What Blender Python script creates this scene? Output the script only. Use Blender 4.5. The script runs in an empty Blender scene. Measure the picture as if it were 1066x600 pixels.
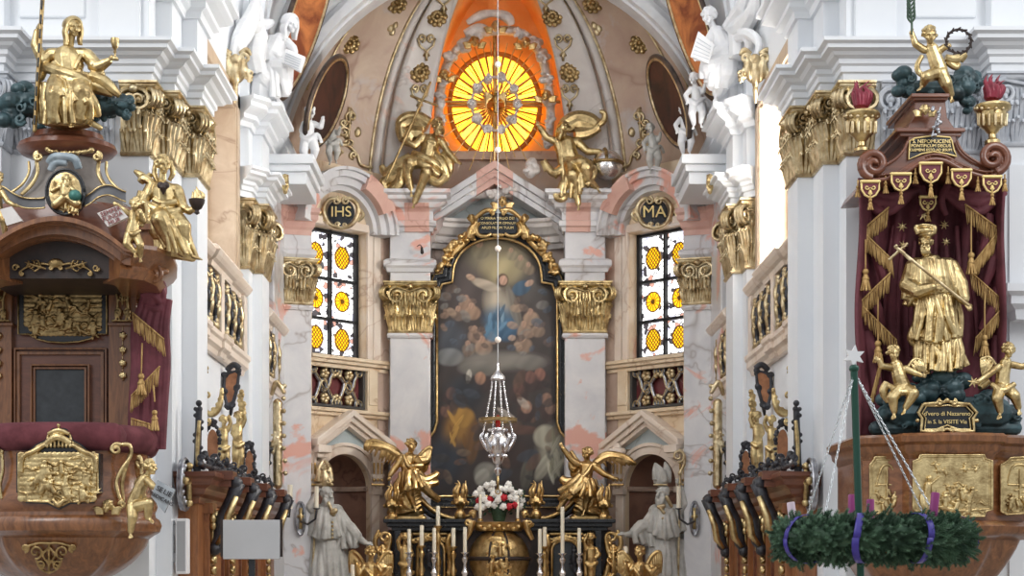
import bpy, math, random
from mathutils import Vector, Matrix
import colorsys
random.seed(7)
SC=bpy.context.scene; COL=SC.collection
FPX=1600.0; VX,VY,CZ=518.0,590.0,1.7      # focal length and vanishing point for a 1066x600 frame, eye height
PI=math.pi
def P(px,py,Y): return Vector(((px-VX)/FPX*Y, Y, CZ+(VY-py)/FPX*Y))
def XX(px,Y): return (px-VX)/FPX*Y
def ZZ(py,Y): return CZ+(VY-py)/FPX*Y
def lin(h):
    h=h.lstrip('#'); c=[int(h[i:i+2],16)/255 for i in (0,2,4)]
    return tuple(x/12.92 if x<=.04045 else ((x+.055)/1.055)**2.4 for x in c)
LOC={}
# ------------------------------------------------------------------ mesh builder
class MB:
    def __init__(s): s.v=[]; s.f=[]
    def add(s,vs,fs):
        n=len(s.v); s.v+=[Vector(v) for v in vs]; s.f+=[tuple(i+n for i in f) for f in fs]
    def hexa(s,p):
        s.add(p,[(0,3,2,1),(4,5,6,7),(0,1,5,4),(1,2,6,5),(2,3,7,6),(3,0,4,7)])
    def box(s,x0,x1,y0,y1,z0,z1):
        s.hexa([(x0,y0,z0),(x1,y0,z0),(x1,y1,z0),(x0,y1,z0),(x0,y0,z1),(x1,y0,z1),(x1,y1,z1),(x0,y1,z1)])
    def prism(s,poly,off):
        n=len(poly); off=Vector(off); a=[Vector(p) for p in poly]
        s.add(a+[p+off for p in a],[tuple(range(n))[::-1],tuple(range(n,2*n))]+[(i,(i+1)%n,n+(i+1)%n,n+i) for i in range(n)])
    def ring_strip(s,outer,inner,off):       # frame: two closed outlines with the same count, extruded
        n=len(outer); off=Vector(off); a=[Vector(p) for p in outer]; b=[Vector(p) for p in inner]
        vs=a+b+[p+off for p in a]+[p+off for p in b]; fs=[]
        for i in range(n):
            j=(i+1)%n
            fs+=[(i,j,n+j,n+i),(2*n+i,3*n+i,3*n+j,2*n+j),(i,2*n+i,2*n+j,j),(n+i,n+j,3*n+j,3*n+i)]
        s.add(vs,fs)
    def tube(s,pts,rs,n=8,cap=True,flat=1.0,fdir=None):
        pts=[Vector(p) for p in pts]
        if not hasattr(rs,'__len__'): rs=[rs]*len(pts)
        m=len(pts); vs=[]; fs=[]; up=None
        for i,p in enumerate(pts):
            t=(pts[min(i+1,m-1)]-pts[max(i-1,0)])
            if t.length<1e-9: t=Vector((0,0,1))
            t.normalize()
            if fdir is not None: a=Vector(fdir)-t*t.dot(Vector(fdir))
            elif up is None:
                a=t.orthogonal()
            else: a=up-t*t.dot(up)
            if a.length<1e-6: a=t.orthogonal()
            a.normalize(); up=a; b=t.cross(a)
            for k in range(n):
                th=2*PI*k/n; vs.append(p+a*(math.cos(th)*rs[i]*flat)+b*(math.sin(th)*rs[i]))
        for i in range(m-1):
            for k in range(n):
                k2=(k+1)%n; fs.append((i*n+k,i*n+k2,(i+1)*n+k2,(i+1)*n+k))
        if cap: fs+=[tuple(range(n))[::-1],tuple(range((m-1)*n,m*n))]
        s.add(vs,fs)
    def cap(s,p,r,q,r2,n=10):                # tapered capsule
        p=Vector(p); q=Vector(q); t=q-p
        if t.length<1e-6: t=Vector((0,0,1e-5)); q=p+t
        u=t.normalized(); pts=[]; rs=[]
        for k in (0.12,.5,.87):
            a=k*PI/2; pts.append(p-u*r*math.cos(a)); rs.append(r*math.sin(a))
        pts+= [p,q]; rs+=[r,r2]
        for k in (.87,.5,.12):
            a=k*PI/2; pts.append(q+u*r2*math.cos(a)); rs.append(r2*math.sin(a))
        s.tube(pts,rs,n)
    def ell(s,c,rx,ry,rz,n=14,m=9,R=None):
        c=Vector(c); vs=[]; fs=[]
        for i in range(m+1):
            th=PI*i/m
            for k in range(n):
                ph=2*PI*k/n; v=Vector((rx*math.sin(th)*math.cos(ph),ry*math.sin(th)*math.sin(ph),rz*math.cos(th)))
                if R is not None: v=R@v
                vs.append(c+v)
        for i in range(m):
            for k in range(n):
                k2=(k+1)%n; fs.append((i*n+k,(i+1)*n+k,(i+1)*n+k2,i*n+k2))
        s.add(vs,fs)
    def lathe(s,prof,c,n=24,sx=1,sy=1,a0=0,a1=2*PI):
        c=Vector(c); full=abs(a1-a0-2*PI)<1e-6; m=n if full else n+1; vs=[];fs=[]
        for r,z in prof:
            for k in range(m):
                a=a0+(a1-a0)*k/n; vs.append(c+Vector((r*sx*math.cos(a),r*sy*math.sin(a),z)))
        for i in range(len(prof)-1):
            for k in range(n):
                k2=(k+1)%m; fs.append((i*m+k,i*m+k2,(i+1)*m+k2,(i+1)*m+k))
        s.add(vs,fs)
    def sweep(s,path,prof,side=1,closed=False):  # path (x,y); prof closed polygon of (offset,z); mitred corners
        n=len(path); pt=[Vector((p[0],p[1])) for p in path]; m=len(prof); nor=[]
        for i in range(n if closed else n-1):
            d=(pt[(i+1)%n]-pt[i]).normalized(); nor.append(Vector((-d.y,d.x))*side)
        vs=[];fs=[]
        for i in range(n):
            if closed: a,b=nor[i-1],nor[i]
            else: a=nor[max(i-1,0)]; b=nor[min(i,n-2)]
            mm=a+b; k=mm.dot(b)
            mm=mm/k if k>.25 else b
            for o,z in prof: q=pt[i]+mm*o; vs.append((q.x,q.y,z))
        for i in range(n if closed else n-1):
            i2=(i+1)%n
            for k in range(m):
                k2=(k+1)%m; fs.append((i*m+k,i2*m+k,i2*m+k2,i*m+k2))
        if not closed: fs+=[tuple(range(m)),tuple(range((n-1)*m,n*m))[::-1]]
        s.add(vs,fs)
    def grid(s,fn,nu,nv):
        vs=[fn(i/nu,j/nv) for j in range(nv+1) for i in range(nu+1)]
        s.add(vs,[(j*(nu+1)+i,j*(nu+1)+i+1,(j+1)*(nu+1)+i+1,(j+1)*(nu+1)+i) for j in range(nv) for i in range(nu)])
    def mirror(s):                            # mirror about X=0
        m=MB(); m.v=[Vector((-p.x,p.y,p.z)) for p in s.v]; m.f=[f[::-1] for f in s.f]; return m
    def join(s,o): s.add(o.v,o.f)
    def build(s,name,mat,parent=None,smooth=False,solid=0,bevel=0):
        me=bpy.data.meshes.new(name); o=bpy.data.objects.new(name,me); COL.objects.link(o)
        if parent is not None:
            L=LOC[parent.name]; o.parent=parent; LOC[o.name]=L
        else:
            xs=[p.x for p in s.v]; ys=[p.y for p in s.v]; zs=[p.z for p in s.v]
            L=Vector(((min(xs)+max(xs))/2,(min(ys)+max(ys))/2,min(zs))); o.location=L; LOC[o.name]=L
        me.from_pydata([p-L for p in s.v],[],s.f)
        import bmesh
        b=bmesh.new(); b.from_mesh(me); bmesh.ops.recalc_face_normals(b,faces=b.faces); b.to_mesh(me); b.free()
        me.materials.append(mat)
        if smooth: 
            for p in me.polygons: p.use_smooth=True
            if smooth!='all':
                try: me.set_sharp_from_angle(angle=math.radians(smooth if smooth>1 else 45))
                except Exception: pass
        if solid:
            md=o.modifiers.new('thick','SOLIDIFY'); md.thickness=solid; md.offset=0
        if bevel:
            md=o.modifiers.new('edge','BEVEL'); md.width=bevel; md.segments=2; md.limit_method='ANGLE'
        return o
def struct(o): o['kind']='structure'; return o
def tag(o,label,cat,group=None,kind=None):
    o['label']=label; o['category']=cat
    if group: o['group']=group
    if kind: o['kind']=kind
    return o
def thing(name,label,cat,loc,group=None):
    o=bpy.data.objects.new(name,None); COL.objects.link(o); o.location=loc; LOC[o.name]=Vector(loc)
    o.empty_display_size=.1
    return tag(o,label,cat,group)
# ------------------------------------------------------------------ figures traced in picture units at one depth
def cr(pts,n=6):                              # Catmull-Rom through tuples
    out=[]; m=len(pts)
    for i in range(m-1):
        p0,p1,p2,p3=pts[max(i-1,0)],pts[i],pts[i+1],pts[min(i+2,m-1)]
        for k in range(n):
            t=k/n
            out.append(tuple(.5*(2*b+(c-a)*t+(2*a-5*b+4*c-d)*t*t+(3*b-a-3*c+d)*t**3) for a,b,c,d in zip(p0,p1,p2,p3)))
    out.append(tuple(pts[-1])); return out
class Fig(MB):
    def __init__(s,Y): super().__init__(); s.Y=Y; s.k=Y/FPX
    def p(s,x,y,d=0): return P(x,y,s.Y-d*s.k)
    def c(s,x1,y1,d1,r1,x2,y2,d2,r2): s.cap(s.p(x1,y1,d1),r1*s.k,s.p(x2,y2,d2),r2*s.k)
    def b(s,x,y,d,r): s.ell(s.p(x,y,d),r*s.k,r*s.k,r*s.k)
    def e(s,x,y,d,rx,ry,rd,rot=0): s.ell(s.p(x,y,d),rx*s.k,rd*s.k,ry*s.k,R=Matrix.Rotation(rot,3,'Y'))
    def t(s,pts,n=8,seg=5,flat=1.0,fdir=None):   # smooth tube through (x,y,d,r)
        q=cr(pts,seg) if len(pts)>2 else pts
        s.tube([s.p(a[0],a[1],a[2]) for a in q],[max(.05,a[3])*s.k for a in q],n,flat=flat,fdir=fdir)
    def limb(s,*q):
        for a,b in zip(q[:-1],q[1:]): s.c(*a,*b)
    def skirt(s,top,bot,n,r0,r1,amp=2.0,sag=0,seed=1):
        rnd=random.Random(seed); tp=cr(top,10) if len(top)>2 else cr(top,20); bt=cr(bot,10) if len(bot)>2 else cr(bot,20)
        for i in range(n):
            u=i/(n-1); a=tp[int(u*(len(tp)-1))]; b=bt[int(u*(len(bt)-1))]
            aa=amp*rnd.uniform(.45,1.35); dd=aa*1.7 if i%2 else -aa*1.1; r0_=r0*(.75 if i%2 else 1.05); r1_=r1*(.7 if i%2 else 1.05)
            mx=(a[0]+b[0])/2+rnd.uniform(-1,1)*amp*1.1; my=(a[1]+b[1])/2; md=(a[2]+b[2])/2+sag+dd*.6
            s.t([(a[0],a[1],a[2],r0_),(mx,my,md,(r0_+r1_)/2*rnd.uniform(.85,1.15)),(b[0]+rnd.uniform(-1,1)*amp*.9,b[1]+rnd.uniform(-.5,.5)*amp,b[2]+dd,r1_*rnd.uniform(.8,1.2))],8,4)
    def head(s,x,y,d,r,yaw=0,pitch=0,roll=0,hair='curls',beard=0,seed=1,neck=None):
        yaw,pitch,roll=[math.radians(a) for a in (yaw,pitch,roll)]
        R=Matrix.Rotation(-roll,3,'Z')@Matrix.Rotation(yaw,3,'Y')@Matrix.Rotation(pitch,3,'X')
        def h(a,b,c): v=R@Vector((a*r,b*r,c*r)); return (x+v.x,y-v.y,d+v.z)
        def C(a,ra,b,rb): s.c(*h(*a),ra*r,*h(*b),rb*r)
        C((0,.28,-.18),.86,(0,.2,.08),.8); C((0,.1,.2),.74,(0,-.62,.42),.4); C((-.12,-.78,.52),.2,(.12,-.78,.52),.2)
        C((0,.26,.86),.12,(0,-.2,1.14),.2); C((-.42,.36,.74),.17,(.42,.36,.74),.17)
        for q in (-1,1):
            s.b(*h(.32*q,.08,.66),.13*r); C((.44*q,-.2,.58),.24,(.34*q,-.32,.62),.22); C((.82*q,.1,0),.14,(.78*q,-.15,.05),.1)
        C((-.18,-.46,.84),.1,(.18,-.46,.84),.1); C((-.13,-.62,.8),.1,(.13,-.62,.8),.1); C((-.1,-.82,.66),.18,(.1,-.82,.66),.18)
        rnd=random.Random(seed)
        if hair in('curls','long','wavy'):
            for i in range(38):
                a=rnd.uniform(0,2*PI); el=rnd.uniform(-.5,1.5); c=(math.cos(el)*math.sin(a),.28+math.sin(el)*.85,-.15+math.cos(el)*math.cos(a)*.95)
                if c[2]>.35 and c[1]<.62: continue
                s.b(*h(c[0]*.92,c[1],c[2]),r*rnd.uniform(.17,.3))
        if hair=='long':
            for q in (-1,1):
                for k in range(4):
                    s.t([(*h(.75*q,.6-.2*k,-.1-.15*k),.24*r),(*h(.98*q,-.3,-.15-.2*k),.22*r),(*h(.8*q,-1.0-.12*k,-.05-.2*k),.2*r),(*h(.95*q,-1.6,0),.1*r)],6,4)
        if hair=='hood':
            for i in range(15):
                a=-PI*.5+PI*i/14
                s.t([(*h(.82*math.sin(a),.35+.85*math.cos(a)*.8,.55),.17*r),(*h(1.02*math.sin(a),.3+1.0*math.cos(a),.1),.22*r),(*h(.95*math.sin(a),.2+.85*math.cos(a),-.6),.3*r)],6,3)
            for q in (-1,1):
                for k in range(3): s.t([(*h(.88*q,.4,.4-.3*k),.22*r),(*h(1.05*q,-.5,.35-.35*k),.26*r),(*h(.9*q,-1.35,.4-.35*k),.24*r),(*h(1.0*q,-2.1,.4-.3*k),.16*r)],6,4)
        if beard:
            for i in range(9):
                a=-.6+1.2*i/8; s.t([(*h(.75*math.sin(a*1.6),-.35,.5),.18*r),(*h(.75*a,-.8,.74),.25*r),(*h(.55*a,-.95-beard*.5,.78),.22*r),(*h(.3*a+.08*(i%2),-.9-beard,.68),.07*r)],6,3)
        if neck: s.c(*h(0,-.5,-.1),.42*r,*neck,.5*r)
        return h
    def hand(s,x,y,d,ax,ay,ad,L,nx=0,ny=0,nd=1,curl=.5,thumb=1):
        # palm at x,y,d ; fingers run along (ax,ay,ad); (nx,ny,nd) is the back-of-hand normal ; L = hand length
        A=Vector((ax,-ay,ad)).normalized(); N=Vector((nx,-ny,nd)); N=(N-A*N.dot(A)).normalized(); B=A.cross(N)
        O=Vector((x,-y,d))
        def q(a,b,n): v=O+A*(a*L)+B*(b*L)+N*(n*L); return (v.x,-v.y,v.z)
        for b in(-.16,-.05,.06,.16): s.c(*q(-.05,b*.7,0),.11*L,*q(.33,b*1.15,0),.1*L)
        for b,l in((-.19,.36),(-.065,.43),(.065,.41),(.185,.31)):
            c1=curl*1.1; p0=(.4,b,0); p1=(.4+l*.5*math.cos(c1*.5),b*1.15,-l*.5*math.sin(c1*.5)); p2=(p1[0]+l*.5*math.cos(c1*1.5),b*1.2,p1[2]-l*.5*math.sin(c1*1.5))
            s.c(*q(*p0),.075*L,*q(*p1),.068*L); s.c(*q(*p1),.068*L,*q(*p2),.055*L)
        t=-.2*thumb
        s.c(*q(.05,t,-.02),.085*L,*q(.25,t*1.9,-.08),.075*L); s.c(*q(.25,t*1.9,-.08),.075*L,*q(.42,t*1.9,-.14),.06*L)
    def foot(s,x,y,d,ax,ay,ad,L):
        A=Vector((ax,-ay,ad)).normalized(); O=Vector((x,-y,d)); q=lambda a:(O.x+A.x*a*L,-(O.y+A.y*a*L),O.z+A.z*a*L)
        s.c(*q(-.2),.2*L,*q(.45),.15*L)
        Sd=Vector((0,1,0)).cross(A); Sd=Sd.normalized() if Sd.length>.1 else Vector((1,0,0))
        for k in range(5):
            w=(k-2)*.085; e=q(.5); f=q(.82-.05*abs(k-1)); s.c(e[0]+Sd.x*w*L,e[1]-Sd.y*w*L,e[2]+Sd.z*w*L,.085*L,f[0]+Sd.x*w*L*1.2,f[1]-Sd.y*w*L*1.2,f[2]+Sd.z*w*L*1.2,.065*L)
    def remesh(s,name,mat,parent=None,vox=.7,sm=3):
        me=bpy.data.meshes.new('tmp'); me.from_pydata([tuple(p) for p in s.v],[],s.f)
        import bmesh
        b=bmesh.new(); b.from_mesh(me); bmesh.ops.recalc_face_normals(b,faces=b.faces); b.to_mesh(me); b.free()
        o=bpy.data.objects.new('tmp',me); COL.objects.link(o)
        m=o.modifiers.new('r','REMESH'); m.mode='VOXEL'; m.voxel_size=vox*s.k
        if sm:
            m=o.modifiers.new('s','SMOOTH'); m.factor=.5; m.iterations=sm
        dg=bpy.context.evaluated_depsgraph_get(); ev=o.evaluated_get(dg); n=bpy.data.meshes.new_from_object(ev)
        bpy.data.objects.remove(o); bpy.data.meshes.remove(me)
        n.name=name; r=bpy.data.objects.new(name,n); COL.objects.link(r)
        if parent is not None: L=LOC[parent.name]; r.parent=parent
        else:
            xs=[v.co.x for v in n.vertices]; ys=[v.co.y for v in n.vertices]; zs=[v.co.z for v in n.vertices]
            L=Vector(((min(xs)+max(xs))/2,(min(ys)+max(ys))/2,min(zs))); r.location=L
        LOC[r.name]=L
        n.transform(Matrix.Translation(-L))
        n.materials.clear(); n.materials.append(mat)
        for p in n.polygons: p.use_smooth=True
        return r
# spiral / scroll ornaments in picture units
def spiral(cx,cy,r,turns=1.6,a0=0,di=1,n=26,r1=.12,d=0,w=1.0,w1=.5):
    out=[]
    for i in range(n+1):
        t=i/n; a=a0+di*turns*2*PI*t; q=r*(1-t)+r*r1*t
        out.append((cx+q*math.cos(a),cy+q*math.sin(a),d+t*w,w*(1-t)+w1*t))
    return out
# ------------------------------------------------------------------ materials
def nodes(name):
    m=bpy.data.materials.new(name); m.use_nodes=True; nt=m.node_tree; b=nt.nodes['Principled BSDF']; return m,nt,b
def N(nt,t,**kw):
    n=nt.nodes.new(t)
    for k,v in kw.items():
        if k in n.inputs: n.inputs[k].default_value=v
        else: setattr(n,k,v)
    return n
def ramp(nt,fac,stops):
    r=nt.nodes.new('ShaderNodeValToRGB'); e=r.color_ramp.elements
    while len(e)<len(stops): e.new(.5)
    for i,(p,c) in enumerate(stops): e[i].position=p; e[i].color=(*c,1)
    nt.links.new(fac,r.inputs[0]); return r.outputs[0]
def coords(nt,scale=1,stretch=(1,1,1)):
    t=nt.nodes.new('ShaderNodeNewGeometry'); m=nt.nodes.new('ShaderNodeMapping'); m.inputs['Scale'].default_value=[scale*a for a in stretch]
    nt.links.new(t.outputs['Position'],m.inputs['Vector']); return m.outputs[0]
def noise(nt,vec,scale,detail=4,rough=.55,dist=0):
    n=N(nt,'ShaderNodeTexNoise'); n.inputs['Scale'].default_value=scale; n.inputs['Detail'].default_value=detail; n.inputs['Roughness'].default_value=rough; n.inputs['Distortion'].default_value=dist
    nt.links.new(vec,n.inputs['Vector']); return n.outputs['Fac']
def bump(nt,b,h,st,dist):
    n=N(nt,'ShaderNodeBump'); n.inputs['Strength'].default_value=st; n.inputs['Distance'].default_value=dist
    nt.links.new(h,n.inputs['Height']); nt.links.new(n.outputs[0],b.inputs['Normal'])
def mat(name,c1,c2=None,rough=.5,metal=0,sc=3,stretch=(1,1,1),bmp=0,bsc=20,bd=.01,lo=.35,hi=.65,dist=0,spec=.5):
    m,nt,b=nodes(name); b.inputs['Roughness'].default_value=rough; b.inputs['Metallic'].default_value=metal; b.inputs['Specular IOR Level'].default_value=spec
    v=coords(nt,1,stretch)
    if c2:
        nt.links.new(ramp(nt,noise(nt,v,sc,5,.6,dist),[(lo,lin(c1)),(hi,lin(c2))]),b.inputs['Base Color'])
    else: b.inputs['Base Color'].default_value=(*lin(c1),1)
    if bmp: bump(nt,b,noise(nt,v,bsc,4,.6),bmp,bd)
    return m
def marble(name,base,alt,vein,patch=None,sc=1.2,rough=.3,pl=.56,ph=.62,psc=.9):
    m,nt,b=nodes(name); b.inputs['Roughness'].default_value=rough; v=coords(nt)
    a=ramp(nt,noise(nt,v,sc*1.3,5,.6,.8),[(.32,lin(base)),(.7,lin(alt))])
    n2=noise(nt,v,sc*.45,4,.55,.9)
    mm=N(nt,'ShaderNodeMath',operation='SUBTRACT'); nt.links.new(n2,mm.inputs[0]); mm.inputs[1].default_value=.5
    ab=N(nt,'ShaderNodeMath',operation='ABSOLUTE'); nt.links.new(mm.outputs[0],ab.inputs[0])
    vr=ramp(nt,ab.outputs[0],[(0,(.75,.75,.75)),(.006,(.3,.3,.3)),(.02,(0,0,0))])
    mx=N(nt,'ShaderNodeMix',data_type='RGBA'); nt.links.new(vr,mx.inputs[0]); nt.links.new(a,mx.inputs[6]); mx.inputs[7].default_value=(*lin(vein),1); out=mx.outputs[2]
    if patch:
        pf=ramp(nt,noise(nt,v,psc,5,.6,.8),[(pl,(0,0,0)),(ph,(1,1,1))])
        m2=N(nt,'ShaderNodeMix',data_type='RGBA'); nt.links.new(pf,m2.inputs[0]); nt.links.new(out,m2.inputs[6]); m2.inputs[7].default_value=(*lin(patch),1); out=m2.outputs[2]
    nt.links.new(out,b.inputs['Base Color']); return m
def wood(name,c1,c2,rough=.3,sc=2.2,stretch=(6,6,1)):
    m,nt,b=nodes(name); b.inputs['Roughness'].default_value=rough; b.inputs['Coat Weight'].default_value=.35; b.inputs['Coat Roughness'].default_value=.15
    v=coords(nt,1,stretch); nt.links.new(ramp(nt,noise(nt,v,sc,6,.65,1.4),[(.3,lin(c1)),(.7,lin(c2))]),b.inputs['Base Color']); return m
def emis(name,c,st):
    m,nt,b=nodes(name); b.inputs['Base Color'].default_value=(*lin(c),1); b.inputs['Emission Color'].default_value=(*lin(c),1); b.inputs['Emission Strength'].default_value=st; b.inputs['Roughness'].default_value=.2; return m
M={}
M['plaster']=mat('white_plaster','#e4e7ea','#dde1e6',.8,sc=.8)
M['stucco']=mat('white_stucco','#e4e5e6','#d8dade',.6,sc=4,bmp=.15,bsc=30)
M['stone']=mat('pale_statue_stone','#c9c8c3','#a6a49e',.6,sc=5,bmp=.2,bsc=40)
M['greystucco']=mat('grey_stucco','#c2c6cc','#aab0b8',.6,sc=6,bmp=.2,bsc=30)
M['marble']=marble('grey_white_marble','#dddcdc','#c6c6ca','#9a908c','#dca898',1.0,.3,.555,.60,.8)
M['pink']=marble('pink_marble','#dab4a6','#cb9f92','#b58578',None,1.4,.3)
M['beige']=marble('beige_marble','#ead9bf','#dbc3a2','#bd9c78','#dbb399',1.3,.3,.62,.68,1.1)
M['beigepale']=marble('pale_beige_marble','#ebdfd2','#dfcdbb','#c7ac96',None,1.3,.35)
M['brownmarble']=marble('brown_marble','#94705f','#7a5a4d','#5c4138',None,1.6,.3)
M['jamb']=marble('jamb_marble','#cbb79e','#b39b82','#957a63',None,1.4,.4)
M['taupe']=marble('taupe_marble','#c8b2a2','#ad9484','#8d7466',None,1.5,.35)
M['conch']=marble('vault_marble','#c6b29d','#ad9080','#9a7a6a','#bdb8b8',.8,.5,.57,.68,.9)
M['rib']=marble('rib_marble','#cfcac5','#beb6b2','#a59a94','#d0b3a5',1.2,.4,.6,.66,1.3)
M['blue']=marble('blue_grey_marble','#b9c4c6','#a5b2b4','#8b9694',None,1.2,.35)
M['gold']=mat('gilding','#89704a','#dcc693',.33,1,sc=9,bmp=.4,bsc=42,bd=.012,lo=.3,hi=.6)
M['gilt']=mat('bright_gilding','#9c7840','#dfc088',.3,1,sc=7,bmp=.2,bsc=30,bd=.01,lo=.3,hi=.6)
M['oldgold']=mat('aged_gilding','#745e3c','#c4aa7a',.4,1,sc=10,bmp=.4,bsc=36,bd=.015,lo=.3,hi=.66)
M['palegold']=mat('pale_gilding','#a48d68','#dfd0ac',.42,1,sc=8,bmp=.3,bsc=40,bd=.012)
M['walnut']=wood('walnut','#5c3822','#94633e')
M['walnutH']=wood('walnut_burl','#5e3721','#9a6640',.25,3.0,(1.2,1.2,3))
M['redwood']=wood('reddish_walnut','#5a3122','#81503a',.3,2,(1,1,5))
M['stall']=wood('stall_oak','#6e3f22','#a56e42',.4,2.5)
M['darkwood']=mat('dark_carved_wood','#1f1512','#35251f',.5,sc=6)
M['black']=mat('black_polish','#17181b','#26282c',.25,sc=6)
M['ebony']=mat('black_carving','#1d1c20','#3a3b42',.35,sc=12,bmp=.4,bsc=35,bd=.015)
M['maroon']=mat('maroon_drapery','#55272f','#783d47',.75,sc=3,bmp=.1,bsc=60)
M['velvet']=mat('red_velvet','#55262c','#703a41',.95,sc=5)
M['clouds']=mat('dark_green_cloud_gilding','#1c2c30','#3f5a60',.4,.2,sc=6,bmp=.2,bsc=20)
M['silver']=mat('silver','#c9cacf','#f3f3f6',.22,1,sc=14,bmp=.35,bsc=40,bd=.01)
M['oldsilver']=mat('aged_silver','#7f8086','#c4c6cc',.35,1,sc=12,bmp=.3,bsc=30,bd=.01)
M['greycloud']=mat('silver_grey_cloud','#b9b2ae','#e2dcd8',.5,.05,sc=6,bmp=.1,bsc=20)
M['candle']=mat('candle_wax','#ece4cf',None,.5)
M['slate']=mat('slate_panel','#2b2f33','#3a3f43',.5,sc=9)
M['tablet']=mat('grey_tablet','#8f969c','#a9afb4',.5,sc=6)
M['paper']=mat('pale_tablet','#d9d6d3','#c9c4c0',.6,sc=5)
M['ink']=mat('dark_lettering','#2a2326',None,.6)
M['redink']=mat('red_lettering','#8a4a48',None,.6)
M['goldink']=mat('gold_lettering','#e3cb8c',None,.45,.5)
M['fringe']=mat('gold_fringe','#8e6c3c','#cfae74',.6,.5,sc=30,stretch=(1,1,.2))
M['lead']=mat('window_lead','#16171b',None,.6)
M['violetwax']=mat('violet_candle_wax','#7d1f63','#8c2a70',.45,sc=5)
M['pinkwax']=mat('pale_pink_candle_wax','#cdbcc8',None,.45)
M['ribbon']=mat('violet_ribbon','#3a2f8c',None,.4)
M['polegreen']=mat('green_metal','#1f4a3c',None,.35,.3)
M['tinsel']=mat('silver_tinsel','#c8d0d4','#f0f4f6',.25,.8,sc=60)
M['pearl']=mat('pearl_bead','#efe2d6',None,.2)
M['needle']=mat('fir_green','#2d4836','#5f8064',.7,sc=9)
M['screen']=mat('grey_screen','#adaeb0','#a7a8aa',.6,sc=2)
M['white']=mat('white_paint','#e9e9ea',None,.5)
M['star']=mat('white_star_paper','#eef0f2',None,.5)
M['roseW']=mat('white_rose','#f2efe9','#e2e0d8',.6,sc=40)
M['roseR']=mat('red_rose','#a5121f','#c01c2a',.55,sc=40)
M['leaf']=mat('leaf_green','#1f3322','#34503a',.5,sc=20)
M['floor']=marble('floor_stone','#b9b0a4','#a39a8f','#857b70',None,1.0,.4)
M['flame']=mat('red_flame_lacquer','#6a1a2a','#8c2c3e',.35,.2,sc=8)
M['greenleaf']=mat('dark_green_gilding','#2c3f34','#4a5f4c',.4,.4,sc=12)
# ------------------------------------------------------------------ plan frames
class Wl:
    def __init__(s,A,B,side): 
        s.A=Vector(A); d=Vector(B)-s.A; s.L=d.length; s.t=d/s.L; s.n=Vector((-s.t.y,s.t.x))*side
    def uv(s,px,py):
        u=(px-VX)/FPX; q=(u*s.A.y-s.A.x)/(s.t.x-u*s.t.y); Y=s.A.y+q*s.t.y; return q,ZZ(py,Y)
    def pt(s,q,o,z): v=s.A+s.t*q+s.n*o; return Vector((v.x,v.y,z))
    def px(s,px,py,o=0): q,z=s.uv(px,py); return s.pt(q,o,z)
    def bx(s,m,q0,q1,o0,o1,z0,z1):
        m.hexa([s.pt(q0,o0,z0),s.pt(q1,o0,z0),s.pt(q1,o1,z0),s.pt(q0,o1,z0),s.pt(q0,o0,z1),s.pt(q1,o0,z1),s.pt(q1,o1,z1),s.pt(q0,o1,z1)])
    def off(s,o): return Vector((s.n.x*o,s.n.y*o,0))
NT=[0]
def both(nm,mb,mt,**k):
    r=[]
    for side,g in (('right',mb),('left',mb.mirror())):
        if nm=='trim': NT[0]+=1; name='trim_%d'%NT[0]
        else: name=nm+'_'+side
        r.append(struct(g.build(name,M[mt],**k)))
    return r
def trim(mb,mt,**k): NT[0]+=1; return struct(mb.build('trim_%d'%NT[0],M[mt],**k))
ROOM=[(-7.5,16.4),(7.5,16.4)]
# floor
m=MB(); m.box(-8,8,-4,16.2,-.2,0); m.box(-8,8,16.2,27.6,-.2,.6); struct(m.build('floor',M['floor']))
# right side wall with the stepped piers and the window bay (left is its mirror)
PIER=[(7.5,16.4),(3.72,16.4),(3.72,16.75),(3.55,16.75),(3.55,17.3),(3.38,17.3),(3.38,17.9),(3.62,17.9)]
P2=[(3.62,21.6),(3.5,21.6),(3.5,21.95),(3.36,21.95),(3.36,22.6),(3.5,22.6)]
m=MB()
m.prism([(x,y,0) for x,y in PIER+[(3.62,18.3),(4.45,18.3),(7.5,18.3)]],(0,0,11.8))
m.prism([(x,y,0) for x,y in [(4.45,21.2),(3.62,21.2)]+P2+[(3.5,23.15),(4.45,23.15)]],(0,0,11.8)); m.box(3.5,4.45,24.2,24.5,0,11.8); m.box(3.5,4.45,23.15,24.2,0,5.35); m.box(3.5,4.45,23.15,24.2,6.85,11.8); m.box(4.3,4.45,23.15,24.2,5.35,6.85)
m.box(3.62,4.45,18.3,21.2,0,5.6); m.box(3.62,4.45,18.3,21.2,8.05,11.8)
both('wall',m,'plaster')
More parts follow.
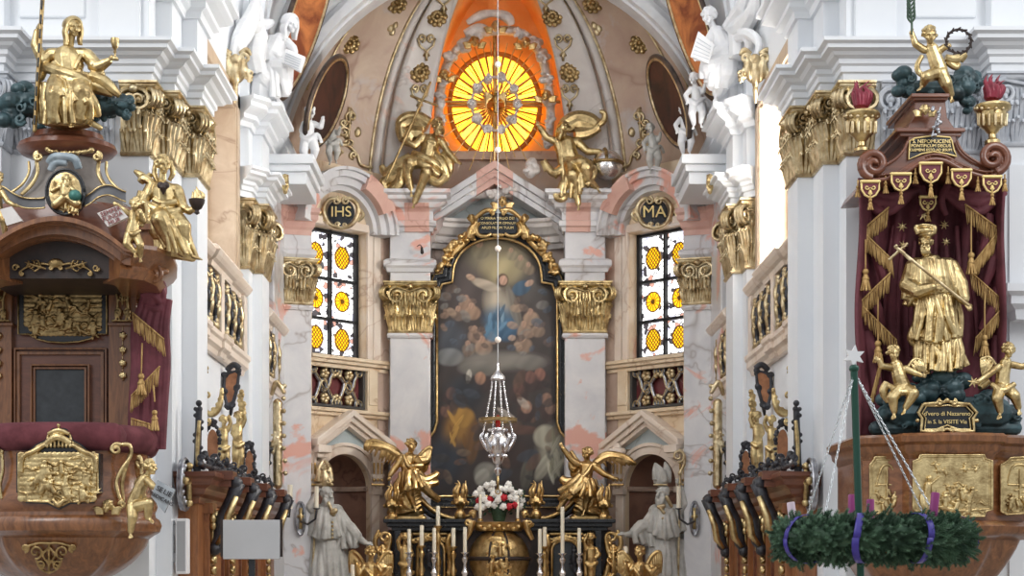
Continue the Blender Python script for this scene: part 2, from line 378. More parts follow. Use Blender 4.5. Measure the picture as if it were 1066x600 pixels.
# beige stone jambs of the big side windows
m=MB()
for y0,y1 in((18.3,18.36),(21.14,21.2)): m.box(3.60,4.0,y0,y1,5.6,8.05); m.box(4.04,4.42,y0,y1,5.6,8.05)
m.box(3.58,3.64,18.12,18.32,5.6,8.23); m.box(3.58,3.64,21.18,21.38,5.6,8.23); m.box(3.58,3.64,18.12,21.38,8.03,8.23)
m.box(3.98,4.06,18.3,18.5,5.6,8.05); m.box(3.98,4.06,21.0,21.2,5.6,8.05); m.box(3.62,4.44,18.3,21.2,8.0,8.05)
both('trim',m,'jamb',bevel=.01)
M['daylight']=emis('window_daylight','#fbfaff',.8); M['daylight2']=emis('bright_window_daylight','#fdfaf4',13.0)
for side,sg,mt,nb in(('right',1,'daylight2',1),('left',-1,'daylight',2)):
    w=MB()
    for k in range(6): y=18.3+2.9*k/5; w.box(4.36*sg-.02,4.36*sg+.02,y-.02,y+.02,5.6,8.05)
    for k in range(5): z=5.6+2.45*k/4; w.box(4.36*sg-.02,4.36*sg+.02,18.3,21.2,z-.015,z+.015)
    o=struct(w.build('window_%d'%nb,M['lead'])); g=MB(); g.box(4.40*sg-.01,4.40*sg+.01,18.3,21.2,5.6,8.05); g.build('glazing',M[mt],o)
# entablature and attic cornice
ENT=[(-.12,6.87),(.04,6.87),(.04,6.95),(.07,6.96),(.07,7.02),(.10,7.04),(.10,7.09),(.16,7.11),(.19,7.14),(.25,7.16),(.25,7.20),(.30,7.22),(.30,7.26),(-.12,7.30)]
ATT=[(-.12,7.86),(.04,7.86),(.06,7.93),(.12,7.96),(.12,8.02),(.2,8.06),(.26,8.1),(.26,8.16),(.32,8.19),(.32,8.24),(-.12,8.26)]
NK=[(-.05,6.01),(.03,6.01),(.05,6.04),(.03,6.07),(-.05,6.07)]
pier=PIER[:]; wide=[(7.5,16.4),(4.75,16.4),(4.75,16.15),(4.35,16.15),(4.35,16.4)]+PIER[1:]
m=MB(); m.sweep([(7.5,16.4),(6.1,16.4),(6.1,16.1),(5.2,16.1),(5.2,16.4)]+PIER[1:],ENT,1); both('trim',m,'plaster')
m=MB(); m.sweep(PIER,ATT,1); both('trim',m,'plaster')
m=MB(); m.sweep([(3.62,21.45)]+P2[1:]+[(3.5,23.0)],ENT,1); both('trim',m,'plaster')
m=MB(); m.sweep([(3.62,21.45)]+P2[1:]+[(3.5,24.3)],ATT,1); both('trim',m,'plaster')
# projecting pilaster behind the outer part of the side altar / pulpit with its recessed panel
m=MB(); m.box(5.2,6.1,16.1,16.5,0,6.9); m.box(5.35,5.95,16.06,16.2,1,5.9); both('trim',m,'plaster')
# plain pilaster strips on the attic over the near pier
m=MB(); m.box(3.80,4.25,16.33,16.45,7.3,11); m.box(5.2,5.8,16.2,16.45,7.3,11); m.box(4.4,5.1,16.36,16.45,7.55,11); both('trim',m,'plaster',bevel=.02)
# barrel vault over the choir with arch bands
def arch(m,R,zc,y0,y1,n=40,a0=0,a1=PI,th=.25):
    m.add(*arc_solid(R,R+th,zc,y0,y1,n,a0,a1))
def arc_solid(r0,r1,zc,y0,y1,n,a0,a1):
    vs=[];fs=[]
    for i in range(n+1):
        a=a0+(a1-a0)*i/n; c,s_=math.cos(a),math.sin(a)
        vs+=[(r0*c,y0,zc+r0*s_),(r1*c,y0,zc+r1*s_),(r1*c,y1,zc+r1*s_),(r0*c,y1,zc+r0*s_)]
    for i in range(n):
        for k in range(4): k2=(k+1)%4; fs.append((i*4+k,i*4+k2,(i+1)*4+k2,(i+1)*4+k))
    fs+=[(0,1,2,3),(n*4+3,n*4+2,n*4+1,n*4)]
    return vs,fs
m=MB(); arch(m,3.60,9.2,16.4,24.6); struct(m.build('ceiling',M['plaster'],smooth=40))
m=MB(); arch(m,3.36,9.2,16.5,17.8); arch(m,3.30,9.2,16.7,16.95); arch(m,3.30,9.2,17.35,17.6); trim(m,'plaster',smooth=40)
m=MB(); arch(m,3.40,9.2,21.7,22.6); arch(m,3.34,9.2,21.85,22.05); arch(m,3.34,9.2,22.25,22.45); trim(m,'plaster',smooth=40)
# front arch of the apse: white ring with mouldings
ZA=7.79
m=MB(); arch(m,3.42,ZA,24.15,24.5,48,.02,PI-.02,2.2); arch(m,3.46,ZA,24.0,24.2,48,.02,PI-.02,.14); arch(m,3.72,ZA,23.95,24.2,48,.02,PI-.02,.1); arch(m,4.05,ZA,24.0,24.2,48,.02,PI-.02,.06); arch(m,4.45,ZA,24.0,24.2,48,.02,PI-.02,.05); trim(m,'stucco',smooth=40)
# ------------------------------------------------------------------ apse
W1=Wl((3.05,24.8),(1.9,25.9),1)
if W1.n.y>0: W1.n=-W1.n
# pier between choir and apse
PA=[(3.7,24.5),(3.42,24.5),(2.98,24.62),(3.05,24.8)]
m=MB(); m.prism([(x,y,.6) for x,y in PA+[(3.7,25.4)]],(0,0,7.3)); m.box(3.40,3.62,23.4,24.55,.6,7.4); both('trim',m,'marble',bevel=.015)
EA=[(-.1,7.0),(.03,7.0),(.05,7.08),(.12,7.12),(.16,7.2),(.24,7.24),(.24,7.31),(.3,7.35),(.3,7.42),(-.1,7.45)]
EB=[(-.1,7.62),(.02,7.62),(.05,7.72),(.14,7.78),(.2,7.9),(.28,7.95),(.28,8.02),(.34,8.06),(.34,8.12),(-.1,8.14)]
NA=[(-.05,5.8),(.04,5.8),(.06,5.84),(.03,5.88),(-.05,5.88)]
pa=[(3.5,24.2),(3.42,24.5),(3.0,24.615),(3.06,24.8)]; hf=lambda pr:[(o*.45 if o>0 else o,z) for o,z in pr]
m=MB(); m.sweep(pa,hf(EA),1); both('trim',m,'pink')
m=MB(); m.sweep(pa[:3],hf(EB),1); both('trim',m,'marble')
m=MB(); m.sweep(pa,NA,1); m.sweep(pa,[(-.05,6.62),(.05,6.62),(.09,6.68),(.09,6.74),(.04,6.78),(-.05,6.78)],1); both('trim',m,'marble')
# angled wall with window, balustrade and niche: pieces round the openings
q0,zt=W1.uv(713,232); q1,_=W1.uv(655,243); zb=W1.uv(684,371)[1]; zt=(W1.uv(713,232)[1]+W1.uv(655,243)[1])/2
sN0=W1.uv(706,520)[0]; sN1=W1.uv(651,520)[0]; zsp=W1.uv(679,508)[1]; qc=(sN0+sN1)/2; rN=(sN1-sN0)/2
m=MB()
W1.bx(m,-.05,q0,-.35,0,W1.uv(684,428)[1],8.3); W1.bx(m,q1,W1.L+.1,-.35,0,W1.uv(684,428)[1],8.3); W1.bx(m,q0,q1,-.35,0,zt,8.3)
zr0=W1.uv(684,428)[1]; W1.bx(m,q0,q1,-.35,-.22,zr0,zb)
poly=[W1.pt(-.05,0,.6),W1.pt(sN0,0,.6)]+[W1.pt(qc-rN*math.cos(PI*i/20),0,zsp+rN*math.sin(PI*i/20)) for i in range(21)]+[W1.pt(sN1,0,.6),W1.pt(W1.L+.1,0,.6),W1.pt(W1.L+.1,0,zr0),W1.pt(-.05,0,zr0)]
m.prism(poly,W1.off(-.3))
both('wall_apse',m,'beige')
m=MB()   # niche: half-round back
def nf(u,v): a=PI*u; return W1.pt(qc-rN*math.cos(a),-.1-.62*math.sin(a),.6+(zsp-.6)*v)
m.grid(nf,20,4)
m.grid(lambda u,v: W1.pt(qc-rN*math.cos(PI*u)*math.cos(PI/2*v),-.1-.62*math.sin(PI*u)*math.cos(PI/2*v),zsp+rN*math.sin(PI/2*v)),20,10)
both('wall_niche',m,'brownmarble',smooth='all')
m=MB()   # panel lines and impost in the niche, taupe strip by the altar pilaster
W1.bx(m,sN1+.16,W1.L+.06,-.02,.02,.6,zr0); W1.bx(m,W1.L-.2,W1.L+.08,-.02,.025,zr0,7.3)
both('trim',m,'taupe')
m=MB()
for rr in (rN-.03,):
    pts=[nf(i/16,1)+W1.off(.05) for i in range(17)]; m.tube(pts,.045,6)
both('trim',m,'taupe',smooth=40)
# niche architrave, imposts
m=MB()
def ringW(w,cq,cz,r0,r1,o0,o1,a0=0,a1=PI,n=24):
    mm=MB(); vs=[];fs=[]
    for i in range(n+1):
        a=a0+(a1-a0)*i/n; c,s_=math.cos(a),math.sin(a)
        vs+=[w.pt(cq-r0*c,o0,cz+r0*s_),w.pt(cq-r1*c,o0,cz+r1*s_),w.pt(cq-r1*c,o1,cz+r1*s_),w.pt(cq-r0*c,o1,cz+r0*s_)]
    for i in range(n):
        for k in range(4): k2=(k+1)%4; fs.append((i*4+k,i*4+k2,(i+1)*4+k2,(i+1)*4+k))
    fs+=[(0,1,2,3),(n*4+3,n*4+2,n*4+1,n*4)]
    mm.add(vs,fs); return mm
m.join(ringW(W1,qc,zsp,rN,rN+.13,0,.07)); m.join(ringW(W1,qc,zsp,rN+.13,rN+.19,0,.1))
for a,b in((sN0-.17,sN0),(sN1,sN1+.17)): W1.bx(m,a,b,0,.06,.6,zsp-.1); W1.bx(m,a-.03,b+.03,0,.1,zsp-.1,zsp)
both('trim',m,'beigepale',bevel=.01)
# raking pediment of the niche
m=MB(); pA=W1.px(679,428,0); qa=W1.uv(679,428)[0]; za=pA.z; ql,zl=W1.uv(717,459); qr,zr=W1.uv(635,462); zl=zr=(zl+zr)/2
for o1,t0,t1 in((.30,0,-.10),(.24,-.10,-.19),(.18,-.19,-.27)):
    for q,z in((ql,zl),(qr,zr)):
        m.prism([W1.pt(q,0,z+t0),W1.pt(qa,0,za+t0),W1.pt(qa,0,za+t1),W1.pt(q,0,z+t1)],W1.off(o1))
for q,sg in((ql,1),(qr,-1)):
    W1.bx(m,min(q,q+sg*.26),max(q,q+sg*.26),0,.33,zl-.22,zl-.1); W1.bx(m,min(q+sg*.03,q+sg*.24),max(q+sg*.03,q+sg*.24),0,.26,zl-.3,zl-.22)
both('trim',m,'beigepale',bevel=.008)
m=MB(); m.prism([W1.pt(ql,0,zl-.1),W1.pt(qa,0,za-.15),W1.pt(qr,0,zl-.1)],W1.off(.04)); both('trim',m,'blue')
# string courses under window and balustrade
m=MB()
zs=W1.uv(684,372)[1]
for a,o in((0,.15),(-.06,.11),(-.13,.06)): W1.bx(m,-.03,W1.L+.03,0,o,zs+a-.06,zs+a)
z2=W1.uv(684,426)[1]
for a,o in((0,.12),(-.06,.07)): W1.bx(m,-.03,W1.L+.03,0,o,z2+a-.06,z2+a)
W1.bx(m,0,q0,0,.05,z2,zs); W1.bx(m,q1,q1+.22,0,.05,z2,zs); W1.bx(m,q1+.02,q1+.2,0,.07,z2+.1,zs-.16)
both('trim',m,'beige',bevel=.01)
# window surround
m=MB(); W1.bx(m,q0-.09,q0,0,.05,zb,zt+.1); W1.bx(m,q1,q1+.12,0,.05,zb,zt+.1); W1.bx(m,q1+.15,q1+.3,0,.03,zb,zt+.1); W1.bx(m,q0-.09,q1+.3,0,.055,zt,zt+.13)
both('trim',m,'beigepale',bevel=.01)
# curved pediment over the window
qp,zp=W1.uv(684,240)
m=MB(); m.join(ringW(W1,qp,zp,.62,.70,0,.16)); m.join(ringW(W1,qp,zp,.70,.82,0,.26)); m.join(ringW(W1,qp,zp,.82,.92,0,.34)); m.join(ringW(W1,qp,zp,.92,.97,0,.40))
both('trim',m,'marble',smooth=30)
m=MB(); m.join(ringW(W1,qp,zp,.705,.985,0,.405,PI*.62,PI*.86,8)); both('trim',m,'pink',smooth=30)
# altar pilasters and central wall
PB=[(1.95,25.95),(1.80,25.95),(1.80,25.7),(1.124,25.7),(1.124,26.2)]
m=MB(); m.prism([(x,y,.6) for x,y in PB+[(1.9,26.6)]],(0,0,7.0)); both('trim',m,'marble',bevel=.015)
m=MB(); m.sweep(PB,[(-.05,6.62),(.04,6.62),(.06,6.68),(.1,6.72),(.1,6.8),(.05,6.84),(-.05,6.84)],1)
m.sweep(PB,[(-.05,5.52),(.03,5.52),(.05,5.56),(.03,5.6),(-.05,5.6)],1); both('trim',m,'marble')
PBE=[(2.05,25.85)]+PB[1:]
m=MB(); m.sweep(PBE,[(-.1,7.3),(.04,7.3),(.06,7.36),(.1,7.38),(.1,7.46),(.05,7.48),(.05,7.62),(.1,7.66),(.16,7.68),(.2,7.75),(.28,7.79),(.28,7.85),(.34,7.88),(.34,7.94),(-.1,7.97)],1); both('trim',m,'marble')
m=MB(); m.sweep([(1.55,25.7),(1.14,25.7)],[(.0,7.29),(.045,7.29),(.065,7.36),(.105,7.38),(.105,7.46),(.055,7.48),(.055,7.62),(.105,7.66),(.165,7.68),(.2,7.74),(.0,7.76)],1); both('trim',m,'pink')
m=MB(); m.box(-1.3,1.3,26.2,26.5,.6,7.6); struct(m.build('wall_back',M['taupe']))
m=MB(); arcp=[(1.15*math.cos(a),26.0+.3*math.sin(a)) for a in [PI*i/18 for i in range(19)]]
m.sweep(arcp,[(-.3,7.1),(.03,7.1),(.05,7.18),(.1,7.2),(.1,7.3),(.16,7.33),(.2,7.4),(.26,7.44),(.26,7.5),(.3,7.53),(.3,7.58),(-.3,7.6)],1); trim(m,'rib',smooth=30)
m=MB(); m.box(-1.5,1.5,26.5,26.7,7.5,8.84); trim(m,'conch')
m=MB(); m.prism([(-1.45,26.36,7.5),(1.45,26.36,7.5),(0,26.36,8.5)],(0,.1,0)); trim(m,'blue')
m=MB()
for sg in(-1,1):
    for o,t0,t1 in((0,0,-.13),(.06,-.13,-.25),(.1,-.25,-.36)):
        A=P(515,168,25.85); B=P(515+sg*88,224,25.85)
        m.prism([(A.x,25.8+o,A.z+t0),(B.x,25.8+o,B.z+t0),(B.x,25.8+o,B.z+t1),(A.x,25.8+o,A.z+t1)],(0,.7,0))
trim(m,'marble',bevel=.012)
m=MB()
for sg in(-1,1):
    for o,t0,t1 in((-.005,.005,-.13),(.055,-.13,-.25),(.095,-.25,-.365)):
        A=P(515,168,25.85); B=P(515+sg*19,180,25.85)
        m.prism([(A.x,25.8+o,A.z+t0),(B.x,25.8+o,B.z+t0),(B.x,25.8+o,B.z+t1),(A.x,25.8+o,A.z+t1)],(0,.7,0))
trim(m,'pink')
# ------------------------------------------------------------------ conch
def dome(ph,th,off=0,b=1.85):
    a=3.42-off; c=math.cos(th)
    c=c**.92 if c>0 else 0
    return Vector((a*c*math.sin(ph),24.45+(b-off)*c*math.cos(ph),ZA+(3.9-off)*math.sin(th)))
RI,RO=.375,.62
m=MB()
for s_ in(-1,1): m.grid(lambda u,v:dome(s_*(RI+(PI/2+.1-RI)*u),PI/2*.97*v),34,36)
struct(m.build('ceiling_apse',M['conch'],smooth='all',solid=.06))
m=MB()   # lower filler wall between the string course and the conch
for s_ in(-1,1): m.grid(lambda u,v:dome(s_*(RI+(PI/2+.05-RI)*u),0)+Vector((0,0,-.45*(1-v))),30,2)
trim(m,'conch',smooth='all',solid=.06)
m=MB(); 
for s_ in(-1,1): m.grid(lambda u,v:dome(s_*(RI+(RO-RI)*u),PI/2*.97*v,.09),8,36)
trim(m,'rib',smooth='all',solid=.12)
m=MB()
for s_ in(-1,1):
    for ph,r in((RI+.015,.03),(RI+.05,.018),(RO-.01,.03),(RO-.05,.018),(RO+.075,.03)): m.tube([dome(s_*ph,PI/2*.97*i/40,.1 if ph<RO else .03) for i in range(41)],r,6)
    for ph,r in((1.25,.022),(1.42,.018)): m.tube([dome(s_*ph,.42+(PI/2*.97-.42)*i/40,.05) for i in range(41)],r,6)
trim(m,'palegold',smooth='all')
m=MB()
for s_ in(-1,1): m.tube([dome(s_*(RO+.035),PI/2*.97*i/40,.03) for i in range(41)],.07,8)
trim(m,'rib',smooth='all')
# oculus niche
M['nicheplaster']=mat('ochre_niche_plaster','#f3c284','#e8ac66',.75,sc=2)
def nb(u,v):
    ph=-RI+2*RI*u
    if v<.72: z=8.3+(11.0-8.3)*v/.72; Y=26.95
    else:
        t=(v-.72)/.28; z=11.0+.85*math.sin(t*PI/2); Y=26.95-1.3*(1-math.cos(t*PI/2))
    d=dome(ph,math.asin(min(.985,max(0,(z-ZA)/3.9))))
    return Vector((d.x*1.02,Y+.0,z))
m=MB(); m.grid(nb,16,40)
def sw(s_):
    def f(u,v):
        B=nb(0 if s_<0 else 1,v); th=math.asin(min(.985,max(0,(B.z-ZA)/3.9))); A=dome(s_*RI,th); return A.lerp(B,u)
    return f
for s_ in(-1,1): m.grid(sw(s_),4,40)
struct(m.build('wall_oculus',M['nicheplaster'],smooth=50))
m=MB(); m.box(-1.25,1.25,26.4,27.0,8.7,8.84); trim(m,'conch')

m=MB()
for o,z0,z1 in((.0,7.4,7.58),(.06,7.58,7.68),(.12,7.68,7.82)): m.box(2.85-o,3.55,22.9-o,24.2,z0,z1)
both('trim',m,'plaster',bevel=.012)
m=MB(); m.sweep([(6.0,15.75),(5.25,15.75),(5.25,16.12)],[(-.3,4.25),(-.1,4.25),(-.08,4.35),(-.02,4.4),(-.02,4.48),(.04,4.52),(.04,4.6),(-.3,4.62)],1); both('trim',m,'plaster')
# ------------------------------------------------------------------ shared ornament helpers
def pxpoly(pts,Y): return [P(x,y,Y) for x,y in pts]
def plate(m,pts,Y,th): m.prism(pxpoly(pts,Y),(0,th,0))
def rim(f,pts,d,r,closed=True,n=6):
    q=[(x,y,d,r) for x,y in pts]
    if closed: q.append(q[0])
    f.tube([f.p(*a[:3]) for a in q],r*f.k,n)
def shrink(pts,k):
    cx=sum(p[0] for p in pts)/len(pts); cy=sum(p[1] for p in pts)/len(pts)
    o=[]
    for x,y in pts:
        dx,dy=x-cx,y-cy; L=math.hypot(dx,dy); o.append((cx+dx*(L-k)/L,cy+dy*(L-k)/L))
    return o
def relief(f,x0,x1,y0,y1,d,n,seed,big=1.0):          # crowded little figures and foliage in low relief
    rnd=random.Random(seed); w=x1-x0; h=y1-y0
    for i in range(n):
        x=rnd.uniform(x0+.08*w,x1-.08*w); y=rnd.uniform(y0+.25*h,y1-.12*h); s=big*rnd.uniform(.8,1.2); a=rnd.uniform(-.9,.9)
        f.b(x,y-3.2*s,d+1.6*s,1.25*s)
        f.c(x,y-1.5*s,d+1.2*s,1.3*s,x+2.5*s*math.sin(a),y+2.6*s*math.cos(a),d+1*s,1.7*s)
        for q in (-1,1):
            b=a+q*rnd.uniform(.3,.9); ex,ey=x+2.5*s*math.sin(a),y+2.6*s*math.cos(a)
            f.c(ex,ey,d+1*s,.9*s,ex+3.4*s*math.sin(b),ey+2.8*s*math.cos(b),d+.8*s,.6*s)
            b=rnd.uniform(-2.4,2.4); f.c(x+q*.8*s,y-1.3*s,d+1.4*s,.6*s,x+3*s*math.sin(b),y-1.3*s-2.6*s*math.cos(b),d+1.2*s,.45*s)
    for i in range(n):
        x=rnd.uniform(x0,x1-.15*w); y=rnd.uniform(y0+.04*h,y1); L=rnd.uniform(.15,.3)*w
        f.t([(x,y,d,.6),(x+L*.3,y-rnd.uniform(0,.12)*h,d+.8,1.1),(x+L*.7,y+rnd.uniform(-.05,.08)*h,d+.6,.9),(x+L,y-rnd.uniform(-.02,.1)*h,d,.4)],6,4)
def fringe(f,a,b,L,n,d=0,ang=0,seed=1):
    rnd=random.Random(seed)
    for i in range(n):
        t=(i+rnd.uniform(-.2,.2))/(n-1); x=a[0]+(b[0]-a[0])*t; y=a[1]+(b[1]-a[1])*t; l=L*rnd.uniform(.9,1.08); dx=ang*l
        f.t([(x,y,d+rnd.uniform(0,.6),.55),(x+dx*.5,y+l*.5,d+.7+rnd.uniform(-.3,.3),.7),(x+dx+rnd.uniform(-.5,.5),y+l,d+.3,.45)],5,2)
    f.c(a[0],a[1],d+.6,1.0,b[0],b[1],d+.6,1.0)
def tassel(f,x,y,L,r,d=0):
    f.b(x,y,d,r*.75); f.c(x,y+r,d,r*.6,x,y+r*1.6,d,r*.9)
    for i in range(9): a=2*PI*i/9; f.c(x+.4*r*math.cos(a),y+r*1.6,d+.4*r*math.sin(a),r*.3,x+r*1.05*math.cos(a),y+L,d+r*1.05*math.sin(a),r*.26)
def leafspray(f,x,y,a,L,d=0,w=1.0):                    # one acanthus leaf: midrib with curling lobes
    ux,uy=math.cos(a),math.sin(a)
    f.t([(x,y,d,w),(x+ux*L*.5,y+uy*L*.5,d+L*.18,w*1.2),(x+ux*L,y+uy*L,d+L*.1,w*.4)],6,4)
    for k in(.25,.5,.75):
        for q in(-1,1):
            b=a+q*.9; l=L*.36*(1.1-k); X,Yy=x+ux*L*k,y+uy*L*k
            f.t([(X,Yy,d+L*.12,w*.8),(X+l*math.cos(b),Yy+l*math.sin(b),d+L*.1,w*.9),(X+l*1.3*math.cos(b-q*.5),Yy+l*1.3*math.sin(b-q*.5),d,w*.3)],6,3)
def cscroll(f,x0,y0,x1,y1,bow,r,d=0,w=1.4,tw=1.3):        # C-scroll between two points with curled ends
    mx,my=(x0+x1)/2,(y0+y1)/2; dx,dy=x1-x0,y1-y0; L=math.hypot(dx,dy); nx,ny=-dy/L,dx/L; sg=1 if bow>0 else -1
    mid=[(x0+dx*t+nx*bow*4*t*(1-t),y0+dy*t+ny*bow*4*t*(1-t),d,w*(.7+.6*math.sin(PI*t))) for t in [i/8 for i in range(9)]]
    f.t(mid,6,3)
    for (x,y),s in (((x0,y0),-1),((x1,y1),1)):
        cx,cy=x-nx*sg*r,y-ny*sg*r; a0=math.atan2(ny*sg,nx*sg)
        f.t(spiral(cx,cy,r,tw,a0,-s*sg*-1*-1 if False else (s*sg*-1),14,.15,d,w*.8,w*.5),6,1)
def cloud(f,x,y,d,w,h,seed,n=9):
    rnd=random.Random(seed)
    for i in range(n):
        a=rnd.uniform(0,2*PI); q=rnd.uniform(.1,1); r=rnd.uniform(.22,.42)*min(w,h)
        f.e(x+w*.62*q*math.cos(a),y+h*.55*q*math.sin(a),d+rnd.uniform(-.3,.3)*h,r*1.25,r,r)
    for i in range(max(2,n//3)):
        a=rnd.uniform(0,2*PI); r=.2*min(w,h)
        f.t(spiral(x+w*.4*math.cos(a),y+h*.35*math.sin(a),r*1.2,1.3,a,1,14,.15,d+.42*h,r*.35,r*.25),6,1)
def cherub_head(f,x,y,d,r,yaw=0,wings=1,seed=1):
    f.head(x,y,d,r,yaw,0,0,'curls',seed=seed)
    if wings:
        for q in(-1,1):
            for k in range(4): f.t([(x+q*r*.7,y+r*(.6+.2*k),d-r*.3,r*.25),(x+q*r*1.8,y+r*(.1+.35*k),d-r*.1,r*.3),(x+q*r*(2.6-.25*k),y+r*(.25+.4*k),d-r*.2,r*.12)],6,3)
def wing(f,x,y,d,pts,n=9,w=1.4,dd=-1):                  # feathered wing: root x,y; pts = upper edge (leading) polyline; feathers hang from it
    e=cr(pts,8)
    f.t([(*p[:3],w*1.5) for p in pts],6,5)
    for i in range(n):
        p=e[int((len(e)-1)*(.12+.88*i/(n-1)))]; L=p[3]; a=p[4]
        f.t([(p[0],p[1],p[2],w),(p[0]+L*.5*math.cos(a),p[1]+L*.5*math.sin(a),p[2]+1,w*1.25),(p[0]+L*math.cos(a),p[1]+L*math.sin(a),p[2]-.5,w*.5)],6,3,)
def text(s,f_c,size,Y,mt,parent,name='lettering',rotz=0,tilt=0,ext=.004):
    cu=bpy.data.curves.new(name,'FONT'); cu.body=s; cu.size=size; cu.align_x='CENTER'; cu.align_y='CENTER'; cu.extrude=ext; cu.space_line=.85
    o=bpy.data.objects.new('t',cu); dg=bpy.context.evaluated_depsgraph_get(); COL.objects.link(o)
    dg.update(); me=bpy.data.meshes.new_from_object(o.evaluated_get(dg)); bpy.data.objects.remove(o)
    me.transform(Matrix.Translation(Vector(f_c))@Matrix.Rotation(rotz,4,'Z')@Matrix.Rotation(PI/2,4,'X')@Matrix.Rotation(tilt,4,'Z'))
    r=bpy.data.objects.new(name,me); COL.objects.link(r); r.parent=parent; L=LOC[parent.name]; LOC[r.name]=L
    me.transform(Matrix.Translation(-L)); me.materials.clear(); me.materials.append(mt); return r
# ------------------------------------------------------------------ pulpit
PY=15.1
pulpit=thing('pulpit','walnut pulpit with gilt reliefs, red velvet rail and arched sounding board, at the left edge','pulpit',P(60,600,15.6))
def pp(l): return [(XX(x,y),y) for x,y in l]
plan=pp([(155,16.2),(156,15.75),(148,15.45),(121,15.22),(119,15.1)])+[(XX(60+57*math.cos(a),14.98),15.1-.14*math.sin(a)) for a in [PI*i/12 for i in range(1,12)]]+pp([(1,15.1),(-1,15.22),(-28,15.45),(-36,15.75),(-36,16.2)])
zy=lambda y: ZZ(y,PY)
def psweep(prof,mt,name,off=0,**k):
    m=MB(); m.sweep(plan,[(o+off,zy(y)) for o,y in prof],1); 
    return m.build(name,M[mt],pulpit,**k)
d0=Vector(plan[1])-Vector(plan[0]); 
psweep([(-.4,534),(.05,534),(.08,526),(.05,516),(.0,500),(-.02,482),(0,468),(-.4,468)],'walnutH','parapet',smooth=40)
psweep([(-.4,560),(.0,560),(.05,556),(.1,553),(.12,546),(.1,540),(.06,537),(.05,532),(-.4,532)],'walnut','parapet_moulding',smooth=40)
psweep([(-.25,470),(.02,470),(.07,466),(.1,460),(.11,452),(.08,445),(.02,441),(-.25,441)],'velvet','cushion_rail',smooth=40)
cx,cy=XX(58,15.6),15.75
m=MB(); pl=[Vector(p) for p in plan]
def bw(u,v):
    i=u*(len(pl)-1); k=min(int(i),len(pl)-2); q=pl[k].lerp(pl[k+1],i-k); t=v; w=1-.93*(t**1.25); c=Vector((cx,cy)); q=c+(q-c)*w
    return (q.x,q.y,zy(559)+(zy(612)-zy(559))*(math.sin(t*PI/2)**.8))
m.grid(bw,48,14); base=m.build('tapering_base',M['walnut'],pulpit,smooth=50)
m=MB(); m.lathe([(.0,zy(628)),(.1,zy(624)),(.16,zy(616)),(.1,zy(609)),(.22,zy(606)),(.2,zy(602))],(cx,cy,0),20); m.build('pendant',M['oldgold'],pulpit,smooth=40)
f=Fig(14.97)      # pierced gilt strapwork on the base
dz=lambda y:1.5-24*max(0,(y-566)/32)**1.4
for q in(-1,1):
    for cx_,cy_,rr in((51+q*14,575,7.5),(51+q*9,588,5),(51+q*25,571,4.5)): f.t([(x,y,dz(y),w) for x,y,d,w in spiral(cx_,cy_,rr,1.3,PI*.5,q,18,.2,0,1.5,1.1)],6,1)
    f.t([(51,566,dz(566),1.6),(51+q*12,566,dz(566),1.5),(51+q*28,571,dz(571),1.1)],6); f.t([(51,597,dz(597),1.4),(51+q*9,592,dz(592),1.5),(51+q*14,581,dz(581),1.3)],6); f.t([(51,570,dz(570),1.3),(51+q*6,578,dz(578),1.4),(51,588,dz(588),1.3)],6)
f.t([(51,566,dz(566),1.6),(51,582,dz(582),1.5),(51,597,dz(597),1.3)],6); f.remesh('strapwork_ornament',M['oldgold'],base,.6,1)
# parapet relief
OUT=[(17,472),(29,470),(37,463),(47,458),(50,449),(55,446),(68,446),(73,449),(76,458),(85,463),(93,471),(104,472),(104,513),(98,516),(97,524),(73,525),(61,531),(49,525),(27,524),(26,516),(17,513)]
m=MB(); plate(m,OUT,14.86,.12); pan=m.build('relief_panel',M['black'],pulpit)
f=Fig(14.86)
for x,y in [(x,y) for x in range(22,100,5) for y in range(474,522,5)]: f.e(x,y,-.5,4,4,1.6)
relief(f,20,101,476,520,1,19,3,1.9)
rim(f,shrink(OUT,2.5),.5,1.3); f.t([(48,462,2,3),(60,455,3,4.5),(74,462,2,3)],8); f.t([(50,452,2,2),(61,448,3,2.6),(72,452,2,2)],8); f.b(61,443,2,2)
for k in range(7): f.c(49+4*k,459,3.5,.9,49+4*k,465,3.5,1.6)
for q in(-1,1): f.t([(61+q*14,463,3,2.4),(61+q*26,470,3,2.8),(61+q*37,476,3,2.6),(61+q*39,492,2,2.6)],8); f.t([(61+q*6,520,2,2),(61,526,3,3),(61,522,3,2)],8)
f.remesh('gilt_relief',M['gold'],pan,.55,1)
# scroll bracket and side strip
f=Fig(15.0); f.t(spiral(121,468,6.5,1.4,-PI*.2,-1,22,.15,0,2.4,1.6),8,1); f.t([(127,463,0,2.5),(135,464,-2,2.2),(136,475,-3,2),(126,490,-1,2.2),(121,503,0,2.2),(124,517,0,2.2),(128,524,-1,1.5)],8)
f.t([(136,470,-5,2.2),(130,490,-4,2.4),(127,505,-4,2.4),(129,522,-5,1.4)],8); f.t(spiral(127,526,4,1.2,PI,1,16,.2,0,1.8,1.2),8,1)
f.remesh('scroll_bracket',M['gold'],pulpit,.6,2)
f=Fig(15.02); f.t(spiral(-3,469,6,1.3,0,1,20,.15,0,2.2,1.5),8,1); f.t([(2,472,0,2),(3,490,0,2),(0,505,0,2.3),(2,520,0,2)],8); f.remesh('scroll_bracket',M['gold'],pulpit,.7,2)
f=Fig(15.35); relief(f,141,149,474,500,0,4,5,1.0); f.e(145,487,-1,5,14,2); f.remesh('side_relief',M['gold'],pulpit,.7,1)
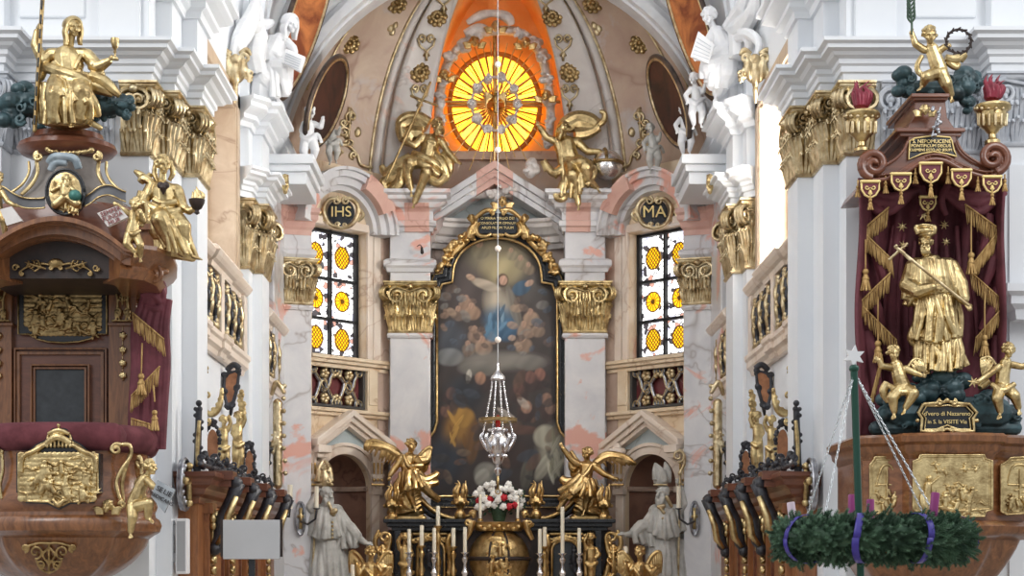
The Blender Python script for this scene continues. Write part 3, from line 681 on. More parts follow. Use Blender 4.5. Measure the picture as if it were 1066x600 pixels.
# back panel with framed door
BY=15.95
m=MB(); plate(m,[(-25,252),(149,252),(149,470),(-25,470)],BY,.4); bk=m.build('back_panel',M['redwood'],pulpit)
def frame(m,x0,y0,x1,y1,w,Y,th):
    m.ring_strip(pxpoly([(x0,y0),(x1,y0),(x1,y1),(x0,y1)],Y),pxpoly([(x0+w,y0+w),(x1-w,y0+w),(x1-w,y1-w),(x0+w,y1-w)],Y),(0,th,0))
m=MB(); frame(m,14,362,111,475,2,BY-.06,.08); frame(m,17,366,108,475,3.5,BY-.04,.06); dr=m.build('door_frame',M['walnut'],bk,bevel=.006)
m=MB(); frame(m,31,379,93,475,2,BY-.07,.09); frame(m,34,382,90,475,2.5,BY-.04,.06); m.build('inner_frame',M['walnut'],bk,bevel=.006)
m=MB(); plate(m,[(36,384),(88,384),(88,475),(36,475)],BY-.015,.03); m.build('dark_pane',M['slate'],bk)
U=[(19,298),(30,298),(38,292),(50,289),(66,288),(82,289),(94,292),(101,298),(111,298),(111,348),(101,348),(94,353),(82,356),(66,357),(50,356),(38,353),(30,348),(19,348)]
m=MB(); plate(m,U,BY-.06,.1); up=m.build('upper_relief_panel',M['black'],pulpit)
f=Fig(BY-.06); rim(f,U,.5,1.0); f.build('gilt_border',M['oldgold'],up,smooth='all')
f=Fig(BY-.06)
for x in range(28,106,5):
    for y in range(297,352,5): 
        if (x-66)**2/44**2+(y-323)**2/31**2<1.1: f.e(x,y,-.6,4,4,1.6)
relief(f,26,104,298,350,.8,20,11,1.9); f.remesh('gilt_relief',M['oldgold'],up,.6,1)
for x0,x1 in((113,142),(-16,12)):
    m=MB(); plate(m,[(x0,288),(x1,288),(x1,475),(x0,475)],BY-.08,.1); plate(m,[(x0-1,336),(x1+1,336),(x1+1,339),(x0-1,339)],BY-.13,.1); pil=m.build('pilaster_strip',M['walnut'],pulpit,bevel=.005)
    f=Fig(BY-.12); cxx=(x0+x1)/2
    for s in(-1,1):
        f.t(spiral(cxx+s*8,297,4.5,1.4,PI/2,s,18,.15,2,1.3,.9),6,1); f.t(spiral(cxx+s*5,325,4,1.3,-PI/2,-s,16,.15,1,1.2,.8),6,1); f.t([(cxx+s*9,300,1,1.3),(cxx+s*5,312,1,1.6),(cxx+s*7,334,1,1.2)],6)
        leafspray(f,cxx+s*3,333,-PI/2+s*.4,12,0,1)
    f.e(cxx,300,1,5,4,3); leafspray(f,cxx,318,-PI/2,14,1,1.1); f.c(cxx-11,291,0,1.5,cxx+11,291,0,1.5); f.c(cxx-11,334,0,1.2,cxx+11,334,0,1.2)
    f.remesh('gilt_capital',M['oldgold'],pil,.6,1)
    f=Fig(BY-.1); f.c(cxx,339,0,.5,cxx,394,0,.5)
    for k,y in enumerate((349,364,378,391)):
        for a in range(5): b=a*2*PI/5+k; f.e(cxx+2*math.cos(b),y+2*math.sin(b),1,1.9,1.9,1.6)
        f.c(cxx,y,1,2,cxx,y+5,.5,.8)
    f.remesh('gilt_drop',M['gold'],pil,.5,1)
# sounding board
m=MB(); cxA=58
def archpt(x,lift): t=(x-cxA)/75; return (x,225+lift+30*(t*t)*(1.15 if abs(t)<1 else 1)) 
for Y0,l0,l1 in((14.55,0,5),(14.65,5,9),(14.72,9,19),(14.85,19,24)):
    xs=[cxA-78+156*i/24 for i in range(25)]; pl_=[archpt(x,l0) for x in xs]+[archpt(x,l1) for x in xs[::-1]]
    for i in range(24): m.prism(pxpoly([pl_[i],pl_[i+1],pl_[48-i],pl_[49-i]],Y0),(0,1.5,0))
can=m.build('canopy_arch',M['walnut'],pulpit)
m=MB(); xs=[cxA-78+156*i/24 for i in range(25)]
m.prism(pxpoly([archpt(x,22) for x in xs]+[(136,290),(-20,290)],14.95),(0,1.2,0)); m.build('canopy_soffit',M['darkwood'],pulpit)
f=Fig(14.93)
for q in(-1,1): cscroll(f,cxA+6*q,276,cxA+36*q,282,-4*q,3,1,1.4); leafspray(f,cxA+10*q,280,-.3 if q>0 else PI+.3,24,1,1.2); f.t(spiral(cxA+42*q,279,4,1.3,0,q,16,.2,1,1.2,.8),6,1)
f.e(cxA,274,1,8,5,3); f.remesh('frieze_carving',M['oldgold'],can,.6,1)
m=MB(); cp=pp([(124,14.75),(150,14.9),(163,15.2),(168,15.7),(168,16.2)])
z4=lambda y:ZZ(y,14.9)
m.sweep(cp[::-1],[(-.4,z4(292)),(0,z4(292)),(.05,z4(284)),(.02,z4(279)),(.06,z4(274)),(.12,z4(269)),(.16,z4(263)),(.16,z4(259)),(-.4,z4(256))],1)
cp2=pp([(-8,14.75),(-34,14.9),(-47,15.2),(-52,15.7),(-52,16.2)]); m.sweep(cp2,[(-.4,z4(292)),(0,z4(292)),(.05,z4(284)),(.02,z4(279)),(.06,z4(274)),(.12,z4(269)),(.16,z4(263)),(.16,z4(259)),(-.4,z4(256))],1)
plate(m,[(141,238),(165,238),(170,258),(141,258)],15.15,.6); plate(m,[(139,233),(161,233),(163,239),(139,239)],15.1,.7)
m.build('canopy_cornice',M['walnut'],pulpit,smooth=35)
f=Fig(15.1); f.t(spiral(160,286,9,1.4,-PI/2,1,22,.2,0,3,2),8,1); f.c(152,280,0,4,172,283,-4,4); f.remesh('corner_volute',M['walnut'],pulpit,.7,2)
c=P(70,0,15.75); k=15.6/1600
def lz(pr,cc,n=40,**kw): m=MB(); m.lathe([(r*k,ZZ(y,15.5)) for r,y in pr],(cc.x,cc.y,0),n,**kw); return m
lz([(0,134),(37,134),(39,140),(44,142),(50,145),(52,150),(47,155),(40,158),(34,160),(0,160)],c,sy=.8).build('crown_cornice',M['redwood'],pulpit,smooth=35)
M['ogee']=mat('grey_silvered_wood','#6f6863','#8d8782',.45,.2,sc=3)
lz([(31,158),(33,166),(37,178),(44,190),(54,201),(68,211),(72,216),(70,222)],c,sy=.75).build('ogee_crown',M['ogee'],pulpit,smooth=50)
lz([(74,214),(76,217),(76,225),(78,228),(78,258),(0,258),(0,214)],c,sy=.7).build('crown_plinth',M['redwood'],pulpit,smooth=35)
f=Fig(15.42)
for k in range(16): x=50+k*3; f.b(x+random.uniform(-1,1),156+4*math.sin(PI*k/15)+random.uniform(-1,1.5),6-abs(k-7.5)*.5,random.uniform(2,3.4))
for q,x in((-1,40),(1,101)): f.t(spiral(x,163,5,1.4,-PI/2,q,20,.2,6,2,1.4),8,1); f.t([(x+q*2,168,4,2.2),(x+q*1,180,3,2),(x+q*7,192,6,2.2),(x+q*18,203,12,2)],8); f.t([(x+q*10,168,-6,1.6),(x+q*10,180,-4,1.6),(x+q*17,192,0,1.6),(x+q*29,201,2,1.4)],8)
f.remesh('gilt_garland_and_ribs',M['gold'],pulpit,.65,1)
MR=M['oldsilver']
f=Fig(15.2); f.t([(50,170,0,3.4),(56,164,2,4.5),(66,163,2,4.2),(78,166,2,4.5),(82,176,-1,4)],10); f.t([(52,178,-1,3.5),(58,170,1,4),(70,170,0,3.5)],10); M['bluecloud']=mat('blue_grey_cloud','#7d8b93','#a7b3ba',.5,.1,sc=8); f.remesh('cloud_puff',M['bluecloud'],pulpit,.8,2)
m=MB(); n=32; med=[(68+20*math.cos(2*PI*i/n),200+23.5*math.sin(2*PI*i/n)) for i in range(n)]
plate(m,med,14.92,.1); md=m.build('medallion',M['black'],pulpit)
f=Fig(14.92); rim(f,med,0,1.5,n=8); f.build('medallion_rim',M['black'],md,smooth='all')
f=Fig(14.92); f.e(68,200,-.8,18.5,22,2.2); f.head(69,187,3,4.2,10,0,0,'curls',1); f.c(68,193,2,5,68,203,2,6.5); f.c(63,194,2,2.5,54,199,3,2); f.c(54,199,3,2,56,189,3,1.5); f.c(73,195,2,2.5,80,201,3,2); f.c(66,206,3,5,58,213,3,5); f.c(71,206,3,5,80,212,3,5); relief(f,52,85,208,220,0,6,4,1.3)
f.remesh('gilt_figure',M['gold'],md,.5,1)
f=Fig(14.9); f.b(78,204,3,6.5); f.build('globe',mat('teal_globe','#2a5a58','#3f7a70',.4,.2),md,smooth='all')
M['band']=mat('dark_grey_ribbon','#4b4c50','#5f6064',.5,sc=6)
for q,pts in((1,[(88,210),(95,206),(103,200),(114,198),(126,203),(131,205)]),(-1,[(47,211),(38,212),(24,211),(13,206),(4,200),(-6,196)])):
    f=Fig(14.98); e=cr([(x,y) for x,y in pts],4)
    m=MB(); 
    for a,b in zip(e[:-1],e[1:]): m.hexa([f.p(a[0],a[1]-5.2,0),f.p(b[0],b[1]-5.2,0),f.p(b[0],b[1]-5.2,-4),f.p(a[0],a[1]-5.2,-4),f.p(a[0],a[1]+5.2,2),f.p(b[0],b[1]+5.2,2),f.p(b[0],b[1]+5.2,-2),f.p(a[0],a[1]+5.2,-2)])
    rb=m.build('ribbon_band',M['band'],pulpit)
    f=Fig(14.97)
    for o in(-5.2,5.2): f.tube([f.p(x,y+o,1 if o<0 else 3) for x,y in e],.9*f.k,6)
    f.build('gilt_edge',M['gold'],rb,smooth='all')
# ------------------------------------------------------------------ pulpit figures
def fig(name,label,cat,loc,group=None): return thing(name,label,cat,loc,group)
t=fig('gilt_statue','gilded seated woman with cross staff and chalice, topmost on the pulpit','statue',P(72,134,15.4))
f=Fig(15.4)
f.head(76,29,6,8.6,25,4,0,'hood',neck=(72,50,0),seed=2)
f.limb((70,62,0,15),(72,80,-1,15),(71,92,0,16)); f.c(55,57,0,7,88,57,0,7); f.c(64,68,3,7.5,80,68,3,7.5)
f.limb((53,57,0,7),(45,63,3,6.5),(37,47,5,5.2),(38,33,6,3)); f.hand(39,29,7,.6,-.8,.3,10,-1,0,.4,1.2)
f.c(47,62,-1,8,42,80,-3,5)
f.limb((91,58,0,7.5),(102,70,6,6.8),(113,64,10,4)); f.hand(115,63,11,.6,-.7,.3,9,0,1,.5,1.0); f.c(98,68,5,7.5,106,78,4,4)
f.limb((62,88,8,13),(58,98,22,11),(57,122,18,8)); f.limb((82,88,8,13),(86,96,22,10.5),(82,122,16,8))
f.skirt([(44,86,4),(58,90,22),(76,94,25),(92,96,20)],[(46,130,2),(60,128,18),(80,128,18),(100,121,8)],15,4.2,4.6,2.8,2,4)
f.skirt([(58,70,10),(74,74,14)],[(60,100,26),(90,108,24)],6,3,4,2,1,6)
f.t([(48,70,4,6),(60,74,14,6),(78,80,18,6),(94,88,14,5)],8); f.t([(56,66,8,4),(66,80,17,4.5),(88,86,19,4.5)],8)
f.t([(94,80,4,7),(106,84,4,7),(116,92,2,6),(125,100,0,3)],8); f.t([(90,88,2,7),(104,92,2,7),(118,98,-1,4)],8); f.t([(86,82,2,8),(100,84,0,7),(110,88,-2,5)],8)
f.foot(73,129,20,.2,.4,1,11); f.foot(90,128,12,.7,.4,.6,10); f.c(88,124,8,4,104,133,4,3); f.e(72,128,0,26,7,14)
for q in((56,58,66,70),(84,58,78,72)): f.t([(q[0],q[1],6,2.5),((q[0]+q[2])/2,q[1]+6,10,2.2),(q[2],q[3],11,1.6)],6)
f.remesh('figure',M['gold'],t,.52,1)
f=Fig(15.32); f.c(45.5,-20,2,2.2,36,136,0,2.2); st=f.build('cross_staff',M['oldgold'],t,smooth='all')
f=Fig(15.3)
for k in range(10): y=-14+15*k; x=45.5-(y+20)*9.5/156; f.c(x-.6,y,2.5,1.1,x-1,y+8,2.5,1.1)
f.build('dark_inlay',M['black'],st,smooth='all')
f=Fig(15.28); f.lathe([(r*f.k,ZZ(y,15.28)) for r,y in((0,64),(4,64),(3.6,62),(1,60),(1,57),(1.8,56),(1,54),(3,51),(4.3,46),(4.5,42),(3.9,42),(3,48),(0,50))],(XX(121,15.28),15.28-.05,0),18); f.build('chalice',M['gold'],t,smooth=40)
# dark green clouds behind the seated woman
t=tag(None or (lambda f:(cloud(f,14,118,0,26,26,3,9),cloud(f,28,100,-4,22,30,9,7),cloud(f,104,105,-2,18,22,5,8),cloud(f,130,108,-2,16,26,8,9),cloud(f,42,124,-6,16,18,13,6),cloud(f,106,122,-6,20,10,23,6),cloud(f,70,118,-12,50,20,33,9),f.c(14,112,0,8,70,118,-12,12),f.c(130,110,0,8,70,118,-12,12),f.remesh('cloud_bank',M['clouds'],None,.8,2))[-1])(Fig(15.55)),'dark green billowing clouds behind the seated woman atop the pulpit','cloud')
# Charity with heart and flames
t=fig('gilt_statue','gilded seated woman holding a dark heart and a flaming bowl, right end of pulpit canopy','statue',P(180,268,15.2))
f=Fig(15.2)
f.head(170,172,4,8.5,20,6,0,'wavy',neck=(169,190,0),seed=5)
f.t([(163,168,-4,3),(161,180,-5,3),(164,190,-4,2.5)],8); f.t([(177,168,-4,3),(180,180,-5,3),(176,188,-4,2)],8)
f.limb((170,200,0,12.5),(171,215,0,12),(176,228,0,14)); f.c(157,196,0,6.5,184,198,0,6.5)
f.limb((156,198,0,6.5),(148,212,4,6),(163,218,10,4.5)); f.hand(167,217,12,.9,-.2,.2,8,0,.6,.8,.6)
f.limb((185,200,0,6.5),(190,215,2,5.5),(197,220,5,4),(203,217,6,3)); f.hand(203,216,6,.3,-.9,.3,8,1,0,.6,.8)
f.limb((168,226,5,12),(168,229,18,11),(178,252,15,8),(192,264,14,5)); f.limb((182,228,4,11),(190,236,14,9),(192,256,10,7))
f.skirt([(158,222,6),(168,226,20),(182,230,16),(190,226,4)],[(172,258,10),(180,264,18),(194,266,14),(204,268,6)],12,4.5,3.6,2.4,2,8)
f.t([(146,190,-2,4),(150,186,0,5),(158,192,2,4.5),(154,204,4,4)],8); f.t([(140,178,-4,2),(146,182,-3,4),(152,186,-2,4),(157,181,-4,2.5)],8); f.t([(146,215,0,6),(152,226,0,7),(160,234,2,6)],8); f.t([(150,200,0,7),(148,214,-1,7),(156,230,-2,7)],8)
f.t([(160,208,8,4),(170,212,10,4),(184,210,8,3.5)],8); f.t([(158,218,9,3.5),(172,222,14,4),(188,218,8,3)],8); f.e(168,238,4,14,14,10); f.foot(203,268,14,.9,.3,.4,11); f.c(172,260,0,9,200,268,0,5)
f.c(166,248,0,8,168,262,0,8); f.remesh('figure',M['gold'],t,.52,1)
f=Fig(15.02); f.e(167,193,2,3.6,3.8,3,.4); f.e(173,193,2,3.6,3.8,3,-.4); f.c(170,196,2,4.2,170,202,1.5,1); f.remesh('heart',M['darkwood'],t,.5,1)
f=Fig(15.1); f.lathe([(r*f.k,ZZ(y,15.1)) for r,y in((0,224),(3,222),(2,219),(5,217),(8,211),(8.5,208),(7,208),(0,211))],(XX(205,15.1),15.1,0),16); f.build('bowl',M['darkwood'],t,smooth=40)
f=Fig(15.1); 
for a,b,h in((-4,-1,10),(0,1,15),(4,-2,11),(-2,2,12),(2,3,8)): f.t([(205+a,209,b,2.5),(205+a*1.3+1.5,209-h*.5,b,2.2),(205+a*.8-1,209-h,b,.5)],6)
f.remesh('flames',M['gold'],t,.5,1)
def putto(name,label,Y,mt,head,tor,arms,legs,hair=1,wings=None,drape=None,vox=.6,group=None,loc=None,r=None):
    # head (x,y,d,r,yaw,pitch); tor (x,y,d,r)*3 ; arms/legs lists of limb points ending in hand/foot directions
    f=Fig(Y); hr=head[3]; f.head(*head[:6],0,'curls',seed=int(head[0])+3,neck=(tor[0][0],tor[0][1],tor[0][2]))
    f.limb(*tor)
    for a in arms:
        f.limb(*a['p']); e=a['p'][-1]; h=a.get('h',(0,1,0)); f.hand(e[0],e[1],e[2],*h,e[3]*2.9,*a.get('n',(0,0,1)),a.get('c',.6),a.get('th',1))
    for l in legs:
        f.limb(*l['p']); e=l['p'][-1]; f.foot(e[0],e[1]+e[3]*.3,e[2],*l.get('f',(0,.5,1)),e[3]*2.9)
    if wings: 
        for w in wings: wing(f,0,0,0,w,7,1.1)
    if drape: 
        for q in drape: f.t(q,8,5)
    x,y=tor[-1][0],max(p[1] for l in legs for p in l['p'])
    if r is not None: f.remesh('figure',M[mt],r,.52,1); return r
    o=tag(f.remesh(name,M[mt],None,vox,2),label,'statue',group); return o
t=fig('gilt_cherub','gilded standing cherub showing a red-lettered tablet, beside the pulpit canopy arch','statue',P(140,270,14.6))
putto('','',14.6,'gold',(141,213,4,6.2,-25,8),[(140,222,0,5.5),(139,232,0,6.3),(137,242,0,7)],
 [dict(p=[(134,222,2,3.4),(126,217,6,3),(122,213,8,2.2)],h=(-.8,-.4,.3)),dict(p=[(147,224,0,3.4),(149,230,4,3),(147,222,8,2.2)],h=(-.3,-.8,.4))],
 [dict(p=[(134,245,2,5),(132,254,6,4.5),(140,262,2,3)],f=(.2,.8,.6)),dict(p=[(141,245,0,5),(146,255,4,4.2),(146,267,0,2.6)],f=(.1,.9,.4))],
 drape=[[(146,236,-4,3),(152,222,-6,4),(150,212,-7,4)],[(132,240,3,2),(138,244,7,2.4),(146,240,3,2)]],r=t)
f=Fig(14.55); m=MB(); m.prism([f.p(x,y,4) for x,y in((101,222),(123,214),(133,226),(112,236))],(0,.05,0)); tb=m.build('tablet',M['paper'],t)
text('SEMPER\nFUNDA\nMUR',f.p(117,225.5,5),.06,14.5,M['redink'],tb,tilt=.36)
t=fig('gilt_cherub','gilded cherub arm and leg beside a pale tablet at left edge, over the pulpit arch','statue',P(2,250,14.7))
putto('','',14.7,'gold',(-2,186,2,6,30,5),[(-3,196,0,5.5),(-4,206,0,6),(-4,218,0,7)],[dict(p=[(2,200,3,3.2),(8,210,6,2.8),(15,214,7,2)],h=(1,.2,.2)),dict(p=[(-9,200,0,3),(-14,210,4,3),(-8,216,6,2)])],[dict(p=[(0,222,2,5),(4,230,6,4.3),(5,243,3,2.8)],f=(.5,.7,.5)),dict(p=[(-8,222,2,5),(-10,232,6,4.3),(-8,244,3,2.8)])],r=t)
f=Fig(14.65); m=MB(); m.prism([f.p(x,y,4) for x,y in((0,218),(12,215),(23,230),(7,235))],(0,.05,0)); m.build('tablet',M['paper'],t)
t=fig('gilt_cherub','gilded seated cherub with grey lettered tablet on the right corner of pulpit parapet','statue',P(146,560,14.75))
putto('','',14.78,'gold',(156,487,4,7.2,55,0),[(151,499,0,6.2),(146,508,0,7),(140,524,0,8)],
 [dict(p=[(153,500,4,4.2),(160,507,7,3.6),(170,511,7,2.6)],h=(.9,-.1,.2)),dict(p=[(144,502,-3,4),(141,512,-4,3.5),(150,516,-2,2.5)])],
 [dict(p=[(143,527,5,6.5),(155,524,10,5.6),(154,538,8,4)],f=(.6,.6,.5)),dict(p=[(138,528,3,6.6),(138,538,8,5.5),(136,553,5,3.3)],f=(0,.9,.4))],r=t)
f=Fig(14.7); m=MB(); m.prism([f.p(x,y,2) for x,y in((157,517),(164,500),(182,510),(171,534))],(0,.05,0)); tb=m.build('tablet',M['tablet'],t)
text('SE',f.p(166,509.5,3.2),.07,14.6,M['ink'],tb,tilt=-.5); text('LIE',f.p(174.5,514,3.2),.07,14.6,M['ink'],tb,tilt=-.5); text('PREDICANS',f.p(167,519,3.2),.052,14.6,M['ink'],tb,tilt=-.5)
f=Fig(14.9); cherub_head(f,112,528,0,6,-30,1,9); t=tag(f.remesh('gilt_seraph',M['gold'],None,.55,2),'small gilded winged cherub head beside the seated cherub at pulpit foot','statue')
# drapery beside the pulpit back
t=thing('curtain','maroon carved curtain with gold fringe and tassel beside the pulpit door','curtain',P(155,470,15.7))
f=Fig(15.7); f.e(160,304,2,14,17,10,.3)
for a,b in((146,140),(152,146),(158,152),(164,160),(169,167),(172,171)): f.t([(a+4,312,2,4),(b+1,340,2+(a%3),5),(b+random.uniform(-3,3),380,0,5.5),(b-1,420,1+(a%4),5.5),(b-3,468,0,5)],8)
f.t([(150,300,6,3),(160,296,9,4),(170,306,6,3.5),(166,318,5,3)],8); f.t([(148,308,6,3),(158,306,10,3.5),(168,316,6,3)],8); f.t([(152,318,4,4),(164,322,6,4),(171,316,2,3)],8)
f.remesh('drape',M['maroon'],t,.7,2)
f=Fig(15.6); fringe(f,(138,326),(170,353),19,22,5,.12,1); fringe(f,(166,382),(137,412),19,20,5,-.1,2); fringe(f,(137,436),(156,442),20,14,5,0,3); f.build('fringe',M['fringe'],t,smooth='all')
f=Fig(15.55); f.c(148,358,6,.8,147,392,6,.8); tassel(f,147,392,19,4.5,6); f.c(160,402,6,.8,161,418,6,.8); tassel(f,161,430,18,4,6); f.build('tassel',M['fringe'],t,smooth='all')
# ------------------------------------------------------------------ side altar on the right
alt=thing('side_altar','walnut side altar with maroon draped canopy and gilt relief panels, at the right edge','altar',(4.41,15.6,1.2))
ap=[(3.62,16.36),(3.62,15.22),(3.97,15.08),(4.0,14.94),(4.2,14.88),(4.41,14.86),(4.62,14.88),(4.82,14.94),(4.85,15.08),(5.22,15.22),(5.22,16.36)]
za=lambda y: ZZ(y,14.95)
def asw(prof,mt,name,par=alt,**k): m=MB(); m.sweep(ap,[(o,za(y)) for o,y in prof],-1); return m.build(name,M[mt],par,**k)
asw([(-.3,478),(.0,478),(.02,474),(.06,470),(.07,464),(.11,461),(.12,455),(.09,452),(-.3,452)],'walnut','top_moulding',smooth=40)
body=asw([(-.3,545),(0,545),(0,476),(-.3,476)],'walnutH','console_body',smooth=40)
asw([(-.3,562),(.0,562),(.06,558),(.1,553),(.11,548),(.07,544),(.03,542),(-.3,542)],'walnut','lower_moulding',smooth=40)
m=MB(); plq=[Vector(p) for p in ap]
def bw2(u,v):
    i=u*(len(plq)-1); k=min(int(i),len(plq)-2); q=plq[k].lerp(plq[k+1],i-k); c=Vector((4.41,16.1)); q=c+(q-c)*(1-.8*v**1.1)
    return (q.x,q.y,za(560)+(za(640)-za(560))*math.sin(v*PI/2)**.9)
m.grid(bw2,44,14); m.build('tapering_base',M['walnut'],alt,smooth=50)
m=MB(); m.box(3.75,5.07,15.55,16.35,za(455)-.05,za(453)); m.build('table_top',M['walnut'],alt)
def gpanel(pts,Y,seed,n,dfun=None,name='gilt_relief_panel',rz=0):
    m=MB(); plate(m,pts,Y,.06); p=m.build(name,M['gold'],alt)
    f=Fig(Y); xs=[q[0] for q in pts]; ys=[q[1] for q in pts]; rim(f,pts,0,1.3); rim(f,shrink(pts,3),.3,.7)
    return p,f,(min(xs)+5,max(xs)-5,min(ys)+5,max(ys)-5)
PN=[(958,474),(1025,474),(1026,478),(1033,480),(1033,531),(1026,533),(1025,538),(958,538),(957,533),(951,531),(951,480),(957,478)]
p,f,bx=gpanel(PN,14.83,3,14); relief(f,bx[0]+22,bx[1],bx[2]+22,bx[3],0,13,7,1.5); relief(f,bx[0]+12,bx[1],bx[2],bx[2]+14,0,5,8,1.1)
f.c(966,505,1,4,965,530,1,6); f.b(968,498,2,2.8); f.c(968,505,2,1.6,978,497,2.5,1.2); f.t([(960,515,1,3),(962,528,2,4),(974,532,2,3)],8); f.t([(953,533,0,1),(975,528,1,2),(1000,532,1,2),(1030,530,0,1)],6)
f.remesh('gilt_relief',M['gold'],p,.55,1)
for pts,Y,sd in(([(911,476),(926,476),(927,479),(936,479),(941,484),(941,535),(933,537),(906,534),(906,484),(910,479)],15.13,5),([(1052,477),(1070,476),(1072,479),(1082,480),(1082,534),(1048,536),(1042,533),(1042,484),(1048,481)],15.06,6)):
    p,f,bx=gpanel(pts,Y,sd,6); relief(f,bx[0],bx[1],bx[2]+24,bx[3],0,6,sd,1.3)
    f.t([(bx[0]+2,bx[2]+22,0,1),(bx[0]+8,bx[2]+5,1,1.4),(bx[1]-8,bx[2]+5,1,1.4),(bx[1]-2,bx[2]+22,0,1)],6); f.c((bx[0]+bx[1])/2,bx[2]+8,1,1,(bx[0]+bx[1])/2,bx[3]-12,1,1.2); f.c(bx[0]+3,bx[2]+24,.5,1,bx[1]-3,bx[2]+24,.5,1)
    f.remesh('gilt_relief',M['gold'],p,.55,1)
# curtain backdrop
CY=15.85
def cf(u,v):
    x=893+153*u+2*math.sin(v*9+u*3); y=186+270*v
    fold=6*math.sin(u*26+1.3*math.sin(v*3))+3*math.sin(u*51+v*4)+7*(abs(u-.5)*2)**3*6
    return P(x,y,CY-(fold+ (14 if v<.08 else 0)*0)*.0095)
m=MB(); m.grid(cf,110,50); cur=m.build('draped_backdrop',M['maroon'],alt,smooth='all',solid=.03)
f=Fig(15.62)
for x0,x1,y1 in((893,955,222),(895,957,212),(900,962,205),(985,1044,212),(980,1046,222),(990,1044,204)):
    f.t([(x0,198,0,4.5),((x0+x1)/2-(3 if x0<960 else -3),y1,8,5),(x1,196 if x0<960 else 200,2,4)],8)
f.t([(950,190,2,4),(962,205,4,4),(958,226,0,3)],8); f.t([(987,192,2,4),(980,208,4,4),(985,224,0,3)],8)
for q in((899,224,912,262,5),(905,250,922,300,5),(900,300,918,340,5),(903,345,912,440,6),(1030,224,1020,270,5),(1036,250,1024,300,5),(1040,300,1022,345,6),(1038,350,1030,430,6)): f.t([(q[0],q[1],4,q[4]),((q[0]+q[2])/2+3,(q[1]+q[3])/2,8,q[4]+1.5),(q[2],q[3],3,q[4]-1)],8)
for k in range(9): x=930+11*k; f.t([(x,235+8*(k%3),-14,2.5),(x+(k-4)*2,300,-13,3),(x+(k-4)*3.2+3,372,-14,2.5)],6)
f.remesh('drapery_swags',M['maroon'],cur,.75,2)
for i,(a,b,L,g) in enumerate([((925,216),(897,240),20,-.1),((900,243),(928,270),19,.12),((927,284),(897,313),20,-.1),((899,320),(933,354),19,.1),((918,370),(907,414),14,0),((1005,213),(1037,236),20,.1),((1037,244),(1015,272),19,-.1),((1010,283),(1045,314),20,.12),((1044,320),(1016,352),19,-.1)]): f=Fig(15.48); fringe(f,a,b,L,20,0,g,i); f.build('gold_fringe',M['fringe'],cur,smooth='all')
for x,y0,y1 in((901,250,283),(1011,220,266),(914,310,358),(1025,305,352)):
    f=Fig(15.4); f.c(x,y0,0,.9,x,y1,0,.9); tassel(f,x,y1,19,4.6); f.build('tassel',M['fringe'],cur,smooth='all')
for x,y,r in((961,224,6),(939,236,5.5),(983,234,5),(985,252,4.5),(940,255,5)):
    f=Fig(15.6)
    for k in range(7): a=2*PI*k/7+.3; f.c(x,y,0,r*.3,x+r*math.cos(a),y+r*math.sin(a),-1,.25)
    f.c(x,y,0,.5,x-1,y+1,-20,.5)
    f.build('gilt_star',M['gold'],cur,smooth='all')
# canopy pediment
cl=[(903,188),(920,187),(937,183),(950,175),(960,169),(972,166),(985,168),(996,174),(1010,180),(1026,184),(1040,182)]
cu=[(1036,176),(1022,171),(1008,163),(1000,155),(996,146),(995,139),(946,139),(945,147),(941,156),(933,165),(920,173),(908,178)]
m=MB(); plate(m,cl+cu,15.1,1.2)
can=m.build('canopy_pediment',M['redwood'],alt,bevel=.01)
f=Fig(15.06); f.t([(x,y,0,2.6) for x,y in cl],8,3); f.t([(x,y-5,-1,1.6) for x,y in cl],8,3); f.t([(x,y,0,1.6) for x,y in cu[:5]],8,3); f.t([(x,y,0,1.6) for x,y in cu[7:]],8,3)
f.t(spiral(910,171,15,1.7,PI*.55,1,30,.12,0,5,3),10,1); f.t(spiral(1034,164,16,1.7,PI*.45,-1,30,.12,0,5,3),10,1)
for (x,y) in((910,171),(1034,164)): f.cap(f.p(x,y,-10),13*f.k,f.p(x,y,-60),13*f.k)
f.remesh('scroll_volutes',M['redwood'],can,.7,1)
m=MB()
for y0,y1,w,o in((133,137,36,0),(137,142,32,.04),(97,101,20,.02),(101,104,18,.05)): m.prism(pxpoly([(969-w,y1),(969+w,y1),(969+w,y0),(969-w,y0)],15.05+o),(0,1.0,0))
m.prism(pxpoly([(944,134),(994,134),(986,122),(984,104),(953,104),(951,122)],15.15),(0,.8,0)); m.build('crest_block',M['redwood'],can,bevel=.008)
IN=[(947,147),(952,144),(970,141.5),(989,143),(991,147),(993,156),(996,163),(985,160),(972,158),(960,160),(946,166)]
m=MB(); plate(m,IN,15.08,.05); ins=m.build('inscription_panel',M['black'],can); f=Fig(15.07); rim(f,IN,0,.9); f.build('gilt_border',M['goldink'],ins,smooth='all')
for sx,y,tx,sz in((970,147.5,'S. NEPOMUCENE',.05),(969,152,'PONTIFICUM DECUS',.042),(969,156.3,'CLEMENS ESTO AD JESUM',.036)): text(tx,P(sx,y,15.06),sz,15,M['goldink'],ins,ext=.006)
f=Fig(15.05); cherub_head(f,963,115,1,5,10,1,4); f.remesh('gilt_cherub_relief',M['gold'],can,.5,1)
f=Fig(14.98)
for k in range(12): f.b(976-abs(k-6)*.3+random.uniform(-4,4),112+2.6*k,2,random.uniform(1.4,2.4))
f.c(979,112,1,1,970,142,1,1); f.remesh('silver_crest',M['oldsilver'],can,.5,1)
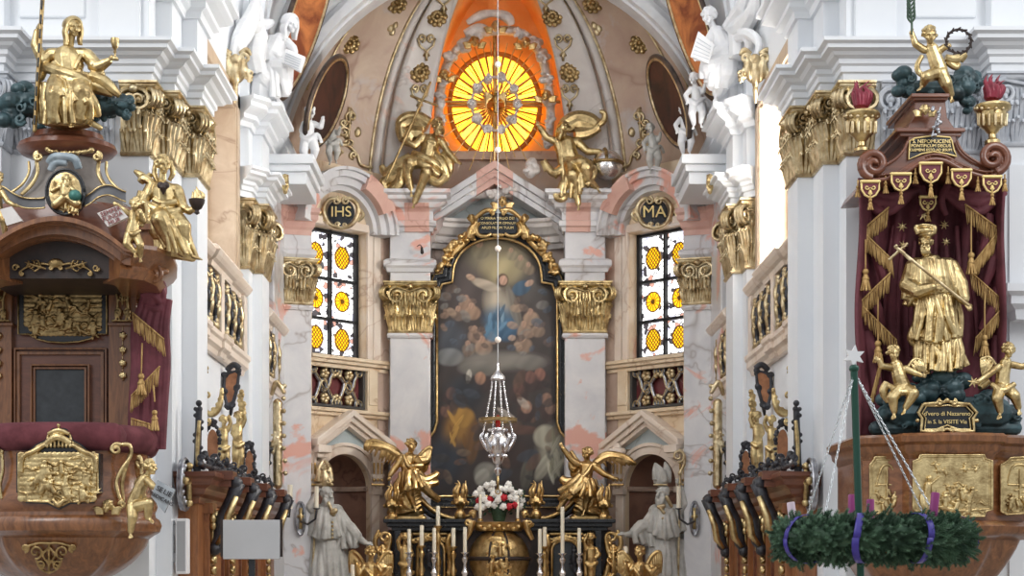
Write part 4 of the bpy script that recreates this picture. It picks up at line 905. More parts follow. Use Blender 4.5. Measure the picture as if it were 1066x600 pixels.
for i,(x,y,w) in enumerate(((906,189,15),(938,181,16),(969,170,18),(1001,177,16),(1033,184,15),(966,205,13))):
    Y=15.0 if i<5 else 15.5; h=w*.62; sh=[(x-h,y),(x+h,y),(x+h*.98,y+w*.55),(x+h*.6,y+w*.95),(x,y+w*1.15),(x-h*.6,y+w*.95),(x-h*.98,y+w*.55)]
    m=MB(); plate(m,sh,Y,.04); fl=m.build('lambrequin_flap',M['maroon'],can); f=Fig(Y); rim(f,sh,.5,1.2); f.t(spiral(x-3.4,y+w*.42,2.6,1,0,1,8,.3,1,.8,.6),5,1); f.t(spiral(x+3.4,y+w*.42,2.6,1,PI,-1,8,.3,1,.8,.6),5,1); leafspray(f,x,y+w*1.05,-PI/2,w*.5,.8,.8); f.c(x-h,y,.5,1.8,x+h,y,.5,1.8); f.build('gilt_edging',M['goldink'],fl,smooth='all')
    f=Fig(Y-.02); f.c(x,y+w*1.1,0,.8,x,y+w*1.3,0,.8); tassel(f,x,y+w*1.3,w*.65,2.6); f.build('tassel',M['fringe'],fl,smooth='all')
for x,y in((893,192),(922,188),(953,178),(987,178),(1018,186),(1046,186)):
    f=Fig(15.05); f.c(x,y-4,0,.8,x,y+3,0,.8); tassel(f,x,y+3,10,2.6); f.build('tassel',M['fringe'],can,smooth='all')
# clouds carrying the saint
f=Fig(15.3)
for q in((930,425,0,26,24,3,10),(960,408,6,30,20,4,10),(990,400,2,28,24,5,10),(1025,425,0,30,26,6,10),(1050,430,-4,24,22,7,8),(975,432,6,46,22,8,12),(945,440,2,34,14,9,8),(1000,440,2,50,14,10,9),(968,393,0,30,14,12,7)): cloud(f,*q)
f.c(912,446,-2,8,1056,446,-4,8); f.c(930,430,-3,16,1035,430,-4,18)
cld=tag(f.remesh('cloud_bank',M['clouds'],None,.8,2),'dark green cloud mass under the gilded priest, on the side altar table','cloud')
# saint
t=thing('gilt_statue','gilded priest in biretta and mozzetta hugging a crucifix, before the maroon curtain','statue',P(978,388,15.3))
f=Fig(15.3)
f.head(964,254,3,7.6,-12,12,0,'wavy',beard=.55,neck=(967,270,0),seed=8)
f.limb((968,280,0,16),(972,300,0,17),(974,322,0,17),(975,345,0,19)); f.c(952,276,0,8,987,276,0,8)
f.limb((951,278,0,9),(945,297,8,9),(956,303,22,7.5),(970,299,26,5)); f.hand(974,299,27,1,.05,0,12,0,0,1,.5)
f.limb((989,278,0,9),(999,296,8,8.4),(1003,311,16,6.5)); f.hand(1006,317,17,.5,.6,.3,11,.3,-.3,1,.6)
f.skirt([(947,276,4),(956,272,9),(968,271,11),(982,272,9),(992,276,4)],[(943,312,6),(956,306,14),(972,304,17),(988,306,14),(1003,308,6)],15,4.6,5,.7,3,11); f.t([(956,274,9,2),(950,290,14,2.6),(948,310,10,2)],7); f.t([(980,274,11,2),(988,290,16,2.6),(994,308,12,2)],7); f.t([(964,280,13,1.6),(966,294,18,2),(976,306,19,1.6)],7)
f.t([(950,310,10,2.6),(946,318,8,2.4),(950,310,12,2.2)],6); f.skirt([(943,300,2),(950,302,2)],[(944,318,4),(954,318,8)],4,4,3.5,1.5,0,2)
f.skirt([(957,306,8),(968,304,14),(984,306,13),(994,310,4)],[(950,352,8),(964,356,18),(984,356,18),(1000,350,8)],17,3.6,4.2,2.6,2,5)
f.skirt([(956,345,4),(970,350,14),(990,350,12),(997,345,2)],[(958,384,8),(972,387,22),(990,387,20),(1004,383,8)],15,4,4.4,3,2,7)
f.t([(962,308,14,3),(968,330,21,3),(962,352,19,3.4)],8); f.t([(984,308,15,3),(986,330,22,3.4),(994,350,16,3)],8); f.t([(972,306,16,3),(980,332,23,3),(978,356,21,3)],8); f.t([(970,358,17,3),(978,372,24,3.4),(974,387,26,3)],8); f.t([(952,340,6,4),(948,352,8,4),(953,362,6,2)],8); f.b(949,352,9,4); f.c(972,272,10,1.2,974,304,17,1.2); f.c(960,272,11,2,974,274,11,2)
f.e(964,245,0,8.5,3.5,8); m_=Fig(15.3)
for q in((-1,0),(0,-1),(1,0)): f.t([(964+q[0]*8.5,244,4+q[1],2.4),(963+q[0]*9.5,236,4,2.6),(963,237,0,1.6)],6)
f.e(962,241,1,9.5,4.6,9); f.t([(952,237,3,1.3),(960,234,6,1.4),(973,235,3,1.3)],6); f.foot(966,386,20,-.1,.5,1,10)
f.remesh('figure',M['gold'],t,.6,1)
f=Fig(14.86); f.c(932,257,6,1.7,1008,318,4,1.7); f.c(926,270,6,1.5,944,254,6,1.5); f.c(935,259,9,1.6,941,264,9,2); f.c(941,264,9,1.8,947,271,8,1.3); f.b(933,256,10,1.7); f.c(936,260,8.5,.9,930,267,8,.8); f.c(936,260,8.5,.9,943,256,8,.8); f.remesh('crucifix',M['palegold'],t,.45,1)
# cherubs
ch='gilded cherub seated on the dark clouds '
t=thing('gilt_cherub','gilded cherub seated on the dark clouds left of the cartouche, arm over its face','statue',P(938,433,14.95))
putto('','',14.95,'gold',(930,368,4,7,15,10),[(933,381,0,6.5),(936,392,1,7.4),(940,404,0,8.5)],[dict(p=[(927,383,2,4),(918,381,7,3.6),(915,375,9,2.6)],h=(-.7,-.4,.2)),dict(p=[(942,384,0,4),(951,388,3,3.5),(959,391,5,2.5)],h=(.9,.2,.2))],
 [dict(p=[(936,406,4,7),(929,414,12,6),(931,428,8,3.6)],f=(-.1,.9,.4)),dict(p=[(944,406,4,7),(951,410,13,6),(943,424,10,3.6)],f=(-.4,.8,.4))],wings=[[(945,382,-5,14,1.0),(952,374,-8,16,1.1),(960,376,-9,13,1.3)]],drape=[[(926,402,4,3),(938,409,10,4),(952,404,5,3)],[(924,398,2,4),(920,408,0,5),(926,418,0,4)]],r=t)
t=thing('gilt_cherub','gilded winged cherub stepping off dark clouds right of cartouche, reaching out with a star','statue',P(1044,430,14.95))
putto('','',14.95,'gold',(1050,365,4,7,20,0),[(1047,378,0,6.3),(1044,390,0,7.2),(1043,402,0,8)],[dict(p=[(1040,382,3,4),(1028,391,7,3.4),(1019,397,9,2.5)],h=(-.9,.4,.2)),dict(p=[(1054,380,0,4),(1064,382,3,3.5),(1076,377,5,2.5)],h=(.9,-.2,.2))],
 [dict(p=[(1041,405,4,7),(1038,415,12,6),(1041,428,6,3.6)],f=(-.1,.9,.4)),dict(p=[(1048,405,0,7),(1056,412,8,6),(1060,424,2,3.6)],f=(.2,.8,.4))],wings=[[(1038,382,-5,16,2.2),(1030,372,-8,20,1.9),(1021,374,-9,18,1.5)]],drape=[[(1032,400,4,3),(1044,407,10,4),(1056,400,5,3)],[(1030,396,0,4),(1024,400,-2,5),(1020,404,0,3)]],r=t)
f=Fig(14.85)
for k in range(6): a=PI*k/3+.2; f.c(1013,398,2,1.4,1013+5.5*math.cos(a),398+5.5*math.sin(a),2,.4)
f.build('star',M['gold'],t,smooth='all')
t=thing('cartouche','black lettered cartouche in a gilt scrolled frame on the dark clouds','cartouche',P(986,450,14.9))
CT=[(961,421),(976,420),(986,418),(996,420),(1009,421),(1017,430),(1013,436),(1014,449),(1000,450),(986,447),(972,450),(959,449),(960,436),(956,430)]
m=MB(); plate(m,CT,14.92,.14); b_=m.build('panel',M['black'],t); f=Fig(14.9); rim(f,CT,0,1.9); rim(f,shrink(CT,4),-.3,1.0)
for q in(-1,1): f.t(spiral(986+q*7,419,3.4,1.2,-PI/2,q,12,.2,.5,1.6,1.1),6,1); f.t(spiral(986+q*4,448,2.6,1.2,PI/2,-q,12,.2,.5,1.3,.9),6,1); f.b(986+q*31,438,0,2.2)
f.b(986,417,1,2.6); f.remesh('gilt_frame',M['gold'],t,.5,1)
text("d'vero di Nazareno",P(986,431,14.89),.058,15,M['goldink'],b_); text("in S. la VISITE Via",P(986,439.5,14.89),.054,15,M['goldink'],b_)
for nm,x,y0,Y,lb in(('a',897,158,15.1,'gilded urn with maroon flames on left end of side altar canopy'),('b',1033,150,15.1,'gilded urn with maroon flames on right end of side altar canopy')):
    t=thing('flame_urn',lb,'urn',P(x,y0,Y),'flaming urns on the canopy'); f=Fig(Y); dy=y0-158
    m=MB(); m.lathe([(r*f.k,ZZ(y+dy,Y)) for r,y in((0,158),(8,158),(8,155),(4,152),(3.6,148),(6,146),(8,143),(13,139),(14.5,131),(14.5,126),(18,123),(19,120.5),(18,118),(14,118),(9,116),(0,114))],(XX(x,Y),Y,0),24); bowl=m.build('bowl',M['gold'],t,smooth=40)
    for k in range(14): 
        a=2*PI*k/14; f.c(x+14.6*math.cos(a),138+dy,14.6*math.sin(a),1.4,x+15*math.cos(a),127+dy,15*math.sin(a),1.7); f.b(x+17.8*math.cos(a),121+dy,17.8*math.sin(a),1.9)
    f.build('gadrooning',M['palegold'],bowl,smooth='all')
    f=Fig(Y); f.e(x,108+dy,0,9,7,8)
    rnd=random.Random(x)
    for k in range(11): a=2*PI*k/11; q=rnd.uniform(5,9); h=rnd.uniform(12,24); f.t([(x+q*.7*math.cos(a),110+dy,q*math.sin(a),3.4),(x+q*1.2*math.cos(a)+1,104+dy-h*.3,q*1.2*math.sin(a),3),(x+q*.9*math.cos(a)+rnd.uniform(-3,3),106+dy-h*.7,q*.8*math.sin(a),1.8),(x+q*1.3*math.cos(a)+2,106+dy-h,q*.7*math.sin(a),.4)],6,4)
    f.e(x,113+dy,0,5,3,5); f.remesh('flames',M['flame'],t,.6,1)
f=Fig(15.5)
for q in((943,88,0,20,26,3,9),(998,88,0,24,26,4,9),(968,92,-3,22,14,5,7),(1012,86,-6,16,18,6,6),(1005,104,-4,16,22,8,6)): cloud(f,*q)
f.c(945,92,-3,8,1000,92,-3,8); tag(f.remesh('cloud_bank',M['clouds'],None,.8,2),'dark green clouds under the cherub with palm branch, over the side altar canopy','cloud')
t=thing('gilt_cherub','gilded cherub raising a palm branch and laurel wreath, topmost over the side altar','statue',P(975,104,15.2))
putto('','',15.2,'gold',(968,37,4,8.2,12,8),[(970,51,0,7),(974,62,0,7.8),(978,74,0,8.6)],[dict(p=[(962,52,0,4.2),(953,46,0,3.6),(949,34,1,2.7)],h=(-.05,-1,.1),c=1.3,n=(-1,0,.3)),dict(p=[(978,53,1,4.2),(983,49,5,3.5),(986,49,7,2.7)],h=(.7,-.4,.3),c=1.2)],
 [dict(p=[(980,77,4,7.2),(985,87,6,6.2),(990,98,3,3.6)],f=(.15,.95,.3)),dict(p=[(974,77,4,7.2),(964,80,12,6.2),(961,88,6,3.6)],f=(-.6,.6,.4))],
 drape=[[(960,58,4,2.6),(955,68,4,3),(957,76,3,3),(966,80,6,3)],[(984,60,-2,4),(994,62,-3,5),(1004,57,-3,4),(1000,64,-4,3)],[(986,64,-4,4),(995,70,-4,3.5),(999,66,-4,2)]],r=t)
f=Fig(15.2); f.t([(949,36,3,1.1),(949,20,3,1.2),(946,-2,3,1.0),(944,-16,3,.6)],6)
for k in range(9):
    y=24-4.4*k; x=948.6-.1*k
    for q in(-1,1): f.t([(x,y,3,.8),(x+q*3.4,y-5,3.5,1.2),(x+q*(4.2-.3*k),y-11,3,.4)],5,3)
f.build('palm_branch',M['greenleaf'],t,smooth='all')
f=Fig(15.2); f.t([(998+13*math.cos(a),43+13*math.sin(a)*.95,8,1.3) for a in [2*PI*i/24 for i in range(25)]],6,1)
for k in range(26):
    a=2*PI*k/26; r=13+(2.2 if k%2 else -2); f.c(998+13*math.cos(a),43+12.4*math.sin(a),9,1,998+r*math.cos(a+.25),43+.95*r*math.sin(a+.25),9,.7)
f.build('laurel_wreath',M['darkwood'],t,smooth='all')
# ------------------------------------------------------------------ advent wreath on its stand in front
WY=9.0
t=thing('advent_wreath_stand','green pole stand carrying a fir advent wreath on silver chains, with white star on top','wreath',(XX(905,WY),WY,0))
top=P(889,384,WY); bot=Vector((XX(905,WY),WY,.06))
m=MB(); m.tube([top,bot],.021,12); m.lathe([(0,0),(.26,0),(.26,.03),(.06,.06),(.03,.12),(0,.12)],(bot.x,bot.y,0),28); m.ell(top,.03,.03,.025); m.build('pole',M['polegreen'],t,smooth=40)
m=MB(); c=P(889,371,WY); pts=[]
for k in range(12): a=PI*k/6+.1; r=.065 if k%2==0 else .032; pts.append((c.x+r*math.sin(a),WY-.012,c.z+r*math.cos(a)))
m.prism(pts,(0,.024,0)); m.build('star',M['star'],t)
wc=P(908,562,WY); R=81*WY/FPX
ang=[math.radians(a) for a in(205,245,25,-40)]
for a in(-2.55,2.75,.35,-.55):
    e=wc+Vector((R*.9*math.cos(a),R*.9*math.sin(a),.06)); s0=top+Vector((0,0,-.02)); m=MB(); L=(e-s0).length; nL=int(L/.022)
    for k in range(nL):
        p=s0.lerp(e,(k+.5)/nL); u=(e-s0).normalized(); v=u.orthogonal().normalized() if k%2 else u.cross(u.orthogonal()).normalized()
        m.tube([p+u*.014*math.cos(b)+v*.006*math.sin(b) for b in [2*PI*i/8 for i in range(9)]],.0024,4,cap=False)
    m.build('chain',M['tinsel'],t,smooth='all')
m=MB(); rnd=random.Random(5); m.tube([wc+Vector((R*math.cos(a),R*math.sin(a),0)) for a in [2*PI*i/40 for i in range(41)]],.08,8)
def sprig(m,p,u,L):
    v=u.orthogonal().normalized(); w_=u.cross(v); m.tube([p,p+u*L*.5,p+u*L+Vector((0,0,-.01))],[.004,.003,.0015],4)
    for k in range(11):
        q=p+u*(L*(.15+.85*k/10)); l=.034*(1-.45*k/10)
        for j in range(4):
            th=j*PI/2+k*.8+rnd.uniform(-.3,.3); dd=(v*math.cos(th)+w_*math.sin(th))*.85+u*.75; dd.normalize(); s_=u.cross(dd).normalized()*.0042
            m.add([q-s_,q+s_,q+dd*l],[(0,1,2)])
for i in range(2400):
    a=rnd.uniform(0,2*PI); b=rnd.uniform(0,2*PI); rr=.1
    n_=Vector((math.cos(a)*math.cos(b),math.sin(a)*math.cos(b),math.sin(b))); p=wc+Vector((R*math.cos(a),R*math.sin(a),0))+n_*rr*rnd.uniform(.5,1)
    u=(n_*rnd.uniform(.6,1.1)+Vector((-math.sin(a),math.cos(a),0))*rnd.uniform(.3,1.2)+Vector((rnd.uniform(-.4,.4),rnd.uniform(-.4,.4),rnd.uniform(-.4,.3)))).normalized(); sprig(m,p,u,rnd.uniform(.05,.1))
m.build('fir_wreath',M['needle'],t)
for a,dx in((-2.75,0),(-1.95,0),(-1.25,0),(-.25,0),(2.2,0)):
    p=wc+Vector((R*math.cos(a),R*math.sin(a),0)); m=MB(); tn=Vector((-math.sin(a),math.cos(a),0)); n_=Vector((math.cos(a),math.sin(a),0))
    m.grid(lambda u,v: p+tn*(.05*(u-.5)+.012*math.sin(v*12))*.8+(n_*math.cos(v*2*PI)+Vector((0,0,1))*math.sin(v*2*PI))*.14,3,24); m.build('ribbon',M['ribbon'],t,smooth='all',solid=.003)
for x,y0,y1,a,mt,lb,tl in((823,545,523,2.85,'pinkwax','pale pink advent candle at left end of the fir wreath',.12),(887,536,515,1.8,'violetwax','tall violet advent candle just left of the green pole',0),(906,541,520,1.45,'violetwax','shorter violet advent candle just right of the green pole',0),(974,536,513,-.75,'violetwax','leaning violet advent candle on right part of the fir wreath',-.1)):
    Y=WY+R*math.sin(a); b=P(x,y1+(wc.z and 0),Y); zb=wc.z+.08; tp=P(x,y1,Y); m=MB(); X0=tp.x; lean=math.tan(tl)*(tp.z-zb)
    r=.024; m.tube([(X0+lean,Y,zb),(X0+.05*lean,Y,tp.z-.006),(X0,Y,tp.z)],[r,r,r*.85],20); o=thing('advent_candle',lb,'candle',(X0+lean,Y,zb),'advent candles'); m.build('wax',M[mt],o,smooth=40); m=MB(); m.tube([(X0,Y,tp.z-.004),(X0+.002,Y,tp.z+.014)],.002,6); m.build('wick',M['ink'],o)
# ------------------------------------------------------------------ capitals
def spiralW(fr,m,q,z,r,o,w,di,turns=1.5,a0=PI/2):
    pts=[];rs=[]
    for i in range(23):
        t=i/22; a=a0+di*turns*2*PI*t; rr=r*(1-t)+r*.15*t; pts.append(fr.pt(q+rr*math.cos(a),o,z+rr*math.sin(a))); rs.append(w*(1-.5*t))
    m.tube(pts,rs,6)
def capface(m,fr,z0,z1,vol=True):
    L=fr.L; h=z1-z0; r=min(.16*h*1.1,L*.42)
    n=max(1,round(L/.16)); 
    for row,(za_,lh,nn) in enumerate(((z0+.02*h,.36*h,n),(z0+.05*h,.62*h,max(1,n-1)))):
        for i in range(nn):
            q=L*(i+.5)/nn; w=min(.075,L/nn*.42)
            for s_ in(-1,0,1):
                t=w*.75*s_; top=za_+lh*(1-.14*abs(s_)); b=.03+.012*row
                m.tube([fr.pt(q+t*.5,.0,za_),fr.pt(q+t,.02+b*.3,za_+lh*.5),fr.pt(q+t*1.1,.02+b,top-.1*lh),fr.pt(q+t*1.1,.05+b*1.3,top),fr.pt(q+t,.065+b*1.3,top-.09*lh)],[w*.36,w*.42,w*.4,w*.3,w*.14],6)
    nf=max(2,int(L/.05))
    for i in range(nf): q=L*(i+.5)/nf; m.tube([fr.pt(q,.0,z0+.45*h),fr.pt(q,.025,z0+.8*h)],.012,5)
    if vol:
        zc=z1-.07*h-r*1.15
        for q,di in((r*.75,1),(L-r*.75,-1)):
            spiralW(fr,m,q,zc,r,.07,r*.24,di); m.ell(fr.pt(q,.075,zc),r*.28,r*.28,r*.28,8,6)
            m.tube([fr.pt(q,.02,zc-r),fr.pt(q,.05,zc-r*1.3),fr.pt(q+di*r*.3,.03,zc-r*2.0)],[r*.25,r*.3,r*.1],6)
        m.tube([fr.pt(r*.8,.05,zc+r*.95),fr.pt(L/2,.04,zc+r*.5),fr.pt(L-r*.8,.05,zc+r*.95)],.02,6)
        m.ell(fr.pt(L/2,.07,z1-.1*h),min(.06,L*.25),.05,.05,8,6)
        m.tube([fr.pt(.02,.06,zc-r*1.35),fr.pt(L/2,.04,zc-r*1.1),fr.pt(L-.02,.06,zc-r*1.35)],.014,6)
def capital(path,z0,z1,back):
    m=MB(); h=z1-z0; poly=list(path)+back
    m.sweep(path,[(-.06,z0),(.02,z0),(.035,z0+.02),(.035,z0+.04),(.012,z0+.05),(.012,z1-.12*h),(.06,z1-.1*h),(.085,z1-.07*h),(.085,z1-.04*h),(.11,z1-.03*h),(.11,z1),(-.06,z1)],1)
    for a,b in zip(path[:-1],path[1:]):
        fr=Wl(a,b,1)
        if fr.L>.1: capface(m,fr,z0,z1)
    for a,b,c in zip(path[:-2],path[1:-1],path[2:]):            # scrolls standing out on the free corners
        f1,f2=Wl(a,b,1),Wl(b,c,1)
        if (Vector(c)-Vector(b)).dot(f1.n)>0 or f1.n.dot(f2.n)>.7: continue
        d=(f1.n+f2.n).normalized(); e=Vector((-d.y,d.x)); r=.155*h; zc=z1-.08*h-r*1.1
        for o in(-.045,0,.045):
            C=Vector(b)+d*(r*.55)+e*o; pts=[];rs=[]
            for i in range(25):
                t=i/24; an=PI*.75-1.6*2*PI*t; rr=r*(1-t*.85); pts.append((C.x+d.x*rr*math.cos(an),C.y+d.y*rr*math.cos(an),zc+rr*math.sin(an))); rs.append(r*.2*(1-.45*t))
            m.tube(pts,rs,6)
        C=Vector(b)+d*(r*.55)
        for k in range(3): m.tube([(C.x-d.x*.08,C.y-d.y*.08,z0+.1*h),(C.x-d.x*.06+e.x*(k-1)*.05,C.y-d.y*.06+e.y*(k-1)*.05,z0+.4*h),(C.x+e.x*(k-1)*.06,C.y+e.y*(k-1)*.06,z0+.58*h),(C.x+d.x*.03+e.x*(k-1)*.06,C.y+d.y*.03+e.y*(k-1)*.06,z0+.52*h)],[.03,.035,.03,.012],6)
    return m
CZ0,CZ1=6.08,6.86
def putcap(m,mt,lr,ll,group='gilded pilaster capitals'):
    tag(m.build('pilaster_capital',M[mt],None,smooth=50),lr,'capital',group); tag(m.mirror().build('pilaster_capital',M[mt],None,smooth=50),ll,'capital',group)
putcap(capital([(4.02,16.4),(3.72,16.4),(3.72,16.75)],CZ0,CZ1,[]),'palegold','gilded capital nearest the side altar, first of three on right pier','gilded capital behind the heart-holding statue, first of three on left pier')
putcap(capital([(3.72,16.75),(3.55,16.75),(3.55,17.3)],CZ0,CZ1,[]),'palegold','middle one of three stepped gilded capitals on the near right pier','middle one of three stepped gilded capitals on the near left pier')
putcap(capital([(3.55,17.3),(3.38,17.3),(3.38,17.9)],CZ0,CZ1,[]),'palegold','gilded capital beside the right window, last of three on near right pier','gilded capital beside the left window, last of three on near left pier')
putcap(capital([(3.62,21.6),(3.5,21.6),(3.5,21.95)],5.88,CZ1,[]),'palegold','gilded capital on white right pier beyond the balcony, nearer of two','gilded capital on white left pier beyond the balcony, nearer of two')
putcap(capital([(3.5,21.95),(3.36,21.95),(3.36,22.6),(3.5,22.6)],5.88,CZ1,[]),'palegold','gilded capital on white right pier beyond the balcony, farther of two','gilded capital on white left pier beyond the balcony, farther of two')
putcap(capital([(3.42,24.5),(2.98,24.62),(3.05,24.8)],5.88,6.62,[]),'palegold','gilded capital on grey marble pier beside the right stained window','gilded capital on grey marble pier beside the left stained window')
putcap(capital([(1.80,25.95),(1.80,25.7),(1.124,25.7),(1.124,26.0)],5.6,6.46,[]),'gold','broad gilded capital on marble pilaster right of the altar painting','broad gilded capital on marble pilaster left of the altar painting')
putcap(capital([(5.15,16.4),(4.08,16.4)],6.1,CZ1,[]),'greystucco','grey stucco capital on the wall behind the side altar canopy','grey stucco capital on the wall behind the pulpit top','grey stucco capitals')
putcap(capital([(6.1,16.1),(5.2,16.1),(5.2,16.4)],6.1,CZ1,[]),'greystucco','grey stucco capital at right edge beside the maroon flame urn','grey stucco capital at left edge behind the cross staff','grey stucco capitals')
# ------------------------------------------------------------------ balconies
SD=(('right',1),('left',-1))
def flip(f,sg):
    if sg<0: f.v=[Vector((-p.x,p.y,p.z)) for p in f.v]; f.f=[q[::-1] for q in f.f]
    return f
class FW(Fig):           # figure builder on a wall plane, centimetres: x along the wall, y down, d out
    def __init__(s,w,z): MB.__init__(s); s.w=w; s.z=z; s.k=.01; s.Y=16
    def p(s,x,y,d=0): return s.w.pt(x*.01,d*.01,s.z-y*.01)
RAIL=[(-.05,5.40),(.06,5.40),(.08,5.46),(.13,5.48),(.17,5.52),(.2,5.57),(.17,5.62),(.13,5.65),(-.05,5.66)]
LOW=[(-.05,4.36),(.05,4.36),(.07,4.42),(.12,4.46),(.12,4.54),(.15,4.57),(.15,4.63),(-.05,4.65)]
bp=[(3.62,17.95),(3.62,18.9),(3.57,18.9),(3.57,20.2),(3.62,20.2),(3.62,21.5)]
m=MB(); m.sweep(bp,RAIL,1); m.sweep([(3.62,17.95),(3.56,17.95),(3.56,18.3),(3.60,18.3),(3.60,19.5),(3.56,19.5),(3.56,19.75),(3.60,19.75),(3.60,21.5)],LOW,1)
for y0,y1 in((17.95,18.15),(19.5,19.72),(21.25,21.5)): m.box(3.5,3.66,y0,y1,4.6,5.45)
both('trim',m,'beigepale',bevel=.008)
m=MB(); m.sweep([(3.5,22.62),(3.5,24.4)],[(o,z-.12) for o,z in RAIL],1); m.sweep([(3.5,22.62),(3.5,24.4)],[(o,z-.12) for o,z in LOW],1); m.box(3.42,3.52,24.15,24.4,4.4,5.3); both('trim',m,'beigepale',bevel=.008)
def grille(y0,y1,X,z0,z1,n,sg,label):
    t=thing('balustrade_grille',label,'balustrade',(sg*X,(y0+y1)/2,z0),'black and gold balustrade grilles'); w=Wl((X,y0),(X,y1),1)
    if w.n.x>0: w.n=-w.n
    H=(z1-z0)*100; Lc=w.L*100
    f=FW(w,z1); f.add([f.p(0,0,-4),f.p(Lc,0,-4),f.p(Lc,H,-4),f.p(0,H,-4),f.p(0,0,-2),f.p(Lc,0,-2),f.p(Lc,H,-2),f.p(0,H,-2)],[(0,3,2,1),(4,5,6,7),(0,1,5,4),(1,2,6,5),(2,3,7,6),(3,0,4,7)]); flip(f,sg).build('backing',M['black'],t)
    f=FW(w,z1); g=FW(w,z1)
    for i in range(n):
        x=Lc*(i+.5)/n; ww=Lc/n
        f.t([(x-ww*.3,2,2,3),(x-ww*.1,H*.25,4,4),(x-ww*.22,H*.5,5,3.5),(x-ww*.05,H*.75,4,4),(x-ww*.25,H-2,2,3)],7); f.t([(x+ww*.3,2,2,3),(x+ww*.12,H*.25,4,4),(x+ww*.24,H*.5,5,3.5),(x+ww*.08,H*.75,4,4),(x+ww*.27,H-2,2,3)],7)
        f.t(spiral(x,H*.5,ww*.2,1.2,0,1,14,.2,4,2.5,2),6,1)
        for yy in(H*.14,H*.86):
            for k in range(5): b=k*2*PI/5; g.e(x+3.5*math.cos(b),yy+4*math.sin(b),5,4.2,4.2,4)
            g.t([(x-ww*.3,yy,4,1.5),(x-ww*.15,yy+5,6,2.8),(x,yy,6,2)],6); g.t([(x+ww*.3,yy,4,1.5),(x+ww*.15,yy+5,6,2.8),(x,yy,6,2)],6)
        g.t([(x,H*.2,6,3),(x+3,H*.35,8,4),(x,H*.5,8,3),(x-3,H*.65,8,4),(x,H*.8,6,3)],6); g.t([(x-ww*.24,H*.4,8,2),(x-ww*.1,H*.5,9,3),(x-ww*.24,H*.62,8,2)],6)
    flip(f,sg).build('strapwork',M['ebony'],t,smooth='all'); flip(g,sg).build('gilt_foliage',M['palegold'],t,smooth='all')
for side,sg in SD:
    grille(18.15,19.5,3.58,4.65,5.4,3,sg,'nearer black and gold grille of the %s choir balcony'%side); grille(19.72,21.25,3.58,4.65,5.4,3,sg,'farther black and gold grille of the %s choir balcony'%side)
    grille(22.65,24.15,3.48,4.53,5.28,3,sg,'narrow black and gold grille in the far bay, beside the %s marble pier'%side)
# ------------------------------------------------------------------ choir stalls
def stall(side,sg):
    t=thing('choir_stall','oak %s choir stall with gilt scroll brackets and carved drops under its cornice'%side,'stall',(sg*3.45,20,.6))
    def put(m,name,mt,par=t,**k): return (m if sg>0 else m.mirror()).build(name,M[mt],par,**k)
    m=MB(); m.box(3.33,3.61,17.07,22.9,.6,2.45); m.box(3.2,3.61,17.05,22.95,.6,.8); put(m,'back_panelling','stall')
    m=MB(); m.sweep([(3.62,17.05),(3.33,17.05),(3.33,22.95),(3.6,22.95)],[(-.2,2.4),(.02,2.4),(.03,2.47),(.09,2.5),(.12,2.56),(.18,2.6),(.2,2.66),(.24,2.69),(.24,2.74),(-.2,2.76)],1)
    ys=[17.5,18.75,20.1,21.7]
    for y in ys: m.box(3.02,3.4,y-.1,y+.1,2.6,2.68); m.box(2.99,3.4,y-.14,y+.14,2.68,2.78)
    co=put(m,'cornice','redwood',bevel=.006)
    for i,y in enumerate(ys):
        m=MB(); m.box(3.26,3.36,y-.09,y+.09,.8,2.42); m.box(3.22,3.36,y-.12,y+.12,2.3,2.42); m.box(3.23,3.36,y-.11,y+.11,.8,.95); pi=put(m,'pilaster','stall',bevel=.006)
        m=MB(); m.tube([(3.27,y,1.85),(3.17,y,2.0),(3.13,y,2.25),(3.03,y,2.46),(2.95,y,2.66)],[.04,.075,.08,.075,.085],10); m.ell((3.22,y,1.9),.075,.09,.075); m.ell((2.98,y,2.64),.085,.1,.085); br=put(m,'scroll_bracket','ebony',smooth='all')
        m=MB(); m.tube([(3.19,y-.05,1.95),(3.09,y-.05,2.08),(3.06,y-.05,2.28),(2.97,y-.05,2.5)],[.025,.05,.05,.035],8); put(m,'gilt_strip','gold',br,smooth='all')
        m=MB(); rnd=random.Random(i)
        for k in range(9): z=1.9-.12*k; m.ell((3.235,y+rnd.uniform(-.03,.03),z),.04,.045*(1.2-.06*k),.055); m.tube([(3.25,y-.05,z),(3.21,y,z-.04),(3.25,y+.05,z)],.014,5)
        for q in(-1,1):
            m.ell((3.23,y+q*.06,2.24),.045,.05,.07); m.ell((3.22,y+q*.09,2.16),.035,.035,.05)
        m.ell((3.21,y,2.28),.05,.05,.06); m.tube([(3.24,y,2.3),(3.24,y,1.85)],.03,6); m.tube([(3.235,y-.09,2.2),(3.22,y,2.26),(3.235,y+.09,2.2)],.03,6)
        put(m,'gilt_drop','gold',pi,smooth='all')
        if i<3:
            m=MB(); y2=y+.65
            m.ring_strip([(3.33,y+.22,.95),(3.33,y+1.08,.95),(3.33,y+1.08,2.2),(3.33,y+.22,2.2)],[(3.33,y+.28,1.0),(3.33,y+1.02,1.0),(3.33,y+1.02,2.15),(3.33,y+.28,2.15)],(-.03,0,0)); put(m,'panel_frame','redwood',None or t)
            m=MB()
            for q in(-1,1): m.tube([(3.3,y2+q*.02,2.28),(3.26,y2+q*.12,2.33),(3.27,y2+q*.2,2.26),(3.3,y2+q*.25,2.1),(3.3,y2+q*.23,1.9)],[.03,.035,.03,.025,.015],6)
            m.ell((3.27,y2,2.3),.05,.07,.06); put(m,'gilt_garland','gold',smooth='all')
    return t
for side,sg in SD: stall(side,sg)
